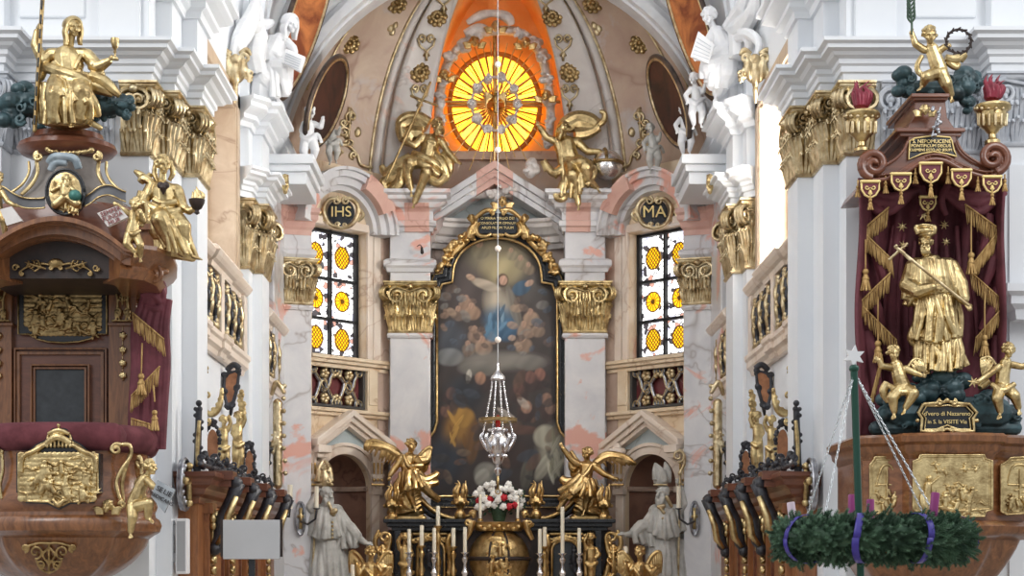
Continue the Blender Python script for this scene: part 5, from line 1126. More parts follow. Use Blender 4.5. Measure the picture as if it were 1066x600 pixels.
# everything standing on and hanging over the stalls: traced on the left, mirrored for the right
def YX(px,X=3.42): return X*FPX/(518-px)
def onstall(f,sg,name,mt,label,cat,group=None,rm=.7,par=None,sm=2):
    flip(f,sg); o=f.remesh(name,M[mt],par,rm,sm) if rm else f.build(name,M[mt],par,smooth='all')
    if par is None: tag(o,label,cat,group)
    return o
def lset(side,sg):
    S=-sg   # traced on the left side (sg=-1 keeps it)
    for (hx,hy,fx,fy,nm) in((233,438,231,493,'nearer'),(248,434,246,500,'farther')):
        Y=YX(hx-2); f=Fig(Y); d=0
        f.head(hx,hy,2,4.6,25,0,0,'curls',seed=int(hx),neck=(hx,hy+7,0)); f.limb((hx,hy+11,0,4.6),(hx-.5,hy+20,1,5),(hx-1,hy+29,0,5.6))
        f.limb((hx-2,hy+30,1,4.6),(hx-3,hy+42,3,3.8),(fx-1,fy-3,0,2.2)); f.limb((hx+2,hy+30,1,4.6),(hx+3,hy+42,2,3.8),(fx+3,fy-4,0,2.2)); f.foot(fx-1,fy-1,1,-.2,.6,.8,6); f.foot(fx+3.5,fy-2,1,.3,.6,.8,6)
        f.limb((hx-4,hy+10,0,2.6),(hx-6,hy+17,2,2.3),(hx-3,hy+23,4,1.7)); f.hand(hx-3,hy+23,4,.8,.3,.2,4.6); f.limb((hx+4,hy+10,0,2.6),(hx+7,hy+3,0,2.2),(hx+6,hy-3,2,1.7)); f.hand(hx+6,hy-3,2,-.2,-1,.2,4.6)
        f.t([(hx-5,hy+26,3,2),(hx,hy+31,6,2.4),(hx+6,hy+27,2,2)],7); f.c(fx,fy,-2,3,fx+2,fy,-2,3)
        onstall(f,S,'gilt_cherub','gold','%s of the two gilded standing cherubs on the %s choir stall'%(nm,side),'statue','gilded cherubs on the stalls',.62)
    for (x,y,w,h,nm) in((221,463,9,22,'oval portrait in black carved frame nearest on the %s choir stall'),(259.5,483,7,19,'small oval portrait in black carved frame beyond the cherubs on the %s stall')):
        Y=YX(x); f=Fig(Y); t=thing('portrait_medallion',nm%side,'picture',(sg*3.42,Y,ZZ(y+h+8,Y)),'black framed portraits on the stalls')
        n=20; ov=[(x+w*.62*math.cos(2*PI*i/n),y+h*.72*math.sin(2*PI*i/n)) for i in range(n)]
        g=Fig(Y); g.prism([g.p(a,b,1) for a,b in ov],(0,.05,0)); flip(g,S).build('portrait',M['portrait'],t)
        rnd=random.Random(int(x)); 
        for i in range(26): a=2*PI*i/26; f.e(x+w*.85*math.cos(a)+rnd.uniform(-1,1),y+h*.95*math.sin(a)+rnd.uniform(-1.5,1.5),rnd.uniform(-1,2),rnd.uniform(1.5,2.7),rnd.uniform(1.6,3),2)
        for q in(-1,1): f.t(spiral(x+q*w*.7,y+h*1.05,3.4,1.3,0,q,12,.2,1,1.4,1),6,1); f.t(spiral(x+q*3,y-h*1.05,3,1.3,PI/2,q,12,.2,1,1.4,1),6,1)
        f.c(x,y+h*.9,0,3,x,y+h+10,-1,4); f.c(x-w,y+h+8,-1,3,x+w,y+h+10,-1,3); f.b(x,y-h*1.15,1,2.5)
        flip(f,S).remesh('carved_frame',M['ebony'],t,.6,1)
    for (x0,y0,x1,y1,nm) in((207,420,205,500,'tall black carved post with gilt front at near end of the %s stall'),(279,462,273,520,'slanting black carved post with gilt front at far end of the %s stall')):
        Y=YX(x0-1,3.33 if x0<220 else 3.42); f=Fig(Y); t=thing('carved_post',nm%side,'ornament',(sg*3.42,Y,ZZ(y1,Y)),'black carved posts'); 
        f.c(x0,y0+8,0,3.4,x1,y1,0,4.2); f.b(x0,y0,0,3.4); f.b(x0+1,y0+6,1,3); rnd=random.Random(int(x0))
        for k in range(12): u=k/11; f.b(x0+(x1-x0)*u+rnd.choice((-3.5,3.5)),y0+6+(y1-y0-6)*u,rnd.uniform(-1,2),2.3)
        flip(f,S).remesh('carving',M['ebony'],t,.6,1); g=Fig(Y); g.t([(x0+.5,y0+18,4,1.8),((x0+x1)/2,(y0+y1)/2,4.6,2.4),(x1,y1-14,4.6,1.5)],7); flip(g,S).build('gilt_front',M['gold'],t,smooth='all')
    # gilt wall frame with cresting shield
    for pts,nm in((((208,374),(213,384),(209,398),(214,412),(210,426),(214,440)),'nearer'),(((262,400),(266,410),(262,420),(266,428),(263,440)),'farther')):
        Y=YX(pts[0][0],3.56); f=Fig(Y); f.t([(x,y,0,2.6) for x,y in pts],7,5); f.c(pts[0][0]-4,pts[0][1],-3,1.6,pts[-1][0]-4,pts[-1][1]+10,-3,1.6)
        for i,(x,y) in enumerate(pts): f.t(spiral(x+1.5,y,4.2,1.2,i,1 if i%2 else -1,12,.2,2,1.6,1.1),6,1); leafspray(f,x,y,PI/2+(.5 if i%2 else -.5),9,1,1.0)
        onstall(f,S,'gilt_scroll','gold','%s vertical gilt scroll ornament on the wall above %s choir stall'%(nm,side),'ornament','gilt scrolls above the stalls',.6)
    f=Fig(YX(222,3.56)); f.t([(213,425,1,2),(219,432,3,3),(226,428,4,3.4),(230,416,3,3),(231,404,1,2)],7); 
    for k in range(9): a=k/8; f.b(213+18*a,428-20*a*a+random.uniform(-2,2)+5*math.sin(a*PI),4,2.4)
    onstall(f,S,'gilt_garland','gold','gilt garland hanging beside the slanting shield over the %s choir stall'%side,'ornament')
    Y=YX(240,3.5); t=thing('shield','slanting wooden shield in black carved frame under the %s balcony'%side,'shield',(sg*3.5,Y,ZZ(424,Y)))
    sh=[(234,390),(249,386),(247,404),(242,422),(237,424),(233,408)]
    g=Fig(Y); g.prism([g.p(a,b,3) for a,b in sh],(0,.05,0)); flip(g,S).build('panel',M['portrait'],t); f=Fig(Y); rim(f,sh,2,2.2)
    rnd=random.Random(3)
    for i in range(len(sh)): a=sh[i]; f.b(a[0]+rnd.uniform(-2,2),a[1]+rnd.uniform(-2,2),2,3); f.t(spiral(a[0],a[1],4,1.2,i,1,10,.2,2,1.4,1),6,1)
    f.t([(236,386,2,3),(243,380,3,3.4),(250,384,2,3)],7); f.c(241,424,0,2.5,240,432,-2,1.5); f.c(241,392,-6,4,241,416,-6,4); flip(f,S).remesh('carved_frame',M['ebony'],t,.6,1)
    f=Fig(YX(250,3.5)); 
    for k in range(8): f.b(252+random.uniform(-3,3),408+4.6*k,1,2.8); leafspray(f,252,408+4.6*k,PI/2+random.uniform(-.8,.8),7,1,.9)
    onstall(f,S,'gilt_drop','gold','gilt fruit drop beside the far edge of the slanting shield, %s side'%side,'ornament')
    # tall gilt frame on the far bay wall
    Y=22.9; f=Fig(Y); relief(f,284,294,420,500,0,10,9,1.2); f.c(289,420,-2,5,289,505,-2,5); f.t([(283,412,2,2),(288,398,3,3),(296,410,2,2)],7)
    for k in range(8): f.b(296+random.uniform(-1,1),402+13*k,1,2.6)
    onstall(f,S,'gilt_wall_relief','palegold','tall carved gilt panel on the far bay wall, beyond the %s white pier'%side,'ornament')
    # candle on the cornice and carved cresting
    f=Fig(YX(231,3.3)); t=tag(flip((f.c(231,488,0,2.4,230.5,507,0,2.4),f)[1],S).build('candle',M['candle'],None,smooth='all'),'thick cream candle standing on the %s choir stall cornice before the cherubs'%side,'candle')
    f=Fig(19.0); rnd=random.Random(4)
    def cq(x,up): Yx=YX(x,3.25); return x,590-(2.78+up-1.7)*FPX/Yx,(f.Y-Yx)/f.k
    for k in range(44):
        x,y,d=cq(208+k*1.75,rnd.uniform(.0,.16)); f.b(x,y,d,rnd.uniform(2,3.4))
    for k in range(15):
        x,y,d=cq(209+k*5,.1+.07*(k%2)); f.t(spiral(x,y,4.4,1.3,k,1 if k%2 else -1,12,.2,d+2,1.5,1),6,1)
    f.tube([f.p(*cq(208+k*7.5,.04)) for k in range(11)],.03,6)
    onstall(f,S,'carved_cresting','ebony','black carved cresting along the top of the %s choir stall'%side,'ornament')
    # consecration cross with bracket on the near pier
    w=Wl((3.48,16.62),(3.48,17.2),1); 
    if w.n.x>0: w.n=-w.n
    t=thing('wall_cross','oval silver plaque with gilt cross on the near %s pier, above the notice height'%side if 0 else 'oval silver plaque with gilt cross on the near %s white pier'%side,'cross',(sg*3.5,17.02,2.3)); zc=2.6
    m=MB(); n=28; m.prism([w.pt(.27+.25*math.cos(2*PI*i/n),.0,zc+.29*math.sin(2*PI*i/n)) for i in range(n)],w.off(.04)); flip(m,sg).build('plaque',M['oldsilver'],t,bevel=.01)
    m=MB(); m.tube([w.pt(.27+.24*math.cos(2*PI*i/n),.05,zc+.28*math.sin(2*PI*i/n)) for i in range(n+1)],.022,6); 
    for k in range(14): a=2*PI*k/14; m.ell(w.pt(.27+.17*math.cos(a),.05,zc+.2*math.sin(a)),.03,.03,.035,8,6)
    flip(m,sg).build('wreath_border',M['oldsilver'],t,smooth='all')
    m=MB(); m.tube([w.pt(.27,.09,zc-.2),w.pt(.27,.09,zc+.2)],.03,8); m.tube([w.pt(.1,.09,zc+.03),w.pt(.44,.09,zc+.03)],.03,8)
    for q,z in((0,.2),(0,-.2),(-.17,.03),(.17,.03),(0,.03)): m.ell(w.pt(.27+q,.09,zc+z),.045,.045,.045,10,8)
    flip(m,sg).build('gilt_cross',M['gold'],t,smooth='all')
    # far cross with candle arm on the marble pier
    t=thing('wall_cross','small oval silver plaque with cross on the grey marble pier near the %s bishop'%side,'cross',(sg*3.18,24.5,2.2)); w=Wl((3.42,24.5),(2.98,24.62),-1); zc=ZZ(540,24.5)
    if w.n.y>0: w.n=-w.n
    m=MB(); m.prism([w.pt(.27+.065*math.cos(2*PI*i/n),.0,zc+.27*math.sin(2*PI*i/n)) for i in range(n)],w.off(.05)); m.tube([w.pt(.27+.065*math.cos(2*PI*i/n),.06,zc+.26*math.sin(2*PI*i/n)) for i in range(n+1)],.025,6); flip(m,sg).build('plaque',M['oldsilver'],t)
    m=MB(); m.tube([w.pt(.27,.09,zc-.17),w.pt(.27,.09,zc+.17)],.025,8); m.tube([w.pt(.22,.09,zc+.03),w.pt(.32,.09,zc+.03)],.025,8); flip(m,sg).build('gilt_cross',M['gold'],t,smooth='all')
    m=MB(); m.tube([w.pt(.27,.1,zc-.05),w.pt(.35,.3,zc-.1),w.pt(.45,.45,zc-.02),w.pt(.46,.5,zc+.12)],.018,8); m.lathe([(0,0),(.06,.02),(.06,.03),(0,.03)],w.pt(.46,.5,zc+.12),12); flip(m,sg).build('bracket_arm',M['ebony'],t,smooth='all')
    b=w.pt(.46,.5,zc+.15); o=(b.x*sg,b.y); m=MB(); m.tube([(o[0],o[1],b.z),(o[0],o[1],b.z+.34)],.035,12); tag(m.build('candle',M['candle'],None,smooth=40),'cream candle on the bracket of the oval cross near the %s bishop'%side,'candle')
    X=XX(302,24.0); z=ZZ(530,24.0); 
    if sg<0:
        t=thing('wall_candle','cream candle on a thin curled iron arm left of the left bishop','candle',(X,24,z)); m=MB(); m.tube([(X,24,z),(X,24,ZZ(505,24))],.04,12); m.build('wax',M['candle'],t,smooth=40)
        m=MB(); m.tube([(X,24,z),(X-.02,24.05,z-.12),(X-.2,24.1,z-.1),(X-.35,24.2,z-.02)],.018,8); m.build('iron_arm',M['ebony'],t,smooth='all')
M['leadgrey2']=mat('dark_bronze_frame','#3a302c','#5a4a40',.35,.4,sc=8)
M['portrait']=mat('brown_portrait','#b07a55','#8a5a3c',.5,sc=9)
for side,sg in SD: lset(side,sg)
# gilt crest ornaments over the big windows, small gilt masks
for side,sg in SD:
    f=Fig(20.6); rnd=random.Random(2); ox=0
    for dx,ln in((-7,26),(0,34),(7,26)): f.t([(245+dx,60,1,3),(245+dx*1.1,60+ln*.35,5,5),(245+dx*.9,60+ln*.75,4,4),(245+dx*.5,60+ln,2,1.4)],8)
    for q in(-1,1): f.t(spiral(245+q*10,61,6,1.4,PI/2,q,18,.2,4,2.6,1.6),7,1); leafspray(f,245+q*11,68,PI/2-q*.25,20,3,1.6); f.t([(245+q*4,56,2,2),(245+q*12,52,2,3),(245+q*16,58,1,1.6)],7)
    f.t([(245,92,3,3),(245,100,2,2.4),(245,108,1,1)],7); f.e(245,62,6,5,6,4); f.c(245,60,-8,5,245,84,-6,5)
    if sg>0: f.v=[p+Vector((.06,0,0)) for p in f.v]
    onstall(f,-sg,'gilt_crest','palegold','gilt leafy crest above the %s window, below the white statue drapery'%side,'ornament')
    f=Fig(22.2); f.head(297,187,2,4.5,30,0,0,'curls',seed=3); f.c(297,190,-4,4,297,200,-3,2.5); f.t([(294,193,1,1.5),(297,199,3,2),(300,193,1,1.5)],6)
    onstall(f,-sg,'gilt_mask','gold','small gilt mask on the beige wall strip beyond the %s white pier'%side,'ornament')
# ------------------------------------------------------------------ notice board, loudspeaker
t=thing('projection_board','blank pale grey board on a dark stand in front of the left choir stall','board',(XX(261,15.6),15.6,0))
m=MB(); b=[P(232,541.5,15.6),P(291,541.5,15.6),P(291,582.5,15.6),P(232,582.5,15.6)]; m.prism(b,(0,.05,0)); m.build('board',M['screen'],t,bevel=.005)
m=MB()
for x in(231,292): m.prism([P(x-1.6,541,15.64),P(x+1.6,541,15.64),P(x+1.6,580,15.64),P(x-1.6,580,15.64)],(0,.06,0))
m.build('side_rail',M['darkwood'],t); m=MB(); X=XX(261,15.6)
m.box(X-.03,X+.03,15.66,15.72,.05,2.0); m.box(X-.4,X+.4,15.65,15.73,0,.05); m.box(X-.05,X+.05,15.4,15.95,0,.05); m.build('stand',M['black'],t)
t=thing('loudspeaker','slim white column loudspeaker on the near left white pier, below the oval cross','loudspeaker',(-3.5,16.9,1.6))
m=MB(); m.box(-3.52,-3.39,16.78,16.95,ZZ(598,16.8),ZZ(540,16.8)); c_=m.build('cabinet',M['white'],t,bevel=.015); m=MB()
m.box(-3.56,-3.5,16.82,16.9,1.75,1.85); m.box(-3.56,-3.5,16.82,16.9,2.05,2.15); m.build('bracket',M['screen'],t)
m=MB(); m.box(-3.5,-3.41,16.775,16.79,ZZ(595,16.8),ZZ(543,16.8)); m.build('grille',M['screen'],c_)
# ------------------------------------------------------------------ white stucco figures
t=thing('stucco_statue','white seated woman reading an open book, on left cornice before the brown oval','statue',P(285,116,21.9))
f=Fig(21.9)
f.head(302,25,4,8,40,12,0,'hood',neck=(296,38,0),seed=3)
f.limb((291,44,0,10),(286,56,0,11.5),(280,70,0,14)); f.limb((283,42,0,6),(278,52,4,6),(290,58,9,4)); f.hand(292,58,10,.9,.2,.2,8); f.limb((299,44,2,5),(305,50,6,4.5),(307,54,8,3.5))
f.limb((282,72,4,11),(296,72,12,10),(298,90,8,7)); f.limb((274,74,2,12),(276,84,10,11),(286,96,6,8))
f.skirt([(266,66,2),(280,66,12),(298,70,12)],[(268,92,4),(282,102,12),(300,98,6)],11,4.5,4.5,2.6,2,3)
f.skirt([(270,40,-4),(280,38,-6)],[(264,76,0),(276,86,2)],6,4,5,2.4,3,5); f.foot(288,103,8,.2,.8,.5,10); f.c(276,98,0,8,290,112,-2,7); f.c(272,104,-3,8,276,116,-6,6)
f.t([(266,2,30,5),(260,22,46,9),(252,38,76,10),(243,56,92,5)],8); f.t([(266,0,20,5),(266,24,20,10),(266,44,20,12),(270,64,14,11)],8); f.t([(284,24,4,4),(272,26,16,7),(260,28,40,7),(248,24,60,4)],8); f.t([(254,40,70,6),(246,44,90,5),(244,62,96,3)],8); f.t([(270,36,14,10),(264,52,26,10),(268,72,14,10)],8); f.t([(274,82,6,12),(272,100,6,12),(276,120,4,8)],8)
f.remesh('figure',M['stucco'],t,.52,1)
f=Fig(21.6); m=MB(); m.prism([f.p(x,y,6) for x,y in((297,50),(318,59),(313,75),(293,65))],(0,.07,0)); bk_=m.build('open_book',M['stucco'],t,bevel=.01); m=MB()
for k in range(5): a=.15+.17*k; m.tube([f.p(298+4*a*0+(-3*a),53+15*a-.0,7),f.p(314-4*a,60+14*a,7)],.006,4)
m.build('text_lines',M['greystucco'],bk_)
t=thing('stucco_statue','white seated woman bending over an open book, on right cornice before the orange oval','statue',P(750,116,21.9))
f=Fig(21.9)
f.head(738,17,4,8,-30,14,0,'curls',neck=(743,30,0),seed=6); f.limb((746,36,0,9.5),(750,48,0,11),(752,62,0,13))
f.limb((741,36,3,5),(735,47,8,4.6),(728,58,10,3.4)); f.hand(727,59,10,-.7,.6,.2,8); f.limb((753,36,0,6),(756,48,5,5.6),(742,56,10,4)); f.hand(740,57,10,-.9,.2,.2,8)
f.limb((750,66,4,11),(738,70,12,10),(742,88,8,7)); f.limb((756,66,2,12),(756,78,10,11),(748,96,6,7)); f.skirt([(735,62,10),(748,62,13),(764,58,2)],[(734,82,10),(748,94,12),(764,88,2)],11,4.5,4.5,2.6,2,7); f.skirt([(752,40,2),(764,36,-3)],[(758,70,4),(768,74,0)],5,4,5,2.4,2,8)
f.foot(745,100,8,-.1,.9,.4,10); f.c(750,96,-2,8,752,112,-4,7); f.c(760,92,-4,8,762,116,-7,6); f.t([(756,30,6,6),(766,20,16,9),(775,6,40,9),(780,-8,50,6)],8); f.t([(764,30,14,8),(774,26,34,10),(783,14,60,8),(786,-2,70,5)],8); f.t([(766,40,10,6),(780,36,60,6),(790,46,86,4),(786,62,90,3)],8); f.t([(760,20,10,6),(769,38,14,11),(770,60,16,11)],8); f.t([(772,30,30,7),(780,44,60,5),(776,60,40,4)],8)
f.remesh('figure',M['stucco'],t,.52,1)
f=Fig(21.6); m=MB(); m.prism([f.p(x,y,6) for x,y in((727,32),(744,46),(738,66),(719,58))],(0,.07,0)); bk_=m.build('open_book',M['stucco'],t,bevel=.01); m=MB()
for k in range(5): a=.15+.17*k; m.tube([f.p(727-7*a,36+24*a,7),f.p(741-4*a,46+19*a,7)],.006,4)
m.build('text_lines',M['greystucco'],bk_)
def wputto(label,Y,mt,x,y,s,yaw,lean,name='stucco_cherub'):
    f=Fig(Y); f.head(x,y,2,6*s,yaw,0,0,'curls',seed=int(x),neck=(x+lean*3,y+9*s,0)); b=(x+lean*5,y+26*s); f.limb((x+lean*3,y+13*s,0,5.5*s),(b[0],b[1]-6*s,0,6.2*s),(b[0],b[1],0,6.8*s))
    f.limb((x+lean*3-5*s,y+12*s,0,3.4*s),(x-9*s,y+19*s,3,3*s),(x-7*s,y+26*s,5,2.3*s)); f.hand(x-7*s,y+26*s,5,-.3,.9,.2,6*s); f.limb((x+lean*3+5*s,y+12*s,0,3.4*s),(x+11*s,y+15*s,2,3*s),(x+13*s,y+8*s,4,2.3*s)); f.hand(x+13*s,y+8*s,4,.2,-.9,.2,6*s)
    f.limb((b[0]-3*s,b[1]+3*s,2,5.6*s),(b[0]-5*s,b[1]+14*s,6,4.8*s),(b[0]-3*s,b[1]+26*s,1,2.8*s)); f.limb((b[0]+4*s,b[1]+3*s,2,5.6*s),(b[0]+7*s,b[1]+13*s,6,4.8*s),(b[0]+5*s,b[1]+24*s,1,2.8*s)); f.foot(b[0]-3*s,b[1]+28*s,2,-.2,.8,.5,7*s); f.foot(b[0]+5*s,b[1]+26*s,2,.2,.8,.5,7*s)
    f.t([(b[0]-8*s,b[1]-2*s,3,2.4*s),(b[0],b[1]+3*s,7,3*s),(b[0]+9*s,b[1]-3*s,2,2.4*s),(b[0]+14*s,b[1]+6*s,-2,2*s)],7)
    return tag(f.remesh(name,M[mt],None,.65,2),label,'statue')
wputto('white stucco cherub on the left cornice in front of the dark oval painting',23.3,'stucco',323,117,1.0,30,-.4)
wputto('pale grey stone cherub climbing beside the dark oval, left of the vault',24.8,'stone',344,128,.75,-20,.4)
wputto('white stucco cherub on right cornice just below the reading woman',22.4,'stucco',722,82,.9,-30,.6)
wputto('white stucco cherub leaning into the dark oval painting on the right',23.4,'stucco',711,114,.85,-40,.5)
wputto('pale grey stone cherub perched beneath the dark oval, right of the vault',24.85,'stone',677,134,.8,20,.6)
# ------------------------------------------------------------------ oval vault paintings
def ovalpic(name,label,C,A,B,c1,c2,seed):
    A=A-C; B=B-C; Nn=A.cross(B).normalized()
    if Nn.y>0: Nn=-Nn
    t=thing(name,label,'picture',C); n=48; pt=lambda a,r=1:C+A*(r*math.cos(a))+B*(r*math.sin(a)); m=MB(); m.prism([pt(2*PI*i/n)-Nn*.04 for i in range(n)],Nn*.05); m.build('canvas',mat(name+'_paint',c1,c2,.6,sc=1.6,lo=.4,hi=.62,dist=1),t)
    m=MB(); m.tube([pt(2*PI*i/n,1.03) for i in range(n+1)],.04,8,cap=False); fr=m.build('dark_frame',M['leadgrey2'],t,smooth='all'); m=MB(); m.tube([pt(2*PI*i/n,.97)+Nn*.02 for i in range(n+1)],.025,6,cap=False); m.build('gilt_fillet',M['palegold'],fr,smooth='all')
for sg in(-1,1):
    s_='left' if sg<0 else 'right'; X=lambda px:518+sg*(518-px)
    ovalpic('oval_painting','large oval painting in orange brown on the %s vault behind the white woman'%s_,P(X(318),18,22.7),P(X(345),-62,23.0),P(X(331),30,23.1),'#7a3b1e','#c47a45',1)
    ovalpic('oval_painting','dark brown oval painting at %s edge of the painted apse vault'%s_,P(X(340),106,23.75),P(X(357),62,23.95),P(X(352),118,24.4),'#1f0e10','#48241c',2)
q0,zt=W1.uv(713,232); q1,_=W1.uv(655,243); zb=W1.uv(684,371)[1]; zt=(W1.uv(713,232)[1]+W1.uv(655,243)[1])/2; zr0=W1.uv(684,428)[1]; zs=W1.uv(684,372)[1]
# ------------------------------------------------------------------ oculus
def DP(px,py,off=0,b=1.85):           # point of the painted vault behind a picture position
    lo,hi=24.0,26.6
    def g(Y):
        X,z=XX(px,Y),ZZ(py,Y); t=(z-ZA)/(3.9-off)
        if t>=1: return 1
        t=max(0,t); c=math.sqrt(1-t*t)**.92
        return (X/(3.42-off))**2+(max(0,Y-24.45)/(b-off))**2-c*c
    for _ in range(40):
        mid=(lo+hi)/2
        if g(mid)>0: hi=mid
        else: lo=mid
    return P(px,py,lo)
YO=26.85
M['amber']=emis('amber_glass','#ffb824',3.0); M['amberpale']=emis('pale_amber_glass','#ffc834',3.9); M['orangeglass']=emis('orange_glass','#ff8a10',1.5)
M['oculusframe']=mat('rust_window_frame','#b0702e','#c88a3e',.5,sc=6)
w=None
o=bpy.data.objects.new('window_3',None); COL.objects.link(o); o.location=P(515,110,YO); LOC[o.name]=Vector(o.location); struct(o)
n=64; oc=lambda a,r,Y,rx=46,ry=53: P(515+rx*r*math.cos(a),110-ry*r*math.sin(a),Y)
NSP=32
for k in range(NSP):
    a0=2*PI*k/NSP+.018; a1=2*PI*(k+1)/NSP-.018; m=MB(); m.prism([oc(a0,.1,YO),oc(a1,.1,YO)]+[oc(a1+(a0-a1)*i/4,.985,YO) for i in range(5)],(0,.03,0)); m.build('glass_ray',M['amberpale' if k%3 else 'amber'],o)
m=MB(); n=64
for r,w_ in((1.02,.045),(1.0,.03)): m.tube([oc(2*PI*i/n,r,YO-.03) for i in range(n+1)],w_,8,cap=False)
for k in range(NSP): a=2*PI*k/NSP; m.tube([oc(a,.1,YO-.02),oc(a,1,YO-.02)],.018,5)
m.build('rust_frame',M['oculusframe'],o,smooth='all')
m=MB(); m.box(XX(513,YO),XX(517.5,YO),YO-.08,YO+.02,ZZ(163,YO),ZZ(57,YO)); m.box(XX(469,YO),XX(561,YO),YO-.08,YO+.02,ZZ(113,YO),ZZ(108,YO)); m.build('cross_bar',M['oculusframe'],o)
# gilt rays, cloud wreath and dove in front of the window
t=thing('gloria','ring of silvery cloud puffs around a gilded dove in front of the amber window','ornament',P(515,140,26.2))
f=Fig(26.2); rnd=random.Random(9)
for k in range(10):
    a=2*PI*k/10; f.e(515+24*math.cos(a)*rnd.uniform(.9,1.05),108+28*math.sin(a)*rnd.uniform(.92,1.05),0,rnd.uniform(4.4,6.8),rnd.uniform(4.4,6.6),5); f.t(spiral(515+24*math.cos(a),108+28*math.sin(a),4.5,1.3,a,1,14,.2,5,1.3,1),6,1)
f.tube([f.p(515+24*math.cos(2*PI*k/30),108+28*math.sin(2*PI*k/30),-2) for k in range(31)],1.6*f.k,6)
f.remesh('cloud_ring',M['greycloud'],t,.7,2)
f=Fig(26.15); f.e(516,103,2,3,6,3); f.b(516,96,4,2.4); f.c(516,108,1,2,516,116,0,3)
for q in(-1,1):
    for k in range(5): f.t([(516+q*2,101,1,1.4),(516+q*9,97+2*k,1,1.6),(516+q*(16-1.5*k),96+4.4*k,0,.6)],6)
f.remesh('dove',M['gilt'],t,.5,1)
f=Fig(26.3)
for k in range(40):
    a=2*PI*(k+.5)/40; r0=10; r1=(62 if k%2 else 50)*(1+.12*abs(math.sin(a))); f.c(515+r0*math.cos(a),106-r0*1.1*math.sin(a),0,.5,515+r1*math.cos(a),106-r1*1.12*math.sin(a),4,.62)
f.c(515,106,0,.8,515,38,3,2.2); f.c(515,106,0,.8,515,172,3,2.2); f.c(515,106,0,.8,448,106,3,1.8); f.c(515,106,0,.8,582,106,3,1.8)
f.build('gilt_rays',M['gilt'],t,smooth='all')
# cloud frame with cherubs round the niche
f=Fig(26.05)
for x,y,w_,h_,sd in((460,150,9,14,1),(458,128,9,18,2),(459,105,10,18,3),(462,82,10,16,4),(468,62,10,14,5),(480,48,14,11,6),(496,38,16,11,7),(541,34,16,11,8),(556,44,14,11,9),(564,60,10,14,10),(568,82,9,16,11),(571,104,9,18,12),(572,126,9,16,13),(570,146,9,14,14)): cloud(f,x,y,0,w_,h_,sd,7)
f.t([(459,155,-8,4),(457,110,-10,5),(466,66,-10,5),(490,40,-10,5),(515,32,-10,5),(545,36,-10,5),(565,62,-10,5),(573,110,-10,5),(571,150,-8,4)],8)
f.t([(486,24,0,3),(500,16,2,5),(515,14,2,4),(528,18,3,6),(533,26,0,4)],8); f.t([(484,36,0,5),(498,30,2,6),(510,34,0,5)],8)
tag(f.remesh('cloud_swag',M['greycloud'],None,.8,2),'silver grey clouds framing the glowing amber oculus niche','cloud')
for x,y,yaw,lb in((516,28,0,'gilded winged cherub head directly above the amber window'),(463,79,30,'gilded cherub head in the clouds left of the amber window'),(547,45,-20,'gilded cherub head in the clouds upper right of the amber window'),(568,100,-30,'gilded cherub head in the clouds right of the amber window'),(494,44,15,'gilded cherub head in the clouds upper left of the amber window')):
    f=Fig(25.85); cherub_head(f,x,y,0,5,yaw,1,int(x)); f.c(x,y,-2,4,x,y+1,-12,4); tag(f.remesh('gilt_seraph',M['gilt'],None,.6,1),lb,'statue','cherub heads in the clouds')
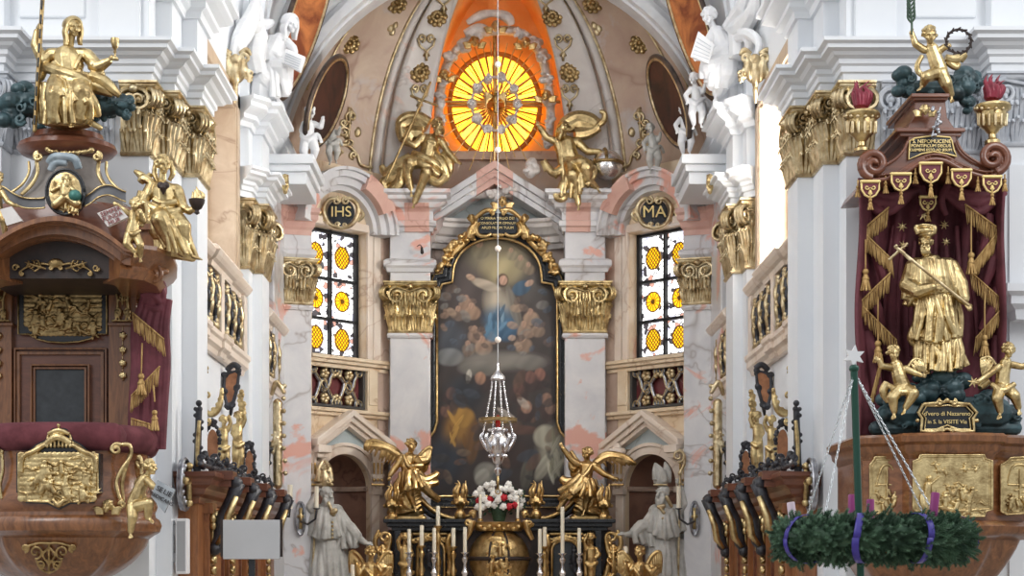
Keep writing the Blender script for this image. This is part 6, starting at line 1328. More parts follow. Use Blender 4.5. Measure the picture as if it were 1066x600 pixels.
# rosettes and filigree on the vault
def onvault(m,pts,r,off=0): m.tube([DP(x,y,off)+Vector((0,-.02,0)) for x,y in pts],r,5)
def rosette(x,y,off,lb):
    c=DP(x,y,off); m=MB()
    for k in range(10):
        a=2*PI*k/10
        for rr,s_ in((.13,.05),(.07,.045)): m.ell(c+Vector((rr*math.cos(a),-.03-(.02 if rr<.1 else 0),rr*math.sin(a))),s_,.03,s_,8,6)
    m.ell(c+Vector((0,-.06,0)),.04,.04,.04,8,6); tag(m.build('rosette',M['oldgold'],None,smooth='all'),lb,'rosette','gilded rosettes on the vault ribs')
for sg in(-1,1):
    s_='left' if sg<0 else 'right'; X=lambda px:515+sg*(515-px) if sg>0 else px
    rosette(X(437),76,.15,'gilded rosette on the %s vault rib, lower one above the seated figure'%s_); rosette(X(455),18,.15,'gilded rosette on the %s vault rib, upper one near picture top'%s_)
    rosette(X(364),46,.02,'gilded rosette on the %s outer edge band of the painted vault'%s_); rosette(X(413),4,.02,'gilded rosette at top of the %s edge band of the vault'%s_)
    for cy in(100,48,0):
        m=MB(); cx=437 if cy==100 else(444 if cy==48 else 462)
        for q in(-1,1):
            sp=spiral(cx+q*5,cy-8,4.5,1.3,PI/2,q,16,.15); onvault(m,[(X(a[0]),a[1]) for a in sp],.02,.165); onvault(m,[(X(cx+q*9),cy-8),(X(cx+q*7),cy),(X(cx),cy+6),(X(cx-q*3),cy+11)],.02,.165)
        onvault(m,[(X(cx),cy+6),(X(cx),cy+16)],.025,.165)
        tag(m.build('gilt_filigree',M['palegold'],None,smooth='all'),'%s gilded heart-shaped scrollwork on the %s vault rib'%({100:'lower',48:'middle',0:'topmost'}[cy],s_),'ornament','gilded scrollwork on the ribs')
    m=MB()
    for cx,cy,r,a0,di in((366,122,7,PI/2,1),(358,138,6,0,-1),(364,150,5,PI,1),(358,128,4,0,1),(352,160,5,0,-1),(368,162,4,PI/2,1)): onvault(m,[(X(a[0]),a[1]) for a in spiral(cx,cy,r,1.3,a0,di,18,.2)],.024,.045)
    onvault(m,[(X(x),y) for x,y,_ in cr([(350,152,0),(362,152,0),(372,162,0),(376,172,0),(388,175,0)],6)],.026,.045); onvault(m,[(X(364),112),(X(364),130),(X(362),150)],.026,.045)
    for x,y in((364,118),(360,140),(372,138)): m.ell(DP(X(x),y)+Vector((0,-.03,0)),.07,.04,.09,8,6)
    tag(m.build('gilt_filigree',M['palegold'],None,smooth='all'),'gilded scroll ornament with leaves on pinkish vault, %s of the altar figures'%s_,'ornament')
    m=MB(); 
    for x,y in((408,33),(411,26),(406,29)): m.ell(DP(X(x),y)+Vector((0,-.03,0)),.06,.03,.08,8,6)
    tag(m.build('gilt_filigree',M['palegold'],None,smooth='all'),'small gilded leaf spray high on the %s vault panel'%s_,'ornament')
# ------------------------------------------------------------------ stained windows
def stained(idx,sg):
    side='right' if sg>0 else 'left'
    m,nt,b=nodes('leaded_clear_glass_'+side); co=coords(nt); vo=N(nt,'ShaderNodeTexVoronoi',feature='DISTANCE_TO_EDGE'); vo.inputs['Scale'].default_value=13.0; nt.links.new(co,vo.inputs['Vector'])
    vc=N(nt,'ShaderNodeTexVoronoi'); vc.inputs['Scale'].default_value=13.0; nt.links.new(co,vc.inputs['Vector'])
    sp=N(nt,'ShaderNodeSeparateColor'); nt.links.new(vc.outputs['Color'],sp.inputs[0])
    colr=ramp(nt,sp.outputs[0],[(0,(.03,.025,.03)),(.14,(.35,.18,.14)),(.22,(.5,.5,.62)),(.32,(1,1,1)),(.9,(1,.98,.95)),(1,(.6,.35,.3))]); nt.nodes[-1].color_ramp.interpolation='CONSTANT'
    ed=ramp(nt,vo.outputs['Distance'],[(.03,(0,0,0)),(.06,(1,1,1))]); mx=N(nt,'ShaderNodeMix',data_type='RGBA',blend_type='MULTIPLY'); mx.inputs[0].default_value=1; nt.links.new(colr,mx.inputs[6]); nt.links.new(ed,mx.inputs[7])
    b.inputs['Base Color'].default_value=(.05,.05,.05,1); nt.links.new(mx.outputs[2],b.inputs['Emission Color']); b.inputs['Emission Strength'].default_value=2.0
    X=lambda px:px if sg>0 else 1036-px
    o=bpy.data.objects.new('window_%d'%idx,None); COL.objects.link(o); c=W1.pt((q0+q1)/2,-.3,zb); c.x*=sg; o.location=c; LOC[o.name]=Vector(c); struct(o)
    def put(mb,name,mt,sm=False): return (mb if sg>0 else mb.mirror()).build(name,mt,o,smooth=sm)
    g=MB(); W1.bx(g,q0-.02,q1+.02,-.30,-.28,zb-.02,zt+.02); put(g,'glazing',m)
    f=MB(); H=zt-zb
    for a,bq in((q0,q0+.04),(q1-.06,q1),((q0+q1)/2-.02,(q0+q1)/2+.02)): W1.bx(f,a,bq,-.28,-.2,zb,zt)
    for fr in(.015,.30,.615,.985): W1.bx(f,q0,q1,-.28,-.2,zb+H*fr-.022,zb+H*fr+.022)
    put(f,'frame',M['lead'])
    for r,fr in enumerate((.15,.455,.80)):
        for cq in((q0+.05+(q0+q1)/2-.03)/2,(q1-.07+(q0+q1)/2+.03)/2):
            zc=zb+H*fr; rx,rz=.145,.185 if r!=1 else .165; n=24
            g=MB(); g.prism([W1.pt(cq+rx*math.cos(2*PI*i/n),-.275,zc+rz*math.sin(2*PI*i/n)) for i in range(n)],W1.off(.02)); put(g,'yellow_medallion',M['amberpane'])
            g=MB(); g.tube([W1.pt(cq+rx*math.cos(2*PI*i/n),-.25,zc+rz*math.sin(2*PI*i/n)) for i in range(n+1)],.012,5,cap=False)
            if r==1:
                for k in range(12): a=2*PI*k/12; g.tube([W1.pt(cq+.03*math.cos(a),-.25,zc+.03*math.sin(a)),W1.pt(cq+rx*math.cos(a),-.25,zc+rz*math.sin(a))],.007,4)
                g.ell(W1.pt(cq,-.25,zc),.04,.02,.04,10,6)
            else:
                for k in range(-4,5):
                    for d_ in(-1,1):
                        pts=[]
                        for i in range(25):
                            u=-1+2*i/24; v=d_*u+k*.42
                            if u*u+v*v<=1: pts.append(W1.pt(cq+rx*u,-.25,zc+rz*v))
                        if len(pts)>1: g.tube(pts,.008,4)
            put(g,'medallion_leads',M['leadbrown'],'all')
M['amberpane']=emis('yellow_pane','#ffc21a',.95); M['leadbrown']=mat('brown_lead','#8a5a14',None,.6)
stained(4,1); stained(5,-1)
# strapwork under the windows
def strap(sg):
    side='right' if sg>0 else 'left'; c=W1.pt((q0+q1)/2,-.1,zr0); c.x*=sg
    t=thing('strapwork_panel','grey and gold strapwork grille under the %s stained window'%side,'panel',c)
    def put(mb,name,mt,sm=False): return (mb if sg>0 else mb.mirror()).build(name,M[mt],t,smooth=sm)
    g=MB(); W1.bx(g,q0+.02,q1-.02,-.2,-.14,zr0+.08,zs-.16); put(g,'red_backing','maroonmarble')
    z0,z1=zr0+.08,zs-.16; Lq=q1-q0; Hh=z1-z0; g=MB(); h=MB()
    def P_(u,v,o=-.08): return W1.pt(q0+.03+(Lq-.06)*u,o,z0+Hh*v)
    def S(pts,r=.035): q=cr([(a,b,0) for a,b in pts],6); g.tube([P_(a,b) for a,b,_ in q],r,6); h.tube([P_(a,b,-.045) for a,b,_ in q],.012,5)
    for cxu in(.27,.73):
        S([(cxu-.05,.42),(cxu,.36),(cxu+.06,.45),(cxu+.03,.6),(cxu-.06,.6),(cxu-.09,.45),(cxu-.13,.28),(cxu-.2,.1)]); S([(cxu+.05,.6),(cxu,.66),(cxu-.06,.55),(cxu+.02,.42),(cxu+.09,.5),(cxu+.13,.72),(cxu+.2,.92)])
        S([(cxu-.06,.6),(cxu-.13,.75),(cxu-.2,.92)]); S([(cxu+.08,.42),(cxu+.14,.25),(cxu+.2,.1)])
        for sv in(.08,.92):
            for su in(-.2,.2):
                S([(cxu+su+.06*math.cos(a),sv+.11*math.sin(a)*(-1 if sv>.5 else 1)+ (.0)) for a in [PI*k/5-.3 for k in range(8)]],.026)
            for k in range(5): a=2*PI*k/5; h.ell(P_(cxu+.045*math.cos(a),(.18 if sv<.5 else .82)+.08*math.sin(a),-.05),.05,.04,.05,8,6)
    for v in(.22,.78):
        for k in range(3): h.ell(P_(.5+(k-1)*.05,v+(.04 if k==1 else 0),-.06),.05,.03,.045,8,6)
    put(g,'strapwork','oldsilver','all'); put(h,'gilt_foliage','palegold','all')
    g=MB(); g.ring_strip([P_(-.03,-.03,-.02),P_(1.03,-.03,-.02),P_(1.03,1.03,-.02),P_(-.03,1.03,-.02)],[P_(.015,.03,-.02),P_(.985,.03,-.02),P_(.985,.97,-.02),P_(.015,.97,-.02)],W1.off(-.12)); put(g,'frame','leadgrey')
M['maroonmarble']=marble('maroon_marble','#7d3c3c','#5f2b2e','#a08078',None,2,.35); M['leadgrey']=mat('dark_grey_edge','#4a4846',None,.5)
strap(1); strap(-1)
# cartouches over the windows, consoles of the niche pediments
for sg in(1,-1):
    side='right' if sg>0 else 'left'; cx=681 if sg>0 else 355; A,_=W1.uv(681,221); 
    c=W1.pt(A,.1,ZZ(236,25.2)); c.x*=sg; t=thing('monogram_cartouche','gilt scrolled cartouche with %s monogram on black over the %s stained window'%('MA' if sg>0 else 'IHS',side),'cartouche',c)
    Y=24.95; f=Fig(Y); ov=[(cx+14*math.cos(2*PI*i/24),221+14*math.sin(2*PI*i/24)) for i in range(24)]
    m=MB(); plate(m,ov,Y,.08); pn=m.build('panel',M['black'],t)
    for q in(-1,1):
        f.t([(cx+q*3,208,1,2),(cx+q*10,207,2,2.4),(cx+q*17,214,1,2.4),(cx+q*17,224,1,2.6),(cx+q*11,234,1,2.4),(cx,238,1,2.2)],7); f.t(spiral(cx+q*5,209,4.5,1.3,-PI/2,-q,14,.2,1.5,1.5,1.1),6,1); f.t([(cx+q*18,216,0,1.6),(cx+q*23,224,1,2.2),(cx+q*18,231,0,1.4)],6); f.t(spiral(cx+q*4,234,3,1.2,0,q,10,.2,1.5,1.2,.9),6,1)
    f.remesh('gilt_frame',M['palegold'],t,.55,1)
    text('MA' if sg>0 else 'IHS',P(cx,221,Y-.03),.27 if sg>0 else .24,Y,M['goldink'],pn,name='monogram',ext=.012)
    for x,lb in((642.5,'inner'),(712,'outer')):
        X=x if sg>0 else 1036-x; Yc=25.45 if lb=='inner' else 24.75; f=Fig(Yc); t=thing('gilt_console','%s gilt and grey console bracket under the small pediment of the %s niche'%(lb,side),'bracket',P(X,508,Yc),'niche consoles')
        for k in(-1,0,1): f.t([(X+k*4,470,5,2.6),(X+k*4,480,3,2),(X+k*4,494,1,1.7),(X+k*4,505,0,1.5)],6)
        f.c(X-6,470,3,3.6,X+6,470,3,3.6); f.c(X-5.5,482,1,2,X+5.5,482,1,2); f.c(X-5,495,0,2,X+5,495,0,2); f.c(X,466,-2,5,X,505,-3,4); f.remesh('fluted_scroll',M['beigepale'],t,.6,1)
        f=Fig(Yc)
        for k in(-1,0,1): f.c(X+k*4,483,4,1.2,X+k*4,493,3,1.0); f.b(X+k*4,500,3,1.8)
        f.c(X-6,505,2,1.4,X+6,505,2,1.4); f.build('gilt_details',M['gilt'],t,smooth='all')
# ------------------------------------------------------------------ altarpiece
YP=26.05
INN=[(456,310),(461,297),(472,295),(473,283)]+[(517.5-44.5*math.cos(PI*i/16),284-35*math.sin(PI*i/16)) for i in range(1,16)]+[(562,283),(563,295),(574,297),(579,310),(579,440),(582,450),(590,459),(590,516),(446,516),(446,459),(453,450),(456,440)]
def grow(pts,k):
    n=len(pts); out=[]
    for i in range(n):
        a,b,c=pts[i-1],pts[i],pts[(i+1)%n]; d1=(b[0]-a[0],b[1]-a[1]); d2=(c[0]-b[0],c[1]-b[1]); l1=math.hypot(*d1) or 1; l2=math.hypot(*d2) or 1
        n1=(d1[1]/l1,-d1[0]/l1); n2=(d2[1]/l2,-d2[0]/l2); mx,my=n1[0]+n2[0],n1[1]+n2[1]; q=mx*n2[0]+my*n2[1]; q=max(q,.5); out.append((b[0]+mx*k/q,b[1]+my*k/q))
    return out
t=thing('altarpiece','tall arched altar painting in a black and gold frame, centre of the apse','painting',P(517,520,YP))
def inside(x,y,pl):
    c=False; n=len(pl)
    for i in range(n):
        (x1,y1),(x2,y2)=pl[i],pl[i-1]
        if (y1>y)!=(y2>y) and x<(x2-x1)*(y-y1)/(y2-y1)+x1: c=not c
    return c
def lp(h): return Vector(lin(h))
BL=[] # (x,y,rx,ry,rot,color,strength)
def bl(x,y,rx,ry,rot,c,s=.9): BL.append((x,y,rx,ry,math.cos(rot),math.sin(rot),lp(c),s))
bl(520,268,34,22,0,'#8f8468',.8); bl(524,282,22,16,0,'#b5a67c',.85); bl(555,300,22,20,0,'#5e5a55',.5); bl(485,300,24,24,0,'#5b4f4b',.6)
for x,y,r,c in((543,275,7,'#8d8168'),(533,266,6,'#958a70'),(551,281,6,'#85735e'),(500,262,9,'#807760'),(486,318,8,'#9a7d68'),(478,328,7,'#86705f'),(492,326,8,'#a5866e'),(553,332,8,'#a58a73'),(546,345,8,'#98806c'),(560,345,7,'#8a7462'),(495,350,8,'#927866'),(503,362,9,'#a08570'),(488,364,7,'#84705f'),(545,360,9,'#927a66'),(513,353,6,'#a88972')): bl(x,y,r,r*.9,0,c,.85); bl(x-1,y-r*.9,r*.4,r*.45,0,'#b39079',.8)
bl(470,355,16,20,.2,'#4b5560',.6); bl(468,372,14,9,0,'#8b8d8c',.6); bl(522,376,42,10,0,'#8f8a80',.75); bl(500,384,22,8,0,'#7d7970',.6); bl(552,378,16,8,0,'#7b766e',.6)
bl(518,318,13,20,-.25,'#b9ad98',.95); bl(506,297,15,5,.35,'#b7a894',.9); bl(490,289,5,3,.5,'#b99a82',.9); bl(543,300,10,7,-.5,'#3f5c74',.9); bl(551,295,5,3,-.5,'#b0917c',.9)
bl(520,334,17,15,.5,'#3f6480',.95); bl(514,345,10,11,.3,'#557d98',.85); bl(528,344,10,12,.5,'#3d607c',.9); bl(535,320,5,22,-.3,'#8b8578',.6); bl(533,352,4,3,0,'#b39a86',.8); bl(523,292,6,7,.2,'#4a3328',.9); bl(524,292,4,5,.1,'#c49d86',.95)
for x,y,c in((500,394,'#a87f66'),(548,424,'#a07b66'),(562,390,'#8a5f50'),(552,393,'#6f4d42'),(470,410,'#7d5a48'),(540,405,'#5d4037'),(569,416,'#8a6a58'),(573,425,'#7d6253'),(456+8,428,'#6d4e40')): bl(x,y+6,10,10,0,'#3d2b27',.75); bl(x,y,5.5,6.5,0,c,.9)
bl(484,410,20,18,.4,'#262c33',.9); bl(477,447,15,22,.2,'#8a6429',.92); bl(482,435,12,10,0,'#a57c37',.8); bl(492,460,7,22,.1,'#6b4a22',.8); bl(464,480,20,26,0,'#252d38',.9); bl(488,392,3,7,.1,'#c9c2b4',.7)
bl(528,432,12,3,.6,'#b3aba0',.7); bl(540,448,20,5,0,'#5c3f33',.8); bl(525,470,26,18,0,'#38251f',.8); bl(545,420,8,4,.8,'#b9ae9f',.6)
bl(576,468,16,26,.25,'#8d897a',.95); bl(568,455,12,12,-.5,'#a5a18f',.85); bl(582,480,7,20,.4,'#6a675b',.7); bl(566,486,6,16,.5,'#a19d8c',.7); bl(548,494,6,16,.15,'#5c5a4e',.7)
bl(506,494,12,12,.5,'#7e7c73',.9); bl(502,497,7,9,.5,'#96948a',.7)
rp=random.Random(21)
for k in range(46):                                   # crowd of small painted figures and cloud tufts round the main group
    x=rp.choice((rp.uniform(462,505),rp.uniform(532,574))); y=rp.uniform(300,372); r=rp.uniform(2.2,4.6); bl(x,y,r*1.5,r,rp.uniform(-1,1),rp.choice(('#8f7563','#6d5b50','#a38a74','#5c4d46','#7c7873','#4d5560')),.75)
for k in range(40):
    x=rp.uniform(452,584); y=rp.uniform(392,505); r=rp.uniform(2.5,7); bl(x,y,r*1.6,r*.8,rp.uniform(-1.5,1.5),rp.choice(('#4a3a33','#2e2725','#5e4638','#3a3f47','#6b5a48','#33302f')),.7)
for k in range(9): bl(577+rp.uniform(-9,9),472+rp.uniform(-18,22),2.2,rp.uniform(8,16),rp.uniform(-.5,.7),rp.choice(('#b3af9d','#77745f','#999583')),.8)
for k in range(8): bl(518+rp.uniform(-9,9),338+rp.uniform(-14,14),1.8,rp.uniform(6,11),rp.uniform(-.2,.8),rp.choice(('#6a91ad','#2f4f68','#86a3b5')),.75)
for k in range(6): bl(477+rp.uniform(-9,9),446+rp.uniform(-14,14),2,rp.uniform(6,11),rp.uniform(-.6,.8),rp.choice(('#b48a3f','#6f4c1d')),.8)
def paint(x,y):
    t_=(y-248)/268; c=lp('#4a413d').lerp(lp('#332a27'),max(0,min(1,t_)))
    w_=math.sin(x*.31+y*.17)*.5+math.sin(x*.13-y*.23+2)*.5; c=c*(1+.15*w_)
    for bx,by,rx,ry,co_,si,cl_,s_ in BL:
        dx,dy=x-bx,y-by; u=(dx*co_+dy*si)/rx; v=(-dx*si+dy*co_)/ry; q=u*u+v*v
        if q<1.6:
            big=rx*ry>180; e=s_*(math.exp(-q*q*1.1) if big else max(0,min(1,(1.35-q)/.6))); sh=1.05+.14*math.sin(u*6+v*2.5+bx)-.16*v-.1*u; c=c.lerp(cl_*sh,e)
    return c
me=bpy.data.meshes.new('canvas'); vs=[];fs=[];idx={};OUTP=grow(INN,4); cols=[]
x0,x1,y0,y1=440,596,244,522; st=.8; nx=int((x1-x0)/st); ny=int((y1-y0)/st)
for j in range(ny):
    for i in range(nx):
        x,y=x0+st*(i+.5),y0+st*(j+.5)
        if inside(x,y,OUTP):
            f_=[]
            for a,b in((i,j),(i+1,j),(i+1,j+1),(i,j+1)):
                if (a,b) not in idx: idx[(a,b)]=len(vs); vs.append(P(x0+st*a,y0+st*b,YP)); cols.append(paint(x0+st*a,y0+st*b))
                f_.append(idx[(a,b)])
            fs.append(f_[::-1])
L=LOC[t.name]; me.from_pydata([v-L for v in vs],[],fs); ca=me.color_attributes.new('paint','FLOAT_COLOR','POINT')
for i,c in enumerate(cols): ca.data[i].color=(*c,1)
cv=bpy.data.objects.new('canvas',me); COL.objects.link(cv); cv.parent=t; LOC[cv.name]=L
mm,nt,b=nodes('oil_paint'); at=N(nt,'ShaderNodeVertexColor',layer_name='paint'); nt.links.new(at.outputs[0],b.inputs['Base Color']); b.inputs['Roughness'].default_value=.45; me.materials.append(mm)
sd=cv.modifiers.new('thick','SOLIDIFY'); sd.thickness=.02; sd.offset=-1 
m=MB(); m.ring_strip(pxpoly(grow(INN,13),YP-.14),pxpoly(grow(INN,1),YP-.14),(0,.2,0)); m.ring_strip(pxpoly(grow(INN,12),YP-.2),pxpoly(grow(INN,8),YP-.2),(0,.2,0)); m.ring_strip(pxpoly(grow(INN,6),YP-.18),pxpoly(grow(INN,3.5),YP-.18),(0,.2,0)); fr=m.build('black_frame',M['black'],t,bevel=.008)
f=Fig(YP-.16); rim(f,grow(INN,1.2),0,1.5,n=8); f.build('gilt_inner_edge',M['gilt'],fr,smooth='all')
f=Fig(YP-.2); rim(f,grow(INN,12.5),0,.7); f.build('gilt_outer_edge',M['oldgold'],fr,smooth='all')
# inscription cartouche and garlands over the painting
t=thing('inscription_cartouche','gilt cartouche with three cherub heads and black lettered panel above the altar painting','cartouche',P(518,246,25.75))
m=MB(); plate(m,[(499,225),(512,222),(524,222),(537,225),(539,234),(537,243),(499,243),(497,234)],25.75,.1); pn=m.build('panel',M['black'],t)
for y,tx,sz in((227.5,'O MARIA VIRGO DEI',.062),(232.5,'CONSOLATRIX OMNIUM',.055),(237.3,'APUD FILIUM TUUM',.06)): text(tx,P(518,y,25.74),sz,25,M['goldink'],pn)
f=Fig(25.72); cherub_head(f,523,211,2,5,0,1,3); cherub_head(f,491,229,2,4.6,20,0,4); cherub_head(f,546,229,2,4.6,-20,0,5)
for q in(-1,1):
    X=lambda d:518.5+q*d
    f.t([(X(2),219,1,2),(X(12),219,2,2.6),(X(20),224,1,2.4),(X(24),229,0,2)],7); f.t([(X(20),232,0,2.2),(X(23),238,1,3),(X(20),245,1,2.4),(X(12),246,1,2),(X(7),243,1,1.6)],7); f.t(spiral(X(7),221,3.4,1.2,PI/2,q,10,.2,2,1.3,1),6,1); f.t([(X(25),233,0,3),(X(29),240,1,3.4),(X(31),248,0,3)],7); f.t(spiral(X(28),241,4,1.2,0,-q,12,.2,2,1.5,1),6,1)
    f.c(X(24),232,-1,3.5,X(28),246,-1,4)
f.c(514,245,2,2,523,245,2,2); f.remesh('gilt_frame',M['gilt'],t,.55,1)
for q in(-1,1):
    f=Fig(25.8); rnd=random.Random(q+5)
    for k in range(26): 
        u=k/25; x=518.5+q*(30+35*u+4*math.sin(u*5)); y=247+38*u**1.6; f.b(x+rnd.uniform(-3,3),y+rnd.uniform(-3,3),rnd.uniform(-1,2),rnd.uniform(2.2,3.6)); 
        if k%3==0: leafspray(f,x,y,rnd.uniform(0,2*PI),8,1,1.1)
    f.c(518.5+q*32,250,-2,3,518.5+q*62,280,-2,3); tag(f.remesh('gilt_garland',M['gilt'],None,.6,1),'gilded flower garland along the %s shoulder of the painting frame'%('left' if q<0 else 'right'),'ornament')
f=Fig(25.95); cloud(f,492,200,0,18,10,3,8); cloud(f,530,196,0,26,10,4,9); cloud(f,515,204,0,16,10,5,7); f.c(486,203,-6,5,546,200,-6,5); tag(f.remesh('cloud_puff',M['greycloud'],None,.8,2),'silver clouds inside the blue gable above the lettered cartouche','cloud')
f=Fig(25.6); cloud(f,552,174,0,12,14,6,9); f.c(552,172,-10,6,552,180,-2,6); tag(f.remesh('cloud_puff',M['greycloud'],None,.8,2),'silver grey cloud on right slope of the gable, beside the reaching figure','cloud')
# seated figures on the entablature
f=Fig(25.55); cloud(f,435,202,0,24,12,3,10); cloud(f,448,190,-2,16,14,4,8); cloud(f,412,208,-4,14,8,5,6); f.c(410,212,-3,4,460,212,-3,4); tag(f.remesh('cloud_bank',M['greycloud'],None,.8,2),'silver white clouds under the gilded figure with the long cross','cloud')
t=thing('gilt_statue','gilded bearded seated man holding a long cross, left of the amber window','statue',P(437,212,25.5))
f=Fig(25.5); f.head(456,131,4,6.8,35,0,0,'wavy',beard=.5,neck=(453,143,0),seed=2)
f.limb((449,148,0,9),(447,156,1,9),(444,166,0,9)); f.c(440,144,0,5,459,146,0,4.6); f.c(446,148,6,3.6,452,149,6,3.6)
f.limb((439,145,1,4.4),(432,152,4,3.8),(425,148,6,3)); f.hand(424.5,147,7,.3,-.9,.2,6.5,c_:=0,0,1) if False else f.hand(424.5,147,7,.3,-.9,.2,6.5,0,0,1,1.1)
f.limb((460,148,1,4.4),(466,158,3,3.8),(474,167,6,3)); f.hand(476,169,7,.9,.3,.2,6.5,0,-.6,.7,.4)
f.limb((438,168,5,8),(426,170,14,7),(424,180,12,5),(428,198,6,3.4)); f.limb((448,170,5,8),(444,180,16,6.6),(440,190,12,4.6),(432,210,8,3.2)); f.foot(428,200,8,.1,.9,.4,7); f.foot(431,212,10,-.2,.9,.4,7)
f.t([(430,160,6,4),(440,164,12,4.6),(452,170,10,4.4),(461,178,4,4)],8); f.t([(428,166,8,3.6),(442,172,16,4.4),(456,182,10,4)],8); f.t([(452,160,2,5),(460,172,4,6),(464,184,2,5),(454,190,4,4)],8); f.t([(444,184,8,4),(456,190,6,5),(466,180,2,4)],8); f.t([(462,158,0,4),(468,172,0,5),(464,186,0,4)],8)
f.t([(424,140,-6,5),(416,130,-8,5),(422,122,-8,5),(436,121,-8,5),(448,127,-6,4)],8); f.t([(420,146,-6,5),(418,132,-9,7),(430,126,-9,7),(444,134,-8,6)],8); f.t([(424,150,-4,6),(428,140,-7,8),(440,140,-7,8)],8)
f.t([(428,164,2,6),(414,172,2,6),(402,180,0,5),(397,172,0,3)],8); f.t([(426,172,2,7),(410,184,1,6),(399,190,0,5),(404,200,0,4)],8); f.t([(424,180,2,6),(412,194,1,6),(402,202,0,4)],8); f.t([(420,176,4,6),(416,190,3,6),(410,200,2,4)],8)
f.remesh('figure',M['gold'],t,.52,1)
f=Fig(25.3); f.c(448,86,4,1.3,402,188,4,1.3); f.c(428,100,4,1.3,455,110,4,1.3); f.build('long_cross',M['oldgold'],t,smooth='all')
f=Fig(25.55); cloud(f,600,196,0,18,12,13,9); cloud(f,634,200,-2,14,10,14,8); f.c(588,208,-3,5,640,210,-3,5); cloud(f,614,205,0,16,8,15,7); tag(f.remesh('cloud_bank',M['greycloud'],None,.8,2),'silver clouds under the gilded figure with the silver globe','cloud')
t=thing('gilt_statue','gilded seated man in billowing cloak, arm stretched to the window, right of it','statue',P(600,214,25.5))
f=Fig(25.5); f.head(586,135,5,6.8,-55,0,0,'wavy',beard=.7,neck=(588,146,0),seed=9)
f.limb((590,150,0,9),(592,160,1,9.6),(596,170,0,10)); f.c(581,147,0,4.6,601,148,0,5)
f.limb((580,148,2,4.4),(569,143,5,3.8),(562,133,7,3)); f.hand(561,131,8,-.3,-.9,.2,6.5,.3,0,.8,.4); f.limb((603,150,1,4.6),(612,158,4,4),(624,158,6,3)); f.hand(626,159,7,.5,.7,.3,6.5,.4,-.4,.7,.8)
f.limb((594,170,5,8),(596,182,15,7),(600,196,10,4.6),(602,212,8,3.2)); f.limb((602,170,5,9),(610,174,16,7.4),(611,186,12,5.4),(621,196,6,3.4)); f.foot(602,214,10,.1,.9,.4,7); f.foot(622,197,8,.5,.7,.4,7)
f.skirt([(586,166,4),(594,164,9),(604,166,8)],[(587,200,5),(598,206,10),(608,196,12)],8,3.4,3,2.4,3,3); f.t([(596,168,12,4),(608,168,18,4.4),(617,176,12,4)],8); f.t([(612,168,10,4),(618,180,10,4.4),(610,194,12,3.4)],8)
f.t([(582,142,-3,5),(588,128,-5,6),(600,122,-6,7),(614,124,-5,7),(622,130,-4,6)],8); f.t([(590,134,-5,6),(602,128,-7,8),(616,130,-6,6),(628,126,-4,4),(629,118,-3,3),(624,116,-3,2)],8); f.t([(598,140,-6,8),(612,138,-7,7),(624,132,-5,5)],8)
f.t([(580,146,1,5),(584,160,3,5),(586,172,3,5)],8); f.t([(590,172,4,5),(578,180,4,5),(570,174,3,4),(566,168,2,4),(570,178,2,4)],8); f.t([(586,174,3,5),(576,184,3,4)],8); f.t(spiral(583,202,7,1.3,0,1,16,.2,3,3.4,2.6),8,1); f.t([(590,186,6,5),(585,196,5,5),(584,204,4,4)],8)
f.remesh('figure',M['gold'],t,.52,1)
t=thing('globe','silver globe with gilt band beside the gilded figure right of the window','globe',P(632,194,25.5)); m=MB(); c=P(632,172,25.5); r=16*25.5/FPX; m.ell(c,r,r,r,32,20); m.build('sphere',M['silver'],t,smooth='all'); m=MB(); m.tube([c+Vector((r*1.02*math.cos(a),r*1.02*math.sin(a),.02)) for a in [2*PI*i/40 for i in range(41)]],.03,6); m.tube([c+Vector((-.05+r*1.0*math.cos(a)*.1,-r*1.02*abs(math.cos(a)),r*1.02*math.sin(a))) for a in [0+PI/2*i/12 for i in range(13)]],.03,6); m.build('gilt_band',M['oldgold'],t,smooth='all')
# ------------------------------------------------------------------ angels on the altar ends
YA=25.0
t=thing('gilt_angel','gilded winged angel seated on scroll, left end of the altar','statue',P(428,540,YA))
f=Fig(YA); f.head(428,464,4,6,30,0,0,'curls',neck=(427,474,0),seed=4); f.limb((426,478,0,7.4),(424,486,1,7),(427,496,1,8)); f.c(418,477,0,4,433,477,0,4)
f.limb((417,479,1,4),(411,488,3,3.4),(406,495,5,2.6)); f.hand(405,497,6,-.2,.9,.2,6,-.5,0,.8,1); f.limb((434,479,2,4),(439,485,7,3.4),(433,485,10,2.6)); f.hand(432,485,11,-.9,0,.3,6)
f.limb((424,498,5,6.6),(426,506,13,5.6),(427,516,9,4),(431,527,7,2.6)); f.limb((430,498,4,6.6),(440,506,10,5.4),(450,516,6,4),(456,521,4,2.6)); f.foot(432,529,9,.3,.8,.5,6.5)
f.skirt([(418,492,4),(426,490,10),(436,492,6)],[(416,512,4),(428,510,16),(444,508,10)],9,3.4,3.6,2.4,2,3); f.t([(432,494,8,4.4),(442,500,8,5),(452,496,4,4),(456,492,2,3)],8); f.t([(436,500,8,4.4),(446,504,7,4.4),(456,502,3,3.4)],8); f.t([(438,506,8,4),(448,514,6,4),(458,520,3,2.6)],8); f.t([(418,500,4,5),(413,508,2,5),(418,512,4,4)],8); f.t([(420,474,6,2),(426,486,9,2.4),(436,490,6,2)],7)
f.t([(424,528,2,5),(436,524,0,6)],8) if 0 else None
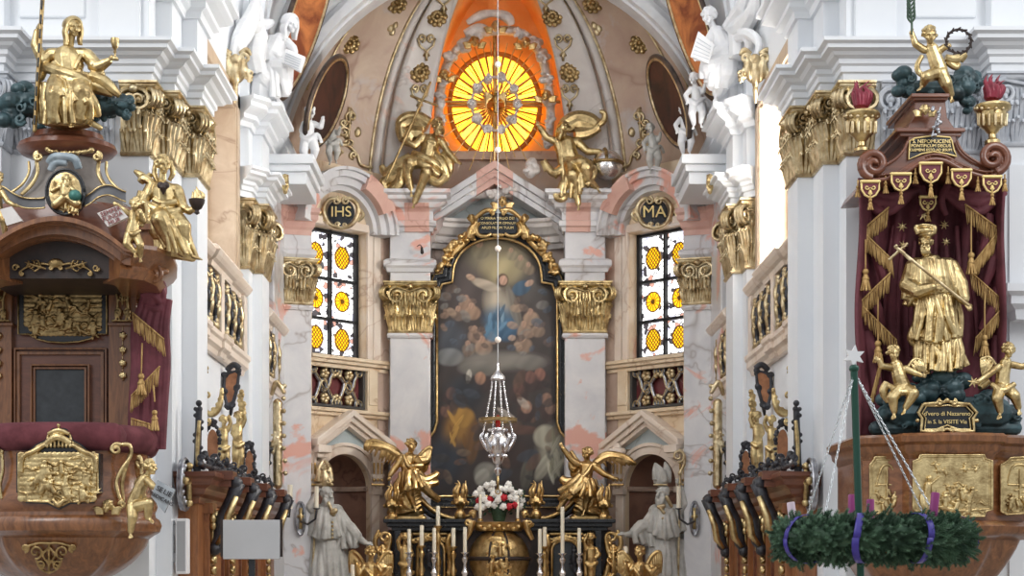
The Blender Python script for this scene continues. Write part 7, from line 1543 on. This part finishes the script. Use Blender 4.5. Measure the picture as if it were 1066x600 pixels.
wing(f,0,0,0,[(420,478,-4,14,2.2),(412,468,-6,18,2.0),(402,463,-7,18,1.9),(390,459,-8,14,2.0),(381,461,-8,8,1.8)],11,1.6); wing(f,0,0,0,[(434,478,-5,16,1.5),(440,471,-6,24,1.6),(447,466,-7,26,1.75),(449,468,-7,24,1.8)],9,1.6); f.t([(419,477,-4,4),(405,468,-7,4.4),(392,465,-8,4),(384,464,-8,2.4)],8); f.t([(435,480,-5,4),(443,480,-6,5),(447,474,-7,3)],8)
f.remesh('figure',M['gilt'],t,.52,1)
t=thing('gilt_angel','gilded winged angel raising one arm, right end of the altar','statue',P(610,540,YA))
f=Fig(YA); f.head(611,473,4,6,-30,4,0,'curls',neck=(611,482,0),seed=7); f.limb((611,486,0,7.4),(610,495,1,7),(609,504,1,8)); f.c(603,484,0,4,619,485,0,4)
f.limb((602,484,1,4),(594,478,3,3.4),(586,467,5,2.6)); f.hand(585,465,6,-.4,-.9,.2,6,0,0,1,.4); f.limb((620,487,1,4),(629,494,3,3.4),(638,498,5,2.6)); f.hand(640,498,6,.9,.1,.2,6,0,-.7,.7,.5)
f.limb((612,506,5,6.6),(613,514,11,5.4),(610,524,7,3.8),(609,532,6,2.6)); f.limb((605,506,4,6.6),(596,512,9,5.4),(588,520,5,3.8),(581,531,4,2.6)); f.foot(608,533,8,-.3,.8,.5,6.5)
f.skirt([(602,500,5),(610,498,10),(618,500,5)],[(594,514,10),(610,518,14),(620,514,4)],9,3.4,3.6,2.4,2,5); f.t([(604,494,8,3),(598,502,9,4.4),(590,508,6,4.6),(582,512,3,4)],8); f.t([(602,506,8,4.6),(592,514,7,5),(583,522,3,4)],8); f.t([(598,500,4,4),(590,502,2,5),(584,498,0,4)],8); f.t([(616,484,6,2),(610,494,9,2.4),(602,500,8,2)],7); f.t([(612,500,9,4),(604,508,12,4),(592,520,8,3.4)],8)
wing(f,0,0,0,[(618,482,-4,12,1.2),(628,473,-6,14,1.0),(638,472,-7,18,.85),(650,475,-8,14,.8),(658,480,-8,6,.7)],11,1.6); wing(f,0,0,0,[(604,484,-5,16,1.7),(598,476,-6,22,1.6),(594,470,-7,26,1.55)],8,1.6); f.t([(619,483,-4,4),(632,476,-7,4.6),(646,477,-8,4),(655,480,-8,2)],8); f.t([(603,485,-5,4),(597,488,-6,5),(594,480,-7,3)],8)
f.remesh('figure',M['gilt'],t,.52,1)
# scrolls, urns and altar table
for q in(-1,1):
    X=lambda d:518.5+q*d; side='left' if q<0 else 'right'
    f=Fig(YA+.05); 
    for k in range(5): f.t([(X(112),536-2*k,0,2.6),(X(100),534-3.4*k,3,2.8),(X(88),531-4.6*k,4,2.8),(X(80),526-4*k,2,2)],7)
    f.t([(X(98),518,2,3),(X(97),526,3,4),(X(88),532,3,4)],8); f.c(X(116),540,-2,3,X(78),540,-2,4); f.c(X(110),534,-4,6,X(84),532,-4,8); f.t(spiral(X(98),517,5,1.3,0,q,14,.2,3,2.2,1.6),7,1)
    f.t([(X(96),514,0,2.4),(X(84),516,0,2.6),(X(72),528,0,2.6),(X(58),537,0,2.6),(X(44),540,0,2.4),(X(30),537,1,2),(X(24),534,1,1.6)],8)
    tag(f.remesh('gilt_shell_scroll',M['gilt'],None,.6,1),'gilt shell and S scroll under the %s altar angel'%side,'ornament')
    f=Fig(YA+.1); f.t([(X(98),520,-2,4),(X(84),522,-2,4.4),(X(72),534,-2,4),(X(56),542,-2,3)],8); f.c(X(90),530,-4,8,X(84),540,-4,6); tag(f.remesh('black_scroll',M['black'],None,.7,1),'black backing scroll behind the gilt one, %s of the altar flowers'%side,'ornament')
    for d,yb,sc_,lb in((39.5,538,1.0,'gilded flaming urn on the altar just %s of the flowers'%side),(110,541,1.0,'gilded flaming urn at %s end of the altar, beside the angel'%side)):
        x=X(d); Y=24.95 if d<50 else 24.75; f=Fig(Y); f.c(x,yb,0,6,x,yb-2,0,6); f.c(x,yb-2,0,3,x,yb-9,0,2.6); f.c(x,yb-10,0,4,x,yb-15,0,8); f.c(x,yb-17,0,7.4,x,yb-20,0,4)
        for k in range(6): a=2*PI*k/6; f.t([(x+4*math.cos(a),yb-18,4*math.sin(a),2.4),(x+6*math.cos(a),yb-26,6*math.sin(a),2.4),(x+4*math.cos(a)+1.5,yb-33,3*math.sin(a),1.4),(x+6*math.cos(a),yb-38+3*(k%2),3*math.sin(a),.4)],6); f.b(x+8*math.cos(a),yb-14,8*math.sin(a),2)
        f.remesh('x',M['gilt'],None,.55,1); o=bpy.context.scene.objects[-1] if 0 else COL.objects[-1]; o.name='flame_urn'; tag(o,lb,'urn','gilded flaming urns on the altar'); LOC[o.name]=Vector(o.location)
t=thing('altar','black and gold high altar with cornice, carved panels and herm figures','altar',(0,25.2,.6))
zA=lambda y:ZZ(y,24.7)
m=MB(); 
for s_ in(-1,1):
    x0,x1=(399,487) if s_<0 else(549,641); 
    m=MB()
    for y0,y1,o in((541,545,0),(545,549,.05),(549,553,.12)): m.box(XX(x0,24.5)+o*(s_<0),XX(x1,24.5)-o*(s_>0),24.5+o,25.3,zA(y1),zA(y0))
    m.build('black_cornice',M['black'],t,bevel=.01)
m=MB(); m.box(XX(404,24.7),XX(636,24.7),24.75,25.6,.6,zA(552)); bd=m.build('altar_body',M['darkwood'],t)
m=MB(); m.box(-1.75,1.75,25.3,26.0,.6,ZZ(548,25.3)); m.build('predella',M['brownmarble'],t)
m=MB(); m.box(-1.66,1.66,23.7,24.7,.6,1.32); m.box(-1.74,1.74,23.6,24.75,1.32,1.4); m.build('altar_table',M['beigepale'],t)
for q in(-1,1):
    X=lambda d:518.5+q*d
    ar=[(X(84),604),(X(84),572)]+[(X(70)-q*14*math.cos(PI*i/10)*1.0,572-11*math.sin(PI*i/10)) for i in range(11)][::1]+[(X(56),604)]
    ar=[(X(84),604)]+[(X(70)+q*14*math.cos(PI*i/12),573-11*math.sin(PI*i/12)) for i in range(13)]+[(X(56),604)]
    m=MB(); plate(m,ar,24.72,.05); pnl=m.build('dark_relief_panel',M['slate'],bd); f=Fig(24.7); rim(f,ar,1,2); f.remesh('gilt_arch',M['gilt'],pnl,.6,1); f=Fig(24.72); relief(f,X(78) if q>0 else X(62)-16,(X(78) if q>0 else X(62)-16)+18 if q<0 else X(62)+18,566,600,0,5,3,1.4); f.remesh('figures',M['ebony'],pnl,.6,1)
    f=Fig(24.68)
    for d in(50,91):
        f.t([(X(d),556,0,3),(X(d+2),566,2,3.4),(X(d),580,1,3),(X(d+1),600,0,3)],7); 
        for k in range(8): f.b(X(d)+random.uniform(-3,3),558+5.5*k,1,2.2)
    for k in range(10): f.t(spiral(X(56+3.4*k),560+3*abs(k-4.5)*.2,3.2,1.2,k,q,10,.2,1,1.1,.8),5,1)
    f.c(X(95),556,-1,2,X(46),556,-1,2); f.remesh('gilt_carving',M['gilt'],bd,.6,1)
    m=MB(); m.box(min(XX(X(108),24.6),XX(X(101),24.6)),max(XX(X(108),24.6),XX(X(101),24.6)),24.6,24.9,.6,zA(553)); m.build('black_pier',M['black'],t,bevel=.01)
    f=Fig(24.5); x=X(97); f.head(x,560,3,4.6,-20*q,0,0,'curls',neck=(x,568,0),seed=4); f.limb((x,573,0,5.4),(x,581,1,5.6),(x,592,0,5),(x,606,0,3.6)); f.limb((x-5,572,0,2.8),(x-7,564,1,2.4),(x-3,556,1,2)); f.limb((x+5,572,0,2.8),(x+8,578,2,2.4),(x+3,583,4,2)); f.t([(x-6,586,2,2.4),(x,590,5,3),(x+6,585,2,2.4)],7); f.remesh('herm_figure',M['gilt'],t,.6,2)
    f=Fig(24.6); 
    f.t(spiral(X(118),560,7,1.4,PI/2,q,18,.2,0,2.4,1.6),7,1); f.t([(X(112),562,0,2.4),(X(116),578,1,3),(X(124),590,0,2.6),(X(117),602,0,2.4)],7); f.t([(X(124),552,0,2),(X(128),566,1,3),(X(122),580,0,2.4)],7); leafspray(f,X(120),596,-PI/2,26,1,1.8); f.c(X(112),600,-2,4,X(120),570,-2,4); f.remesh('gilt_side_scroll',M['gilt'],t,.6,1)
# tabernacle globe
t=thing('tabernacle','gilded globe tabernacle with dark bands under a gilt crown cornice, centre of the altar','tabernacle',P(519,604,24.4)); YT=24.45
c=P(519.5,582,YT); r=31.5*YT/FPX; m=MB(); m.ell(c,r,r*.9,r,40,26); sp_=m.build('sphere',M['oldgold'],t,smooth='all')
m=MB()
for dz_,rr in((.0,1.005),): m.tube([c+Vector((r*rr*math.cos(a),r*.9*rr*math.sin(a),.0)) for a in [PI+PI*i/30 for i in range(31)]],.035,6)
for dx in(-.32,.32): m.tube([c+Vector((dx*r*3.0*.33*math.cos(a)*1.0,-r*.9*1.005*math.cos(a)*math.sqrt(1-dx*dx),r*1.005*math.sin(a))) for a in [-1.3+2.6*i/24 for i in range(25)]],.018,6)
m.build('dark_band',M['darkwood'],sp_,smooth='all')
f=Fig(YT-r*.9+.02)
for k in range(9): f.e(519+random.uniform(-6,6),562+4.6*k,-1.5-abs(k-4)*.8,8,4,2.2)
relief(f,508,530,560,602,0,8,6,1.5); f.remesh('gilt_door_relief',M['gilt'],sp_,.6,1)
m=MB(); m.ring_strip([P(519.5+36*math.cos(2*PI*i/40),582+36*math.sin(2*PI*i/40),YT+.1) for i in range(40)],[P(519.5+31*math.cos(2*PI*i/40),582+31*math.sin(2*PI*i/40),YT+.1) for i in range(40)],(0,.15,0)); m.build('dark_surround',M['darkwood'],t)
m=MB(); m.lathe([(0,ZZ(553,24.3)),(.36,ZZ(553,24.3)),(.40,ZZ(550,24.3)),(.44,ZZ(547,24.3)),(.46,ZZ(544,24.3)),(0,ZZ(543,24.3))],(c.x,24.5,0),28,sy=.7); cr_=m.build('crown_cornice',M['gilt'],t,smooth=40)
f=Fig(24.2)
for q in(-1,1):
    x=519.5+q*27; f.head(x,536,2,4,-q*20,0,0,'curls',seed=3); f.t([(x,542,0,3.4),(x+q*3,552,0,3.4),(x+q*8,562,-2,2.4)],7); f.t(spiral(x+q*5,545,4,1.3,0,q,12,.2,1,1.6,1.2),6,1)
    for k in range(5): f.b(519.5+q*5*k,548+abs(math.sin(k*1.6))*3,4,2.4)
f.remesh('gilt_cherub_corner',M['gilt'],cr_,.6,1)
# flowers
t=thing('flower_bouquet','bouquet of white and red roses in a dark green vase on the tabernacle','flowers',P(519.5,543,24.35)); yv=24.35
m=MB(); m.lathe([(0,ZZ(543,yv)),(.09,ZZ(543,yv)),(.1,ZZ(540,yv)),(.13,ZZ(532,yv)),(.15,ZZ(526,yv)),(.13,ZZ(526,yv)),(0,ZZ(530,yv))],(XX(519.5,yv),yv,0),20); m.build('vase',M['leaf'],t,smooth=40)
rnd=random.Random(12); pos=[]
for k in range(400):
    x=519.5+rnd.uniform(-25,25); y=518+rnd.uniform(-15,12); d=rnd.uniform(-4,12)
    if ((x-519.5)/26)**2+((y-520)/17)**2>1: continue
    if all((x-a)**2+(y-b)**2>27 for a,b,_ in pos): pos.append((x,y,d))
for i,(x,y,d) in enumerate(pos):
    f=Fig(yv); d=10-((x-519.5)/8)**2*.8+d*.3; f.b(x,y,d,2.6)
    for k in range(9): a=2*PI*k/9*1.6; q=1.2+.22*k; f.e(x+q*math.cos(a),y+q*math.sin(a),d+1.6-.25*k,1.6,1.6,1.1)
    red=(y>514 and (int(x*7+y*3)%3==0)); f.build('rose',M['roseR' if red else 'roseW'],t,smooth='all')
f=Fig(yv)
for k in range(150):
    a=rnd.uniform(0,2*PI); q=rnd.uniform(.3,1.12); x,y=519.5+26*q*math.cos(a),521+14*q*math.sin(a); b=rnd.uniform(0,2*PI); d=rnd.uniform(-2,8); L=rnd.uniform(4,7)
    m_=[f.p(x,y,d),f.p(x+L*.5*math.cos(b)-1.4*math.sin(b),y+L*.5*math.sin(b)+1.4*math.cos(b),d+1.5),f.p(x+L*math.cos(b),y+L*math.sin(b),d+.5),f.p(x+L*.5*math.cos(b)+1.4*math.sin(b),y+L*.5*math.sin(b)-1.4*math.cos(b),d+1)]; f.add(m_,[(0,1,2,3)])
f.build('leaves',M['leaf'],t)
# candles
def candle(x,yt,yb,Y,lb,w=2.0,zf=1.4,mt='silver',grp='altar candles'):
    k=Y/FPX; X=XX(x,Y); zb_=ZZ(yb,Y); H=zb_-zf; t=thing('candlestick',lb,'candle',(X,Y,zf),grp)
    m=MB(); m.tube([(X,Y,zb_),(X,Y,ZZ(yt+1,Y)),(X,Y,ZZ(yt,Y))],[w*k,w*k,w*k*.8],14); m.build('wax',M['candle'],t,smooth=40); m=MB(); m.tube([(X,Y,ZZ(yt,Y)),(X,Y,ZZ(yt-2,Y))],.25*k,5); m.build('wick',M['ink'],t)
    pr=((0,1),(7,1),(7.4,.95),(4,.88),(2,.81),(2.6,.7),(3.8,.6),(2.2,.5),(1.6,.33),(3,.24),(3.4,.17),(1.6,.1),(2,.05),(4.4,0),(4.4,-.02),(0,-.02))
    if H<.2: pr=((0,1),(3.4,1),(3.4,.6),(2.4,.4),(2.8,0),(0,0))
    m=MB(); m.lathe([(r_*k,zb_-H*u) for r_,u in pr],(X,Y,0),16); m.build('stick',M[mt],t,smooth=40)
for x,yt,yb,Y,lb in((426,551,576,24.0,'silver candlestick with cream candle, leftmost of the front row on the altar'),(452,550,576,24.0,'silver candlestick with cream candle before the left dark arched panel'),(484,549,576,24.0,'silver candlestick with cream candle just left of the golden globe'),(562,551,577,24.0,'silver candlestick with cream candle just right of the golden globe'),(585.5,528,577,24.0,'silver candlestick with tall cream candle before the right dark arched panel'),(603,550,577,24.0,'silver candlestick with cream candle, rightmost of the front row on the altar')): candle(x,yt,yb,Y,lb)
for x,yt,yb,Y,lb,zf in((439,547,569,24.3,'gilt candlestick with short cream candle behind the front row, left side',1.4),(456,527,549,24.2,'gilt candlestick with tall cream candle rising over the black cornice left of the flowers',1.4),(472,550,570,24.3,'gilt candlestick between the left dark panel and the golden globe',1.4),(567,549,570,24.3,'gilt candlestick close behind the silver one right of the globe',1.4),(500,515,540,24.22,'thin white candle at left edge of the rose bouquet',ZZ(543.5,24.22)),(539,516,540,24.22,'thin white candle at right edge of the rose bouquet',ZZ(543.5,24.22)),(367,588,606,23.6,'short thick candle on tall stick left of the lower left gilt angel',.6),(651.5,569,586,23.8,'cream candle on tall gilt stick beside the lower right gilt angel',.6)): candle(x,yt,yb,Y,lb,1.5 if x in(500,539) else 2.2,zf,'gilt')
# small gilt angels at the bottom
for q,hx,lb in((-1,386,'small gilded angel with raised wings below the left bishop'),(1,666,'small gilded angel with raised wings below the right bishop')):
    t=thing('gilt_angel',lb,'statue',(XX(hx,23.7),23.7,.6)); m=MB(); m.lathe([(0,.6),(.26,.6),(.26,.66),(.2,.7),(.2,.9),(.24,.93),(.24,.97),(0,.97)],(XX(hx,23.7),23.7,0),8); m.build('plinth',M['beigepale'],t); f=Fig(23.7); s=-q
    f.head(hx,576,4,6,20*s,0,0,'curls',neck=(hx,586,0),seed=int(hx)); f.limb((hx,591,0,7),(hx,602,1,7),(hx,616,0,8)); f.limb((hx-7,590,1,3.6),(hx-12,598,3,3),(hx-15,588,5,2.4)); f.hand(hx-15,586,6,-.3,-.9,.2,5.5); f.limb((hx+7,590,1,3.6),(hx+12,597,4,3),(hx+17,592,7,2.4)); f.hand(hx+18,592,7,.9,-.2,.2,5.5)
    f.skirt([(hx-7,604,4),(hx,604,8),(hx+7,604,4)],[(hx-9,640,2),(hx,640,10),(hx+9,640,2)],9,3.4,4,2,2,3); f.t([(hx-6,592,6,2),(hx,600,8,2.6),(hx+6,606,6,2)],7)
    for w_ in(-1,1): wing(f,0,0,0,[(hx+w_*6,590,-4,16,PI/2-w_*.1),(hx+w_*12,580,-6,22,PI/2-w_*.05),(hx+w_*18,575,-7,24,PI/2),(hx+w_*22,577,-7,20,PI/2)],8,1.7); f.t([(hx+w_*7,592,-5,4),(hx+w_*14,592,-7,5),(hx+w_*17,600,-7,3)],8)
    f.remesh('figure',M['gilt'],t,.52,1)
# ------------------------------------------------------------------ bishops in the niches
t=thing('bishop_statue','pale stone bishop with gilded mitre, left niche, hand held out to the altar','statue',P(345,660,24.75)); YB=24.75
f=Fig(YB); f.head(340,515,5,8.2,30,6,0,'none',beard=.9,neck=(338,526,0),seed=3)
f.limb((341,534,0,12),(340,550,1,14),(340,570,0,16),(340,600,0,17)); f.c(331,532,0,7,351,532,0,7); f.skirt([(328,530,4),(340,530,10),(353,532,3)],[(322,556,6),(338,562,16),(358,556,6)],12,4,4.4,1.8,3,3)
f.limb((353,536,2,7),(362,548,6,6.4),(372,560,9,4.6),(380,565,10,3)); f.hand(382,566,11,.95,.1,.2,9,0,-.7,.7,.3); f.skirt([(354,534,2),(368,552,8)],[(350,572,4),(371,570,8)],8,4,4,2.6,2,4); f.c(364,550,6,7,371,559,9,6.4)
f.limb((329,536,2,7),(323,528,8,5),(329,516,10,3.2)); f.hand(330,514,11,.2,-.95,.2,9,-.6,0,.6,.9)
f.skirt([(325,560,4),(340,564,12),(354,562,4)],[(322,660,4),(340,661,16),(362,660,4)],15,4,6,3.4,3,6); f.skirt([(326,556,-6),(356,556,-6)],[(322,660,-8),(364,660,-8)],8,7,8,1.5,0,7)
f.t([(332,532,10,2.6),(340,538,14,2.6),(347,530,10,2.6)],7); f.remesh('figure',M['stone'],t,.6,1)
f=Fig(YB); f.e(338,499,2,8,8,7); f.t([(331,502,6,3),(332,488,6,3),(336,480,4,1.5)],8); f.t([(345,502,6,3),(343,488,6,3),(338,479,4,1.5)],8); f.c(338,500,6,5,337,486,6,2.6)
for k in range(14): f.b(333+random.uniform(0,11),484+random.uniform(0,20),8.5,1.6)
f.c(330,505,6,1.6,346,505,8,1.6); f.remesh('mitre',M['palegold'],t,.6,1)
f=Fig(YB)
for k in range(7): f.b(342+.9*k,524+2*k,15,2); f.c(346,534,15,3,349,532,15,3)
for k in range(5): f.b(346,544+4*k,17,1.5)
f.c(330,508,12,1.3,322,660,14,1.3); f.remesh('gilt_staff_and_trim',M['palegold'],t,.55,1)
t=thing('bishop_statue','pale stone bishop in white mitre holding a gilt crozier, right niche','statue',P(690,660,24.75))
f=Fig(YB); f.head(690,514,5,8.2,-35,4,0,'none',beard=1.0,neck=(692,525,0),seed=5); f.limb((692,534,0,12),(693,550,1,14),(694,570,0,16),(695,600,0,17)); f.c(682,532,0,7,704,532,0,7); f.skirt([(680,530,4),(692,530,10),(706,532,3)],[(676,554,6),(694,562,16),(712,552,6)],12,4,4.4,1.8,3,8)
f.limb((681,536,2,7),(672,548,6,6.4),(660,556,9,4.6),(652,557,10,3)); f.hand(650,556,11,-.95,-.05,.2,9,0,-.7,.7,.3,-1); f.skirt([(680,534,2),(662,548,8)],[(684,572,4),(664,566,8)],8,4,4,2.6,2,9); f.c(668,548,6,7,661,555,9,6.4)
f.limb((705,536,2,7),(712,525,6,5),(708,508,9,3.2)); f.hand(707,504,10,-.2,-.95,.2,9,.6,0,.6,1); f.skirt([(679,560,4),(693,564,12),(709,562,4)],[(676,660,4),(695,661,16),(716,660,4)],15,4,6,3.4,3,11); f.skirt([(680,556,-6),(710,556,-6)],[(676,660,-8),(718,660,-8)],8,7,8,1.5,0,12)
f.t([(688,532,10,2.6),(693,538,14,2.6),(700,530,10,2.6)],7); f.t([(682,500,7,3),(682,490,7,3),(682,482,5,1)],8); f.t([(692,502,8,3),(690,492,8,3),(683,483,5,1)],8); f.e(688,501,3,8,6,7); f.t([(690,500,-2,3),(693,488,-3,3),(692,481,-3,1)],8); f.t([(696,503,-1,3),(696,490,-2,3),(692,481,-3,1)],8); f.c(687,500,6,4,684,490,7,2.6)
f.remesh('figure',M['stone'],t,.6,1)
f=Fig(YB); f.c(706,600,13,1.3,708,490,13,1.3); f.c(706,660,13,1.3,706,600,13,1.3)
f.t(spiral(706,475,7,1.4,PI/2,-1,20,.2,13,1.7,1.2),6,1); f.t([(708,492,13,1.5),(712,484,13,1.7),(712,474,13,1.7),(707,468,13,1.6)],7); f.b(708,493,13,2.6); f.b(708,503,13,2); f.remesh('gilt_crozier',M['palegold'],t,.5,1)
f=Fig(YB)
for k in range(6): f.b(690+1.6*k*.6+4,524+1.8*k-6,16-k*.3,2) ; f.b(688+.6*k,530+.8*k,16,1.8)
f.c(686,528,15,2.4,691,527,15,2.4)
for k in range(5): f.b(690+.4*k,540+4*k,17.5,1.5)
f.t([(683,500,9,.8),(683,492,9,.8),(684,486,7,.6)],5); f.c(681,505,9,1.1,694,505,10,1.1); f.remesh('gilt_trim',M['palegold'],t,.5,1)
# ------------------------------------------------------------------ hanging sanctuary lamp
YL=21.5; kL=YL/FPX
t=thing('sanctuary_lamp','silver sanctuary lamp hanging on a beaded cord before the altar painting','lamp',P(518,505,YL)); xl=XX(518.3,YL)
m=MB(); m.tube([(xl,YL,ZZ(384,YL)),(xl,YL,12.75)],.007,6); m.build('cord',M['screen'],t)
for y in(67,156,259,354): 
    m=MB(); m.ell((xl,YL,ZZ(y,YL)),3.3*kL,3.3*kL,3.3*kL,16,10); m.build('bead',M['pearl'],t,smooth='all')
m=MB(); m.lathe([(r_*kL,ZZ(y,YL)) for r_,y in((.6,378),(1.4,380),(.6,383),(2,386),(4.5,389),(7,392),(8,395),(6.5,397),(0,397))],(xl,YL,0),20); m.build('crown',M['silver'],t,smooth=40)
f=Fig(YL)
for k in range(4):
    a=2*PI*k/4+.35; x0,d0,x1,d1=518.3+6*math.cos(a),6*math.sin(a),518.3+16.5*math.cos(a),16.5*math.sin(a); g=Fig(YL)
    for j in range(26): u=j/25; g.e(x0+(x1-x0)*u**1.2,396+56*u,d0+(d1-d0)*u**1.2,1.25 if j%2 else .8,1.4,1.25 if j%2 else .8)
    g.build('chain',M['silver'],t,smooth='all')
m=MB(); zr_=ZZ(438,YL); m.lathe([(17*kL,zr_-.02),(20*kL,zr_-.02),(20*kL,zr_+.03),(17*kL,zr_+.03),(17*kL,zr_-.02)],(xl,YL,0),32); m.box(xl-19*kL,xl+19*kL,YL-.02,YL+.02,zr_-.01,zr_+.02); m.build('gilt_ring',M['oldgold'],t,smooth=40)
m=MB(); m.lathe([(r_*kL,ZZ(y,YL)) for r_,y in((0,446),(8,446),(9,448),(6.5,451),(8,454),(11,458),(12.5,463),(11.5,468),(8,473),(6,478),(5,482),(2.5,484),(2,487),(3.8,489),(3.6,492),(1,496),(0,497))],(xl,YL,0),28); bw_=m.build('bowl',M['silver'],t,smooth=40)
f=Fig(YL)
for k in range(8):
    a=2*PI*k/8; c_,s_=math.cos(a),math.sin(a); f.t([(518.3+10*c_,470,10*s_,1.6),(518.3+14.5*c_,463,14.5*s_,2.2),(518.3+17.5*c_,455,17.5*s_,2.2),(518.3+15*c_,451,15*s_,1.4)],6); f.b(518.3+9*c_,448,9*s_,1.7); f.b(518.3+8.4*c_,475,8.4*s_,1.8)
f.remesh('silver_scrolls',M['silver'],bw_,.5,1)
m=MB(); m.lathe([(r_*kL,ZZ(y,YL)) for r_,y in((0,432),(2.6,434),(2.8,440),(2.4,446),(0,446))],(xl,YL,0),14); m.build('red_glass',mat('red_lamp_glass','#8a1a14',None,.15),t,smooth=40)
m=MB(); m.tube([(xl,YL,ZZ(496,YL)),(xl,YL,ZZ(510,YL))],1.4*kL,8); m.tube([(xl+2.6*kL*math.cos(a),YL,ZZ(512,YL)+2.6*kL*math.sin(a)) for a in [2*PI*i/14 for i in range(15)]],.7*kL,6); m.build('pull_ring',M['oldgold'],t,smooth='all')
f=Fig(25.5)
f.c(439,258,2,1.2,439.5,263,2,1.9); f.t([(434,257,1,.4),(437,255,2,.5),(439,257,2,.5)],5); f.c(439,260,-8,.8,439,260,1,.8); tag(f.build('bell_pull',M['darkwood'],None,smooth='all'),'tiny dark bell hanging on the marble block above left broad capital','bell')
# ------------------------------------------------------------------ camera, light
cd=bpy.data.cameras.new('camera'); co=bpy.data.objects.new('camera',cd); COL.objects.link(co); SC.camera=co
co.location=(0,0,CZ); co.rotation_euler=(PI/2,0,0); cd.sensor_width=36; cd.lens=36*FPX/1066
cd.shift_x=(533-VX)/1066; cd.shift_y=(VY-300)/1066; cd.clip_end=200
w=bpy.data.worlds.new('daylight'); SC.world=w; w.use_nodes=True; nt=w.node_tree; bg=nt.nodes['Background']
tc=nt.nodes.new('ShaderNodeTexCoord'); sx=nt.nodes.new('ShaderNodeSeparateXYZ'); nt.links.new(tc.outputs['Generated'],sx.inputs[0])
r=nt.nodes.new('ShaderNodeMapRange'); r.inputs[1].default_value=-.4; r.inputs[2].default_value=.8; nt.links.new(sx.outputs[2],r.inputs[0])
nt.links.new(ramp(nt,r.outputs[0],[(0,(.30,.29,.28)),(.45,(.62,.64,.67)),(1,(1.0,1.02,1.05))]),bg.inputs[0]); bg.inputs[1].default_value=.8
vs=SC.view_settings; vs.view_transform='Standard'; vs.look='None'; vs.gamma=1; vs.use_curve_mapping=False; vs.exposure=.47
SC.cycles.use_denoising=True; SC.cycles.max_bounces=6; SC.cycles.diffuse_bounces=4

def area(name,loc,target,sx,sy,power,col):
    l=bpy.data.lights.new(name,'AREA'); l.shape='RECTANGLE'; l.size=sx; l.size_y=sy; l.energy=power; l.color=col
    o=bpy.data.objects.new(name,l); COL.objects.link(o); o.location=loc; o.rotation_euler=(Vector(target)-Vector(loc)).to_track_quat('-Z','Y').to_euler(); return o
for sg in(-1,1):
    area('choir_window_daylight',(sg*4.33,19.75,6.85),(0,19.75+1.5,5.5),2.8,2.3,170 if sg>0 else 30,(1,.99,.97))
    area('nave_window_daylight',(sg*7.2,9.5,9.5),(sg*-3.5,16.5,5.5),3,5,240,(1,.99,.98))
    area('choir_vault_fill',(sg*2.6,18.6,11.0),(sg*-1.5,23.5,6.0),2.2,1.6,48,(1,.99,.98))  # added fill lamps under the closed vault to brighten the apse, no window there
